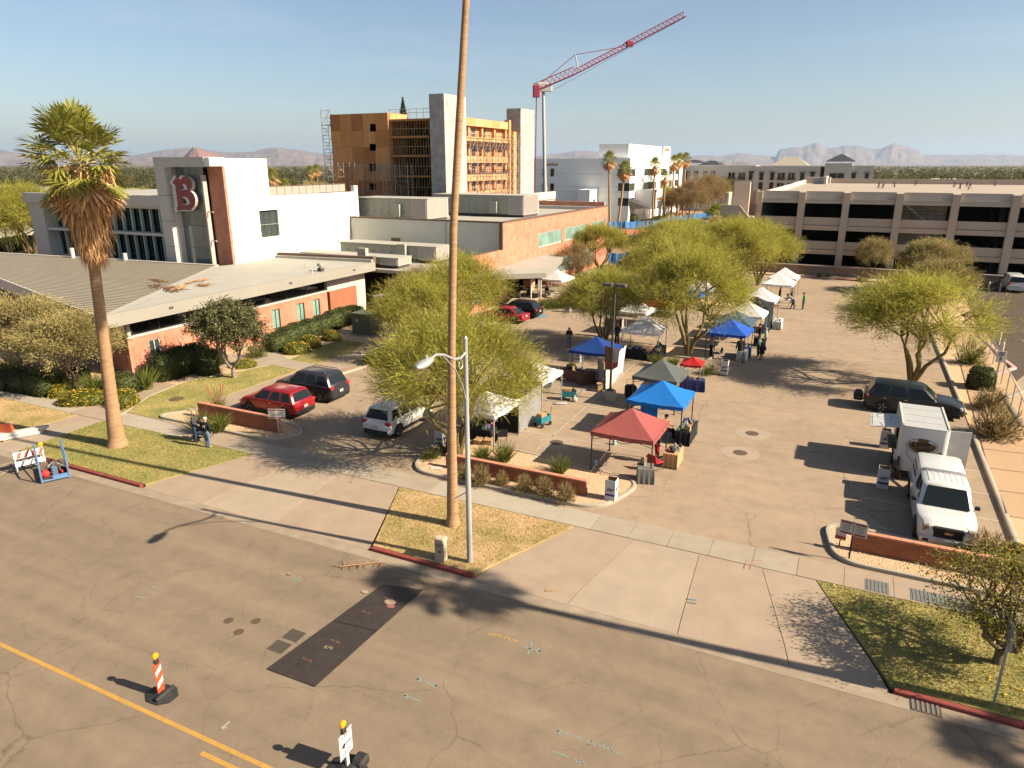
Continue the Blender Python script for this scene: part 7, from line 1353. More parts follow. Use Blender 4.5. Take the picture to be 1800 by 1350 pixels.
tent('cream canopy between the slate blue and the black canopy', (-7.15,61.3), F_crm, 3.0, 2.2, 3.25, rad(-3), seed=14)
tent('black canopy with black side walls and light blue trim', (-7.0,65.1), F_blk, 2.9, 2.2, 3.0, rad(-3), seed=15)
tent('white canopy behind the black-walled one', (-6.95,68.9), F_wht, 3.0, 2.2, 3.25, rad(-3), seed=16)
tent('white canopy with leg braces over vendors, before the last white canopy', (-6.3,79.2), F_wht, 3.0, 2.2, 3.2, rad(-4), seed=17)
tent('last white canopy in the row, nearest the block wall', (-6.2,83.8), F_wht, 3.0, 2.2, 3.25, rad(-3), seed=18)
tent('white canopy over a folding table at the building entrance', (-28.9,72.3), F_wht, 3.0, 2.2, 3.1, rad(-8), seed=19)
tent('blue canopy half hidden behind palo verde branches', (-13.6,68.2), F_blu, 2.9, 2.1, 3.0, 0, seed=20); tent('white canopy half hidden by branches, behind the hidden blue one', (-13.2,72.5), F_wht, 2.9, 2.1, 3.1, 0, seed=21); tent('pale grey canopy half hidden by branches, behind the scarlet one', (-16.6,67.0), F_crm, 2.9, 2.1, 3.0, 0, seed=22)
# side walls
def sheetwall(name, label, a, b, z0, z1, m, par=None, n=16, amp=.06, flare=0, cat='sheet', seed=0):
    a, b = Vector(a+(0,)), Vector(b+(0,)); d = b-a; nn = Vector((-d.y,d.x,0)).normalized(); r_ = random.Random(seed); rings = []
    for j in range(6):
        v = j/5; rings.append([a.lerp(b,i/n)+nn*(amp*math.sin(i*1.9+seed)*(1-v)*1.2+r_.uniform(-amp,amp)*.4-flare*(1-v))+Vector((0,0,lerp(z0,z1,v)-(.05*abs(math.sin(i*.5)) if j == 5 else 0))) for i in range(n+1)])
    mb = MB(); k = n+1; mb.add([p-a for r in rings for p in r], [(j*k+i,j*k+i+1,(j+1)*k+i+1,(j+1)*k+i) for j in range(5) for i in range(n)])
    return mb.build(name, m, loc=a+Vector((0,0,ZL)), smooth=70, label=label, cat=cat)
sheetwall('tarp_wall', 'wrinkled silver tarp hung as a side wall on the dark canopy', (-15.02,32.6), (-15.0,35.5), .05, 2.1, F_sil, amp=.07, seed=1); sheetwall('tarp_wall', 'black back wall hung in the dark canopy', (-15.04,32.7), (-17.8,32.7), .05, 2.05, F_blk, amp=.04, seed=2, cat='sheet')
sheetwall('hung_sheet', 'pinkish white sheet draped down the royal blue canopy side, nearest the lamp', (-13.25,42.1), (-13.35,44.6), .02, 1.95, mat('pinkish_sheet',(.60,.52,.49),rough=.9,var=.06), amp=.08, flare=.05, seed=3); sheetwall('hung_sheet', 'white sheet in dappled shade draped on the royal blue canopy', (-13.3,44.7), (-13.35,46.9), .02, 2.0, M_cloth_w, amp=.09, flare=-.2, seed=4); sheetwall('hung_sheet', 'grey sheet hung across the royal blue canopy front corner', (-13.4,42.0), (-14.3,43.5), .02, 1.9, mat('mauve_sheet',(.34,.28,.27),rough=.9), amp=.06, seed=5)
sheetwall('tent_wall', 'black fabric side wall of the black canopy', (-5.55,63.7), (-5.5,66.5), .02, 2.15, F_blk, amp=.04, seed=6); sheetwall('tent_wall', 'blue hanging panel at the back of the bright blue canopy', (-9.62,37.6), (-8.7,37.7), .02, 2.0, F_blu, amp=.03, seed=7); sheetwall('tent_wall', 'light blue trim cloth on the corner of the black canopy', (-5.5,63.6), (-5.85,63.55), .05, 2.1, mat('light_blue_cloth',(.14,.30,.46)), n=4, amp=.02, seed=8)
# tables
def table(label, c, w, d, m, rz=0, h=.74, cloth=True, name='market_table'):
    t = thing(name, label, 'table', (c[0],c[1],ZL), rz); MB().box(-w/2,w/2,-d/2,d/2,h-.04,h).build('tabletop', M_alw, t)
    for x in (-w/2+.1,w/2-.1):
        for y in (-d/2+.08,d/2-.08): MB().tube((x,y,0),(x,y,h-.04),.018,n=6).build('leg', M_galv, t)
    if cloth:
        n = 40; r_ = random.Random(int(w*100+c[1]*7)); P = []
        for k in range(n):
            u = 4*k/n; s = int(u); f_ = u-s; a, b = [(-w/2,-d/2),(w/2,-d/2),(w/2,d/2),(-w/2,d/2)][s], [(w/2,-d/2),(w/2,d/2),(-w/2,d/2),(-w/2,-d/2)][s]; P.append((lerp(a[0],b[0],f_), lerp(a[1],b[1],f_)))
        fl = 1.05; rings = [[(x*1.004,y*1.008,h+.006) for x,y in P],[(x*1.02,y*1.03,h-.05) for x,y in P],[(x*(1.03+.03*math.sin(k*2.1)),y*(1.05+.07*math.sin(k*2.1)),.35) for k,(x,y) in enumerate(P)],[(x*(1.05+.05*math.sin(k*2.1)),y*(1.08+.10*math.sin(k*2.1)),.03) for k,(x,y) in enumerate(P)]]
        mb = MB().loft(rings, caps=False); mb.add([(x*1.004,y*1.008,h+.006) for x,y in P], [tuple(range(n))]); mb.build('tablecloth', m, t, smooth=60)
    return t
M_gcl = mat('grey_cloth', (.20,.19,.175), rough=.9, var=.08); M_pch = mat('peach_cloth', (.60,.36,.17), rough=.9, var=.06); M_nvc = mat('navy_cloth', (.02,.03,.13), rough=.9, var=.1)
GOODS = [mat('goods_%d' % i, c, var=.1) for i, c in enumerate(((.60,.58,.55),(.10,.08,.28),(.45,.12,.10),(.12,.22,.12),(.40,.28,.15),(.05,.05,.06),(.55,.50,.15),(.3,.34,.38)))]
GN = ('boxed_goods','bottle','jar','small_crate')
def goods(where, c, w, d, z, n, seed, tall=.2):
    r_ = random.Random(seed)
    for i in range(n):
        x, y = r_.uniform(-w/2,w/2), r_.uniform(-d/2,d/2); k = r_.choice(GN); s = r_.uniform(.7,1.3); m = r_.choice(GOODS); mb = MB()
        if k == 'bottle': mb.lathe((0,0,0),[(.045*s,0),(.045*s,.16*s),(.018*s,.21*s),(.018*s,.27*s)],8)
        elif k == 'jar': mb.lathe((0,0,0),[(.06*s,0),(.065*s,.09*s),(.05*s,.12*s),(.055*s,.125*s),(.05*s,.15*s)],8)
        elif k == 'small_crate': mb.box(-.13*s,.13*s,-.09*s,.09*s,0,.03).box(-.13*s,-.11*s,-.09*s,.09*s,.03,.12*s).box(.11*s,.13*s,-.09*s,.09*s,.03,.12*s).box(-.11*s,.11*s,-.09*s,-.075*s,.03,.12*s).box(-.11*s,.11*s,.075*s,.09*s,.03,.12*s)
        else: mb.bev((0,0,tall*s/2),(.2*s,.14*s,tall*s),.012)
        mb.build(k, m, loc=(c[0]+x,c[1]+y,ZL+z), rz=r_.uniform(0,3), label='small %s among goods on %s' % (k.replace('_',' '), where), cat='goods', group=where+' goods')
table('table under a grey cloth at the rust red canopy corner', (-7.25,29.75), .75, .75, M_gcl, .3); goods('the grey-clothed table', (-7.3,29.8), .5, .5, .75, 4, 1, .35)
table('folding table with peach cloth beside the rust red canopy', (-6.55,32.3), .7, 1.3, M_pch, 0, .74); goods('the peach-clothed table', (-6.55,32.3), .5, 1.1, .75, 12, 2)
table('black-clothed table at the bright blue canopy', (-6.65,35.9), .75, 2.0, M_cloth_b, 0); goods('the black table of the blue canopy', (-6.65,35.9), .55, 1.7, .75, 14, 3, .25)
table('blue-clothed table beneath the small red canopy', (-8.15,44.7), 1.5, .75, M_nvc, .15); goods('the blue-clothed table', (-8.15,44.7), 1.2, .5, .75, 8, 4, .08)
table('long black-clothed table along the white canopy edge', (-12.2,51.7), .75, 2.5, M_cloth_b, rad(2)); goods('the long black table', (-12.2,51.7), .5, 2.1, .75, 16, 5); table('black-clothed table across the white canopy front', (-13.9,50.85), 1.8, .7, M_cloth_b, rad(2)); goods('the front black table', (-13.9,50.85), 1.5, .5, .75, 9, 6)
table('folding table in the cobalt canopy, stacked with shirts', (-6.3,54.4), .7, 2.2, M_cloth_w, 0); goods('the shirt table', (-6.3,54.4), .5, 2.0, .75, 14, 7, .15); table('white-clothed table outside the black canopy', (-5.0,66.6), .7, 1.8, M_cloth_w, 0); goods('the white table by the black canopy', (-5,66.6), .5, 1.5, .75, 6, 8)
table('folding table with pink goods under the braced white canopy', (-5.8,77.6), 1.9, .7, M_pch, 0, cloth=False); goods('the pink goods table', (-5.8,77.6), 1.6, .5, .75, 8, 9); table('white folding table at the building entrance', (-29.2,71.4), 1.9, .75, M_cloth_w, rad(-10), cloth=False); goods('the entrance table', (-29.2,71.4), 1.4, .5, .75, 4, 10, .3)
table('wood-look market counter under the royal blue canopy, plain front', (-16.0,43.3), 1.5, .6, mat('wood_print',(.16,.075,.05),var=.2,scale=6,stretch=(8,8,.6)), rad(-12), .8); table('wood-look counter joined at a slant under the royal blue canopy', (-14.9,43.0), 1.1, .6, MATS['wood_print'], rad(48), .8); goods('the wood-look counter', (-15.9,43.3), 1.2, .4, .81, 9, 11, .3)
table('folding table in the shade of the big palo verde', (-16.7,31.0), 1.8, .7, M_cloth_b, 0); goods('the palo verde shade table', (-16.7,31.0), 1.5, .5, .75, 10, 12, .2)
# racks and boxes
for i, (px, py, s, lb) in enumerate(((840,783,.42,'cardboard box at the island kerb, left of the pair'),(858,784,.45,'cardboard box with open flaps, right of the kerb pair'),(855,742,.45,'cardboard box stacked by the shaded white canopy leg'),(1054,688,.32,'tall narrow cardboard box by the draped sheets'))):
    t = thing('cardboard_box', lb, 'box', g(px,py,ZL), rad(12*i)); MB().box(-s/2,s/2,-s*.4,s*.4,0,s*(.8 if i < 3 else 1.6)).build('carton', M_card, t); hh = s*(.8 if i < 3 else 1.6)
    for q in (-1,1): MB().box(-s/2,s/2,0,.01,0,s*.3,X=Matrix.Translation((0,q*s*.4,hh-.01)) @ Matrix.Rotation(rad(-q*60),4,'X')).build('flap', M_card, t)
def wagon(label, p, rz):
    t = thing('folding_wagon', label, 'wagon', p, rz); tq = mat('teal_canvas',(.02,.20,.24),rough=.8,var=.1); mb = MB(); L_, W_ = .9, .5
    MB().box(-L_/2,L_/2,-W_/2,W_/2,.26,.29).box(-L_/2,L_/2,-W_/2,-W_/2+.02,.29,.62).box(-L_/2,L_/2,W_/2-.02,W_/2,.29,.62).box(-L_/2,-L_/2+.02,-W_/2+.02,W_/2-.02,.29,.62).box(L_/2-.02,L_/2,-W_/2+.02,W_/2-.02,.29,.62).build('canvas_tub', tq, t)
    for x in (-.36,.36):
        for y in (-.25,.25): MB().lathe((0,0,0),[(.03,-.03),(.12,-.03),(.12,.03),(.03,.03)],12,X=Matrix.Translation((x,y,.12)) @ Matrix.Rotation(math.pi/2,4,'X')).build('wheel', M_tyre, t)
    MB().path([(.45,0,.3),(.75,0,.6),(.8,0,.95)],.015,5).build('handle', M_legd, t); MB().bev((-.1,0,.60),(.5,.38,.36),.02).build('load_box', M_card, t); MB().bev((.25,.05,.55),(.2,.3,.4),.06).build('load_bag', M_cloth_b, t)
wagon('teal folding wagon with boxes beside the silver tarp wall', g(954,748,ZL), rad(75)); wagon('teal folding wagon with a cardboard box by the white canopy leg', g(1000,703,ZL), rad(15))
MB().ball((0,0,.14),.2,8,sq=(1,.8,.9)).lathe((0,0,.28),[(.1,0),(.04,.08),(.06,.14)],8).build('plastic_bag', mat('translucent_bag',(.55,.54,.46),var=.1), loc=g(1010,706,ZL), smooth=60, label='tied pale plastic bag beside the teal wagon', cat='bag')
MB().ball((0,0,.05),.3,8,sq=(1.6,.7,.22)).build('dropped_jacket', mat('pink_grey_cloth',(.45,.38,.40),var=.4,scale=9), loc=g(985,710,ZL), rz=.5, smooth=60, label='crumpled pale jacket lying on the asphalt by the wagon', cat='jacket')
t = thing('equipment_cart', 'black covered hand cart standing beside the lamp base', 'cart', g(1108,698,ZL), rad(30)); MB().bev((0,0,.45),(.7,.6,.7),.1).build('cover', M_cloth_b, t, smooth=40); MB().path([(-.2,.25,.75),(-.2,.3,1.1),(.2,.3,1.1),(.2,.25,.75)],.018,5).build('handle', M_legd, t)
for x in (-.25,.25): MB().lathe((0,0,0),[(.02,-.03),(.12,-.03),(.12,.03),(.02,.03)],12,X=Matrix.Translation((x,-.2,.12)) @ Matrix.Rotation(math.pi/2,4,'Y')).build('wheel', M_tyre, t)
for i, (px, py, lb) in enumerate(((1046,817,'at the gravel-side leg'),(1146,838,'at the street corner leg'),(1180,804,'at the lane-side leg'),(1080,782,'at the rear shaded leg'))): t = thing('water_jug', 'clear water jug weighting the rust red canopy '+lb, 'jug', g(px,py,ZL)); MB().lathe((0,0,0),[(.1,0),(.11,.03),(.11,.2),(.06,.28),(.04,.3)],12).build('jug', M_jug, t, smooth=50); MB().lathe((0,0,.3),[(.045,0),(.045,.03),(.01,.035)],10).build('cap', mat('jug_cap',(.1,.2,.5)), t)
def chair(label, p, rz, m):
    t = thing('camp_chair', label, 'chair', p, rz); MB().bev((0,0,.42),(.5,.45,.04),.02).build('seat', m, t); MB().box(-.25,.25,-.01,.02,.42,.85,X=Matrix.Translation((0,-.22,0)) @ Matrix.Rotation(rad(12),4,'X')).build('backrest', m, t)
    for x in (-.24,.24): MB().tube((x,-.24,0),(x,.22,.42),.012,n=5).build('leg', M_legd, t); MB().tube((x,.24,0),(x,-.22,.42),.012,n=5).build('leg', M_legd, t); MB().tube((x,-.2,.62),(x,.22,.6),.015,n=5).build('armrest', M_legd, t)
nv = mat('navy_canvas',(.03,.06,.12)); chair('navy camp chair beside the white canopy and tarp wall', g(958,690,ZL), 1.0, nv); chair('blue camp chair inside the cobalt canopy', (-8.1,53.4,ZL), 2.0, mat('blue_canvas',(.05,.16,.38))); chair('red camp chair behind the grey-clothed table', (-7.1,31.3,ZL), -.5, mat('red_canvas',(.5,.03,.03))); chair('black folding chair in the shaded white canopy', (-15.4,31.2,ZL), .6, M_cloth_b); chair('black folding chair at the entrance table', (-30.0,72.1,ZL), .8, M_cloth_b)
for i, (px, py) in enumerate(((1313,628),(1330,608))): t = thing('cooler', ['blue cooler box at the cobalt canopy corner leg','black crate of goods behind the shoppers'][i], 'cooler', g(px,py,ZL)); MB().bev((0,0,.35),(.5,.6,.7),.05).build('tub', [mat('cooler_blue',(.02,.05,.22)),M_cloth_b][i], t); MB().bev((0,0,.75),(.52,.62,.1),.04).build('lid', [mat('cooler_blue',(.02,.05,.22)),M_dk][i], t)
t = thing('garment_rack', 'metal grid rack hung with clothes beside the white canopies', 'rack', (-17.3,56.6,ZL)); MB().tube((-.9,0,0),(-.9,0,1.8),.02).tube((.9,0,0),(.9,0,1.8),.02).tube((-.9,0,1.75),(.9,0,1.75),.02).build('frame', M_galv, t)
for k in range(9): MB().bev((-.75+k*.19,0,1.3),(.07,.42,.85),.02).build('garment', GOODS[(k*3) % 8], t)
# potted display plants at the wood counter
for i, (px, py, s) in enumerate(((1022,652,.8),(1035,668,.55))): t = thing('potted_plant', ['small potted fir on the wood-look counter','potted plant on the ground before the counter'][i], 'plant', (g(px,py,ZL) if i else Vector((-15.95,43.25,ZL+.8)))); MB().lathe((0,0,0),[(.1,0),(.13,.2),(.12,.22)],10).build('pot', mat('terracotta',(.38,.15,.07)), t); o = link('foliage', BM['brittle'][0][0], t, (0,0,.18)); o.scale = (s*.6,s*.6,s*.6)
# ---------------- white recycling boxes printed with initials
M_bx = mat('white_carton', (.68,.66,.63), var=.04); M_bxi = mat('carton_inside', (.30,.20,.11), var=.1); M_ind = mat('indigo_print', (.05,.035,.22), var=.1)
def bin_(p, label, z=0, rz=0):
    t = thing('carton_bin', label, 'bin', p, rz, 'printed carton bins'); a, hh = .23, .98
    MB().box(-a,a,-a,-a+.012,0,hh).box(-a,a,a-.012,a,0,hh).box(-a,-a+.012,-a+.012,a-.012,0,hh).box(a-.012,a,-a+.012,a-.012,0,hh).build('carton', M_bx, t); MB().box(-a+.012,a-.012,-a+.012,a-.012,.0,.45).box(-a+.012,a-.012,a-.016,a-.012,.45,hh-.01).box(-a+.012,-a+.016,-a+.012,a-.016,.45,hh-.01).build('liner', M_bxi, t)
    textmesh('lettering','SRP',.2,M_ind,t,X=Matrix.Translation((0,-a-.003,.52)),bold=.006,shear=.3); MB().box(-a+.01,a-.01,-a-.006,-a-.001,.24,.33).build('printed_band', M_ind, t)
    textmesh('lettering','SRP',.2,M_ind,t,X=Matrix.Translation((a+.003,0,.52)) @ Matrix.Rotation(math.pi/2,4,'Z'),bold=.006,shear=.3); MB().box(a+.001,a+.006,-a+.01,a-.01,.24,.33).build('printed_band', mat('lilac_print',(.42,.38,.52)), t)
for px, py, z, lb in ((1074,877,.1,'on the gravel at the end of the island wall'),(775,786,.0,'at the island kerb beside the big palo verde'),(1273,657,.1,'on the end of the middle island'),(1550,856,0,'beside the chalkboard and coffee trailer'),(1554,786,0,'under the serving hatch of the coffee trailer'),(1016,636,0,'beside the royal blue canopy'),(999,547,.1,'in the entrance bed near the black estate car')): bin_(g(px,py,ZL+z), 'white carton bin printed SRP '+lb)
# ================================================================== PEOPLE
SKINC = [mat('skin_%d' % i, c, var=.05, rough=.6) for i, c in enumerate(((.50,.30,.21),(.36,.20,.13)))]
def cl(name, c): return mat('cloth_'+name, c, rough=.9, var=.12, scale=6)
def person(label, p, rz, top, legs, hair, pose='stand', hgt=1.7, shoe=(.03,.03,.03), long_hair=False, hat=None, short=False, skirt=False, skin=0, item=None):
    k = hgt/1.7; t = thing('person', label, 'person', p, rz); J = {'pel':(0,0,.93),'spi':(0,0,1.13),'che':(0,.01,1.34),'nek':(0,.01,1.47),'hed':(0,.03,1.56)}
    S = {}
    for s, n in ((-1,'L'),(1,'R')):
        J['hip'+n] = (s*.09,0,.87); J['kne'+n] = (s*.10,.03,.48); J['ank'+n] = (s*.10,-.02,.10); J['toe'+n] = (s*.115,.13,.04)
        J['sho'+n] = (s*.185,0,1.39); J['elb'+n] = (s*.275,-.04,1.13); J['wri'+n] = (s*.27,.07,.90); J['han'+n] = (s*.265,.10,.82)
    def mv(d):
        for q, v in d.items(): J[q] = v
    if pose == 'walk': mv({'kneL':(-.1,.16,.5),'ankL':(-.1,.2,.12),'toeL':(-.11,.34,.06),'kneR':(.1,-.06,.47),'ankR':(.1,-.24,.13),'toeR':(.11,-.12,.03),'elbL':(-.24,-.14,1.14),'wriL':(-.22,-.14,.92),'hanL':(-.22,-.12,.84),'elbR':(.24,.06,1.13),'wriR':(.18,.25,1.02),'hanR':(.14,.31,1.03)})
    if pose == 'carry': mv({'elbL':(-.25,.02,1.12),'wriL':(-.12,.26,1.10),'hanL':(-.05,.31,1.10),'elbR':(.25,.02,1.12),'wriR':(.12,.26,1.08),'hanR':(.06,.31,1.08)})
    if pose == 'talk': mv({'elbR':(.25,.02,1.13),'wriR':(.16,.24,1.0),'hanR':(.14,.32,.98),'elbL':(-.25,-.02,1.12),'wriL':(-.2,.18,.97),'hanL':(-.18,.25,.95)})
    if pose == 'bend': mv({'spi':(0,.14,1.08),'che':(0,.34,1.20),'nek':(0,.45,1.27),'hed':(0,.53,1.30),'shoL':(-.18,.38,1.22),'shoR':(.18,.38,1.22),'elbL':(-.2,.48,.98),'wriL':(-.15,.62,.84),'hanL':(-.13,.69,.80),'elbR':(.2,.48,.98),'wriR':(.15,.62,.84),'hanR':(.13,.69,.80),'pel':(0,-.08,.93),'hipL':(-.09,-.08,.87),'hipR':(.09,-.08,.87),'kneL':(-.1,0,.48),'ankL':(-.12,.08,.1),'toeL':(-.13,.22,.04),'kneR':(.1,-.1,.48),'ankR':(.1,-.22,.1),'toeR':(.11,-.08,.04)})
    if pose == 'sit':
        for q in list(J): J[q] = (J[q][0], J[q][1], J[q][2]-.42)
        for s, n in ((-1,'L'),(1,'R')): mv({'hip'+n:(s*.09,.03,.47),'kne'+n:(s*.12,.44,.50),'ank'+n:(s*.12,.46,.10),'toe'+n:(s*.12,.62,.05),'elb'+n:(s*.24,.08,.72),'wri'+n:(s*.16,.30,.66),'han'+n:(s*.13,.38,.64)})
    B = [('pel','spi','t'),('spi','che','t'),('che','nek','t'),('nek','hed','s')]+[x for n in 'LR' for x in (('pel','hip'+n,'l'),('hip'+n,'kne'+n,'l'),('kne'+n,'ank'+n,'l' if not (short or skirt) else 's'),('ank'+n,'toe'+n,'o'),('che','sho'+n,'t'),('sho'+n,'elb'+n,'t'),('elb'+n,'wri'+n,'t' if not short else 's'),('wri'+n,'han'+n,'s'))]
    Rr = {'pel':.175,'spi':.16,'che':.178,'nek':.062,'hed':.06,'hip':.122,'kne':.082,'ank':.06,'toe':.046,'sho':.09,'elb':.064,'wri':.042,'han':.038}
    names = list(J); me = bpy.data.meshes.new('p'); me.from_pydata([J[n] for n in names], [(names.index(a), names.index(b)) for a, b, _ in B], []); ob = bpy.data.objects.new('p', me); COL.objects.link(ob)
    md = ob.modifiers.new('s','SKIN'); md.use_smooth_shade = True; sv = me.skin_vertices[0].data
    for i, n in enumerate(names): r_ = Rr[n[:3]]; sv[i].radius = (r_, r_*(.8 if n[:3] in ('pel','spi','che') else 1)); sv[i].use_root = n == 'pel'
    sb = ob.modifiers.new('d','SUBSURF'); sb.levels = 1; sb.render_levels = 1; bpy.context.view_layer.update()
    em = bpy.data.meshes.new_from_object(ob.evaluated_get(bpy.context.evaluated_depsgraph_get())); bpy.data.objects.remove(ob)
    V = np.array([v.co for v in em.vertices]); mb = MB(); mb.v = [tuple(v) for v in V]; mm = {'t':0,'l':1,'s':2,'o':3}
    segs = [(np.array(J[a]), np.array(J[b]), mm[c]) for a, b, c in B]
    for pl in em.polygons:
        c = V[list(pl.vertices)].mean(0); best = (9, 0)
        for a, b, m_ in segs: ab = b-a; u = max(0, min(1, np.dot(c-a,ab)/np.dot(ab,ab))); d_ = np.linalg.norm(c-a-ab*u); best = min(best, (d_, m_))
        mb.f.append(tuple(pl.vertices)); mb.m.append(best[1])
    h = Vector(J['hed'])+Vector((0,.015,.05)); hb = .115
    mb.ball(h, hb, 12, 2, (.82,.95,1.12)); mb.ball(h+Vector((0,hb*.98,-.01)), .018, 6, 2, (.8,1.2,1.3))          # head, nose
    for s in (-1,1): mb.ball(h+Vector((s*.095,0,-.01)), .026, 6, 2, (.5,.9,1.3)); mb.ball(h+Vector((s*.038,hb*.86,.022)), .013, 6, 3)
    mb.box(h.x-.028,h.x+.028,h.y+hb*.85,h.y+hb*.92,h.z-.06,h.z-.05,4)
    for n, s in (('L',-1),('R',1)):
        w_, q = Vector(J['wri'+n]), Vector(J['han'+n]); d_ = (q-w_).normalized(); sd_ = d_.cross(Vector((s,0,0))); sd_ = sd_.normalized() if sd_.length > .1 else Vector((0,0,1)); cv = sd_.cross(d_)
        for f_ in range(4): o = sd_*(-.03+.02*f_); L_ = (.055,.065,.06,.045)[f_]; mb.path([q+o*.8, q+o+d_*L_*.6, q+o+d_*L_-cv*.015*s], [.0095,.009,.006], 5, 2)
        mb.path([w_+d_*.02+sd_*.02, q+sd_*.05, q+sd_*.06+d_*.03], [.011,.010,.007], 5, 2)
    tm, lm, sm = cl(*top), cl(*legs), cl('shoe%d' % int(shoe[0]*100), shoe)
    bo = mb.build('body', [tm, lm, SKINC[skin], sm, mat('lips',(.3,.1,.08))], t, smooth=180); bo.scale = (k,)*3
    hm = cl(*hair) if not hat else cl(*hat); hr = MB(); nn = 12
    prof = [(1.0,.12),(1.06,.35),(1.0,.68),(.75,.95),(.3,1.16)]
    hr.loft([[(h.x+hb*.87*a*math.cos(6.283*i/nn), h.y-.012+hb*.98*a*math.sin(6.283*i/nn)*(1 if math.sin(6.283*i/nn) < .3 or z > .3 else .8), h.z+hb*z*1.0) for i in range(nn)] for a, z in prof])
    if long_hair or not hat: L_ = .26 if long_hair else .06; hr.loft([[(h.x+w2*math.cos(6.283*i/8), h.y-.055+.06*math.sin(6.283*i/8), h.z+z) for i in range(8)] for w2, z in ((.09,.06),(.1,-.04),(.095,-L_*.6),(.05,-L_))])
    ho = hr.build('hair' if not hat else 'hat', hm, t, smooth=60); ho.scale = (k,)*3
    if hat:
        o = MB().loft([[(h.x+.085*math.cos(6.283*i/8), h.y-.045+.055*math.sin(6.283*i/8), h.z+z) for i in range(8)] for z in (.06,-.08)]).build('hair', cl(*hair), t, smooth=60); o.scale = (k,)*3
    if skirt: o = MB().loft([[(r_*math.cos(6.283*i/12), r_*.8*math.sin(6.283*i/12)+.0, z) for i in range(12)] for r_, z in ((.15,1.0),(.2,.8),(.25,.52))]).build('skirt', tm, t, smooth=60); o.scale = (k,)*3
    if item == 'box': o = MB().bev((0,.42,1.12),(.34,.24,.2),.02).build('carried_basket', mat('wicker',(.30,.19,.09),var=.3,scale=30), t)
    if item == 'bag': o = MB().bev((.26,-.04,.86),(.1,.28,.3),.04).build('shoulder_bag', M_cloth_b, t)
    if item == 'print': o = MB().box(-.07,-.03,-.175,-.13,1.18,1.3).box(.02,.07,-.175,-.13,1.2,1.34).build('jacket_print', mat('grey_print',(.3,.3,.3)), t); o.scale = (k,)*3
    return t
BK, JN, LJ, GY = ('black',(.014,.014,.016)), ('jeans',(.035,.06,.11)), ('light_jeans',(.16,.22,.29)), ('charcoal',(.07,.07,.075)); BL, BR, DK, GH = ('blonde',(.52,.40,.24)), ('brown_hair',(.08,.045,.025)), ('dark_hair',(.015,.012,.011)), ('grey_hair',(.35,.33,.30))
person('woman in dark jacket and pale jeans carrying a basket across the car park', g(1000,612,ZL), rad(200), ('navy_jacket',(.02,.022,.035)), LJ, BL, 'carry', 1.68, item='box', long_hair=True)
person('man in bright green shirt and jeans standing alone in the lane', g(1411,544,ZL), rad(100), ('green',(.03,.34,.07)), JN, BR, 'stand', 1.72)
person('man in grey sweater bending over a stall table', g(1392,543,ZL), rad(80), ('grey_sweater',(.26,.255,.24)), JN, BR, 'bend', 1.75)
person('blonde person in dark grey jacket and jeans standing by the wheelchair', g(346,777,ZL), rad(-60), GY, JN, BL, 'talk', 1.72)
person('person in black hooded jacket and cream beanie seen from behind', g(366,787,ZL), rad(10), BK, LJ, BL, 'stand', 1.66, (.5,.48,.46), hat=('cream_knit',(.58,.50,.38)), item='print')
person('person in black jacket and cap seated in the wheelchair', g(360,774,ZL+.06), rad(120), BK, JN, DK, 'sit', 1.72, (.5,.48,.46), hat=('dark_cap',(.03,.035,.04)))
person('vendor in mustard top sitting behind the blue canopy table', (-7.75,35.6,ZL), rad(-90), ('mustard',(.46,.26,.09)), BK, BR, 'sit', 1.7); person('woman in black top and red shorts standing at the peach table', (-7.3,32.0,ZL), rad(-60), BK, ('red_shorts',(.4,.02,.03)), DK, 'talk', 1.68, short=True)
person('vendor in teal shirt sitting under the grey canopy', (-9.7,39.5,ZL), rad(170), ('teal',(.03,.25,.24)), BK, DK, 'sit', 1.66); person('dark-haired vendor seated beneath the small red canopy', (-8.95,45.0,ZL), rad(-90), ('plum',(.10,.06,.08)), BK, DK, 'sit', 1.62)
person('man in black standing inside the cobalt canopy', g(1299,634,ZL), rad(30), BK, ('dark_trousers',(.05,.05,.045)), DK, 'stand', 1.8); person('woman in black dress with shoulder bag outside the cobalt canopy', g(1338,633,ZL), rad(70), BK, BK, BR, 'stand', 1.66, skirt=True, long_hair=True, item='bag')
person('woman in sea green jacket browsing at the cobalt canopy', g(1332,628,ZL), rad(80), ('sea_green',(.13,.25,.20)), BK, BR, 'talk', 1.65, (.5,.48,.46), long_hair=True); person('grey-haired person in pale grey top behind the two browsing women', g(1344,613,ZL), rad(90), ('pale_grey',(.38,.37,.36)), JN, GH, 'stand', 1.7)
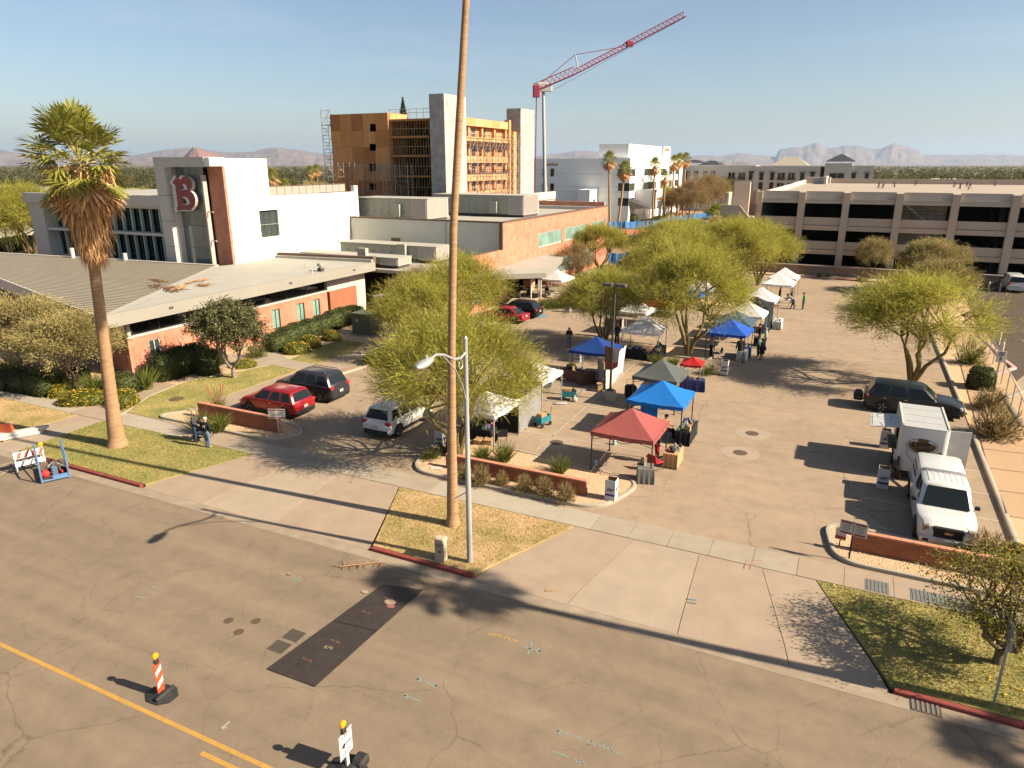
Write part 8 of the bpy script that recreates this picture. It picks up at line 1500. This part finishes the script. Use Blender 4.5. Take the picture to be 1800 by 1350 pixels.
person('man in black shirt at the slate blue canopy tables', g(1334,606,ZL), rad(100), BK, JN, BR, 'talk', 1.75); person('brown-haired shopper at the cream canopy', g(1346,586,ZL), rad(60), ('olive_top',(.14,.10,.06)), JN, BR, 'stand', 1.66, long_hair=True); person('vendor in pale grey shirt inside the cobalt canopy', (-8.6,53.6,ZL), rad(-60), ('stone_shirt',(.36,.34,.31)), BK, BR, 'stand', 1.7)
person('man in blue jacket and white cap behind the royal blue canopy', g(1084,606,ZL), rad(180), ('denim_blue',(.04,.08,.16)), BK, GH, 'talk', 1.74, hat=('white_cap',(.6,.58,.56))); person('vendor in red seated at the braced white canopy', (-7.3,78.8,ZL), rad(-60), ('dark_red',(.25,.03,.04)), BK, DK, 'sit', 1.66); person('vendor in black standing at the braced white canopy', (-6.1,79.4,ZL), rad(-80), BK, BK, BR, 'stand', 1.72); person('shopper in brown jacket at the braced white canopy edge', (-4.9,79.6,ZL), rad(90), ('brown_jacket',(.16,.09,.05)), JN, BR, 'talk', 1.7)
person('person in dark shirt sitting at the entrance table', (-30.0,72.2,ZL), rad(-120), BK, BK, DK, 'sit', 1.68, skin=1)
wc = thing('wheelchair', 'wheelchair with large spoked wheels on the pavement', 'wheelchair', g(360,774,ZL), rad(120))
for s in (-1,1):
    mb = MB(); mb.path([(s*.3,-.05+.3*math.sin(6.283*i/20),.31+.3*math.cos(6.283*i/20)) for i in range(21)], .016, 5); wh = mb.build('wheel', M_tyre, wc); mb = MB()
    for i in range(10): mb.tube((s*.3,-.05,.31),(s*.3,-.05+.29*math.sin(.628*i),.31+.29*math.cos(.628*i)),.006,n=3)
    mb.build('spokes', M_chr, wh); MB().lathe((0,0,0),[(.02,-.02),(.09,-.02),(.09,.02),(.02,.02)],10,X=Matrix.Translation((s*.24,.42,.09)) @ Matrix.Rotation(math.pi/2,4,'Y')).build('caster', M_tyre, wc); MB().path([(s*.26,-.32,1.0),(s*.26,-.24,.95),(s*.26,-.24,.3),(s*.26,.4,.3),(s*.2,.5,.1)],.014,5).build('frame', M_legd, wc)
MB().bev((0,.03,.42),(.46,.44,.05),.02).build('seat', M_cloth_b, wc); MB().box(-.23,.23,-.25,-.22,.45,.88).build('backrest', M_cloth_b, wc); MB().box(-.16,.16,.5,.62,.06,.08).build('footrest', M_legd, wc)
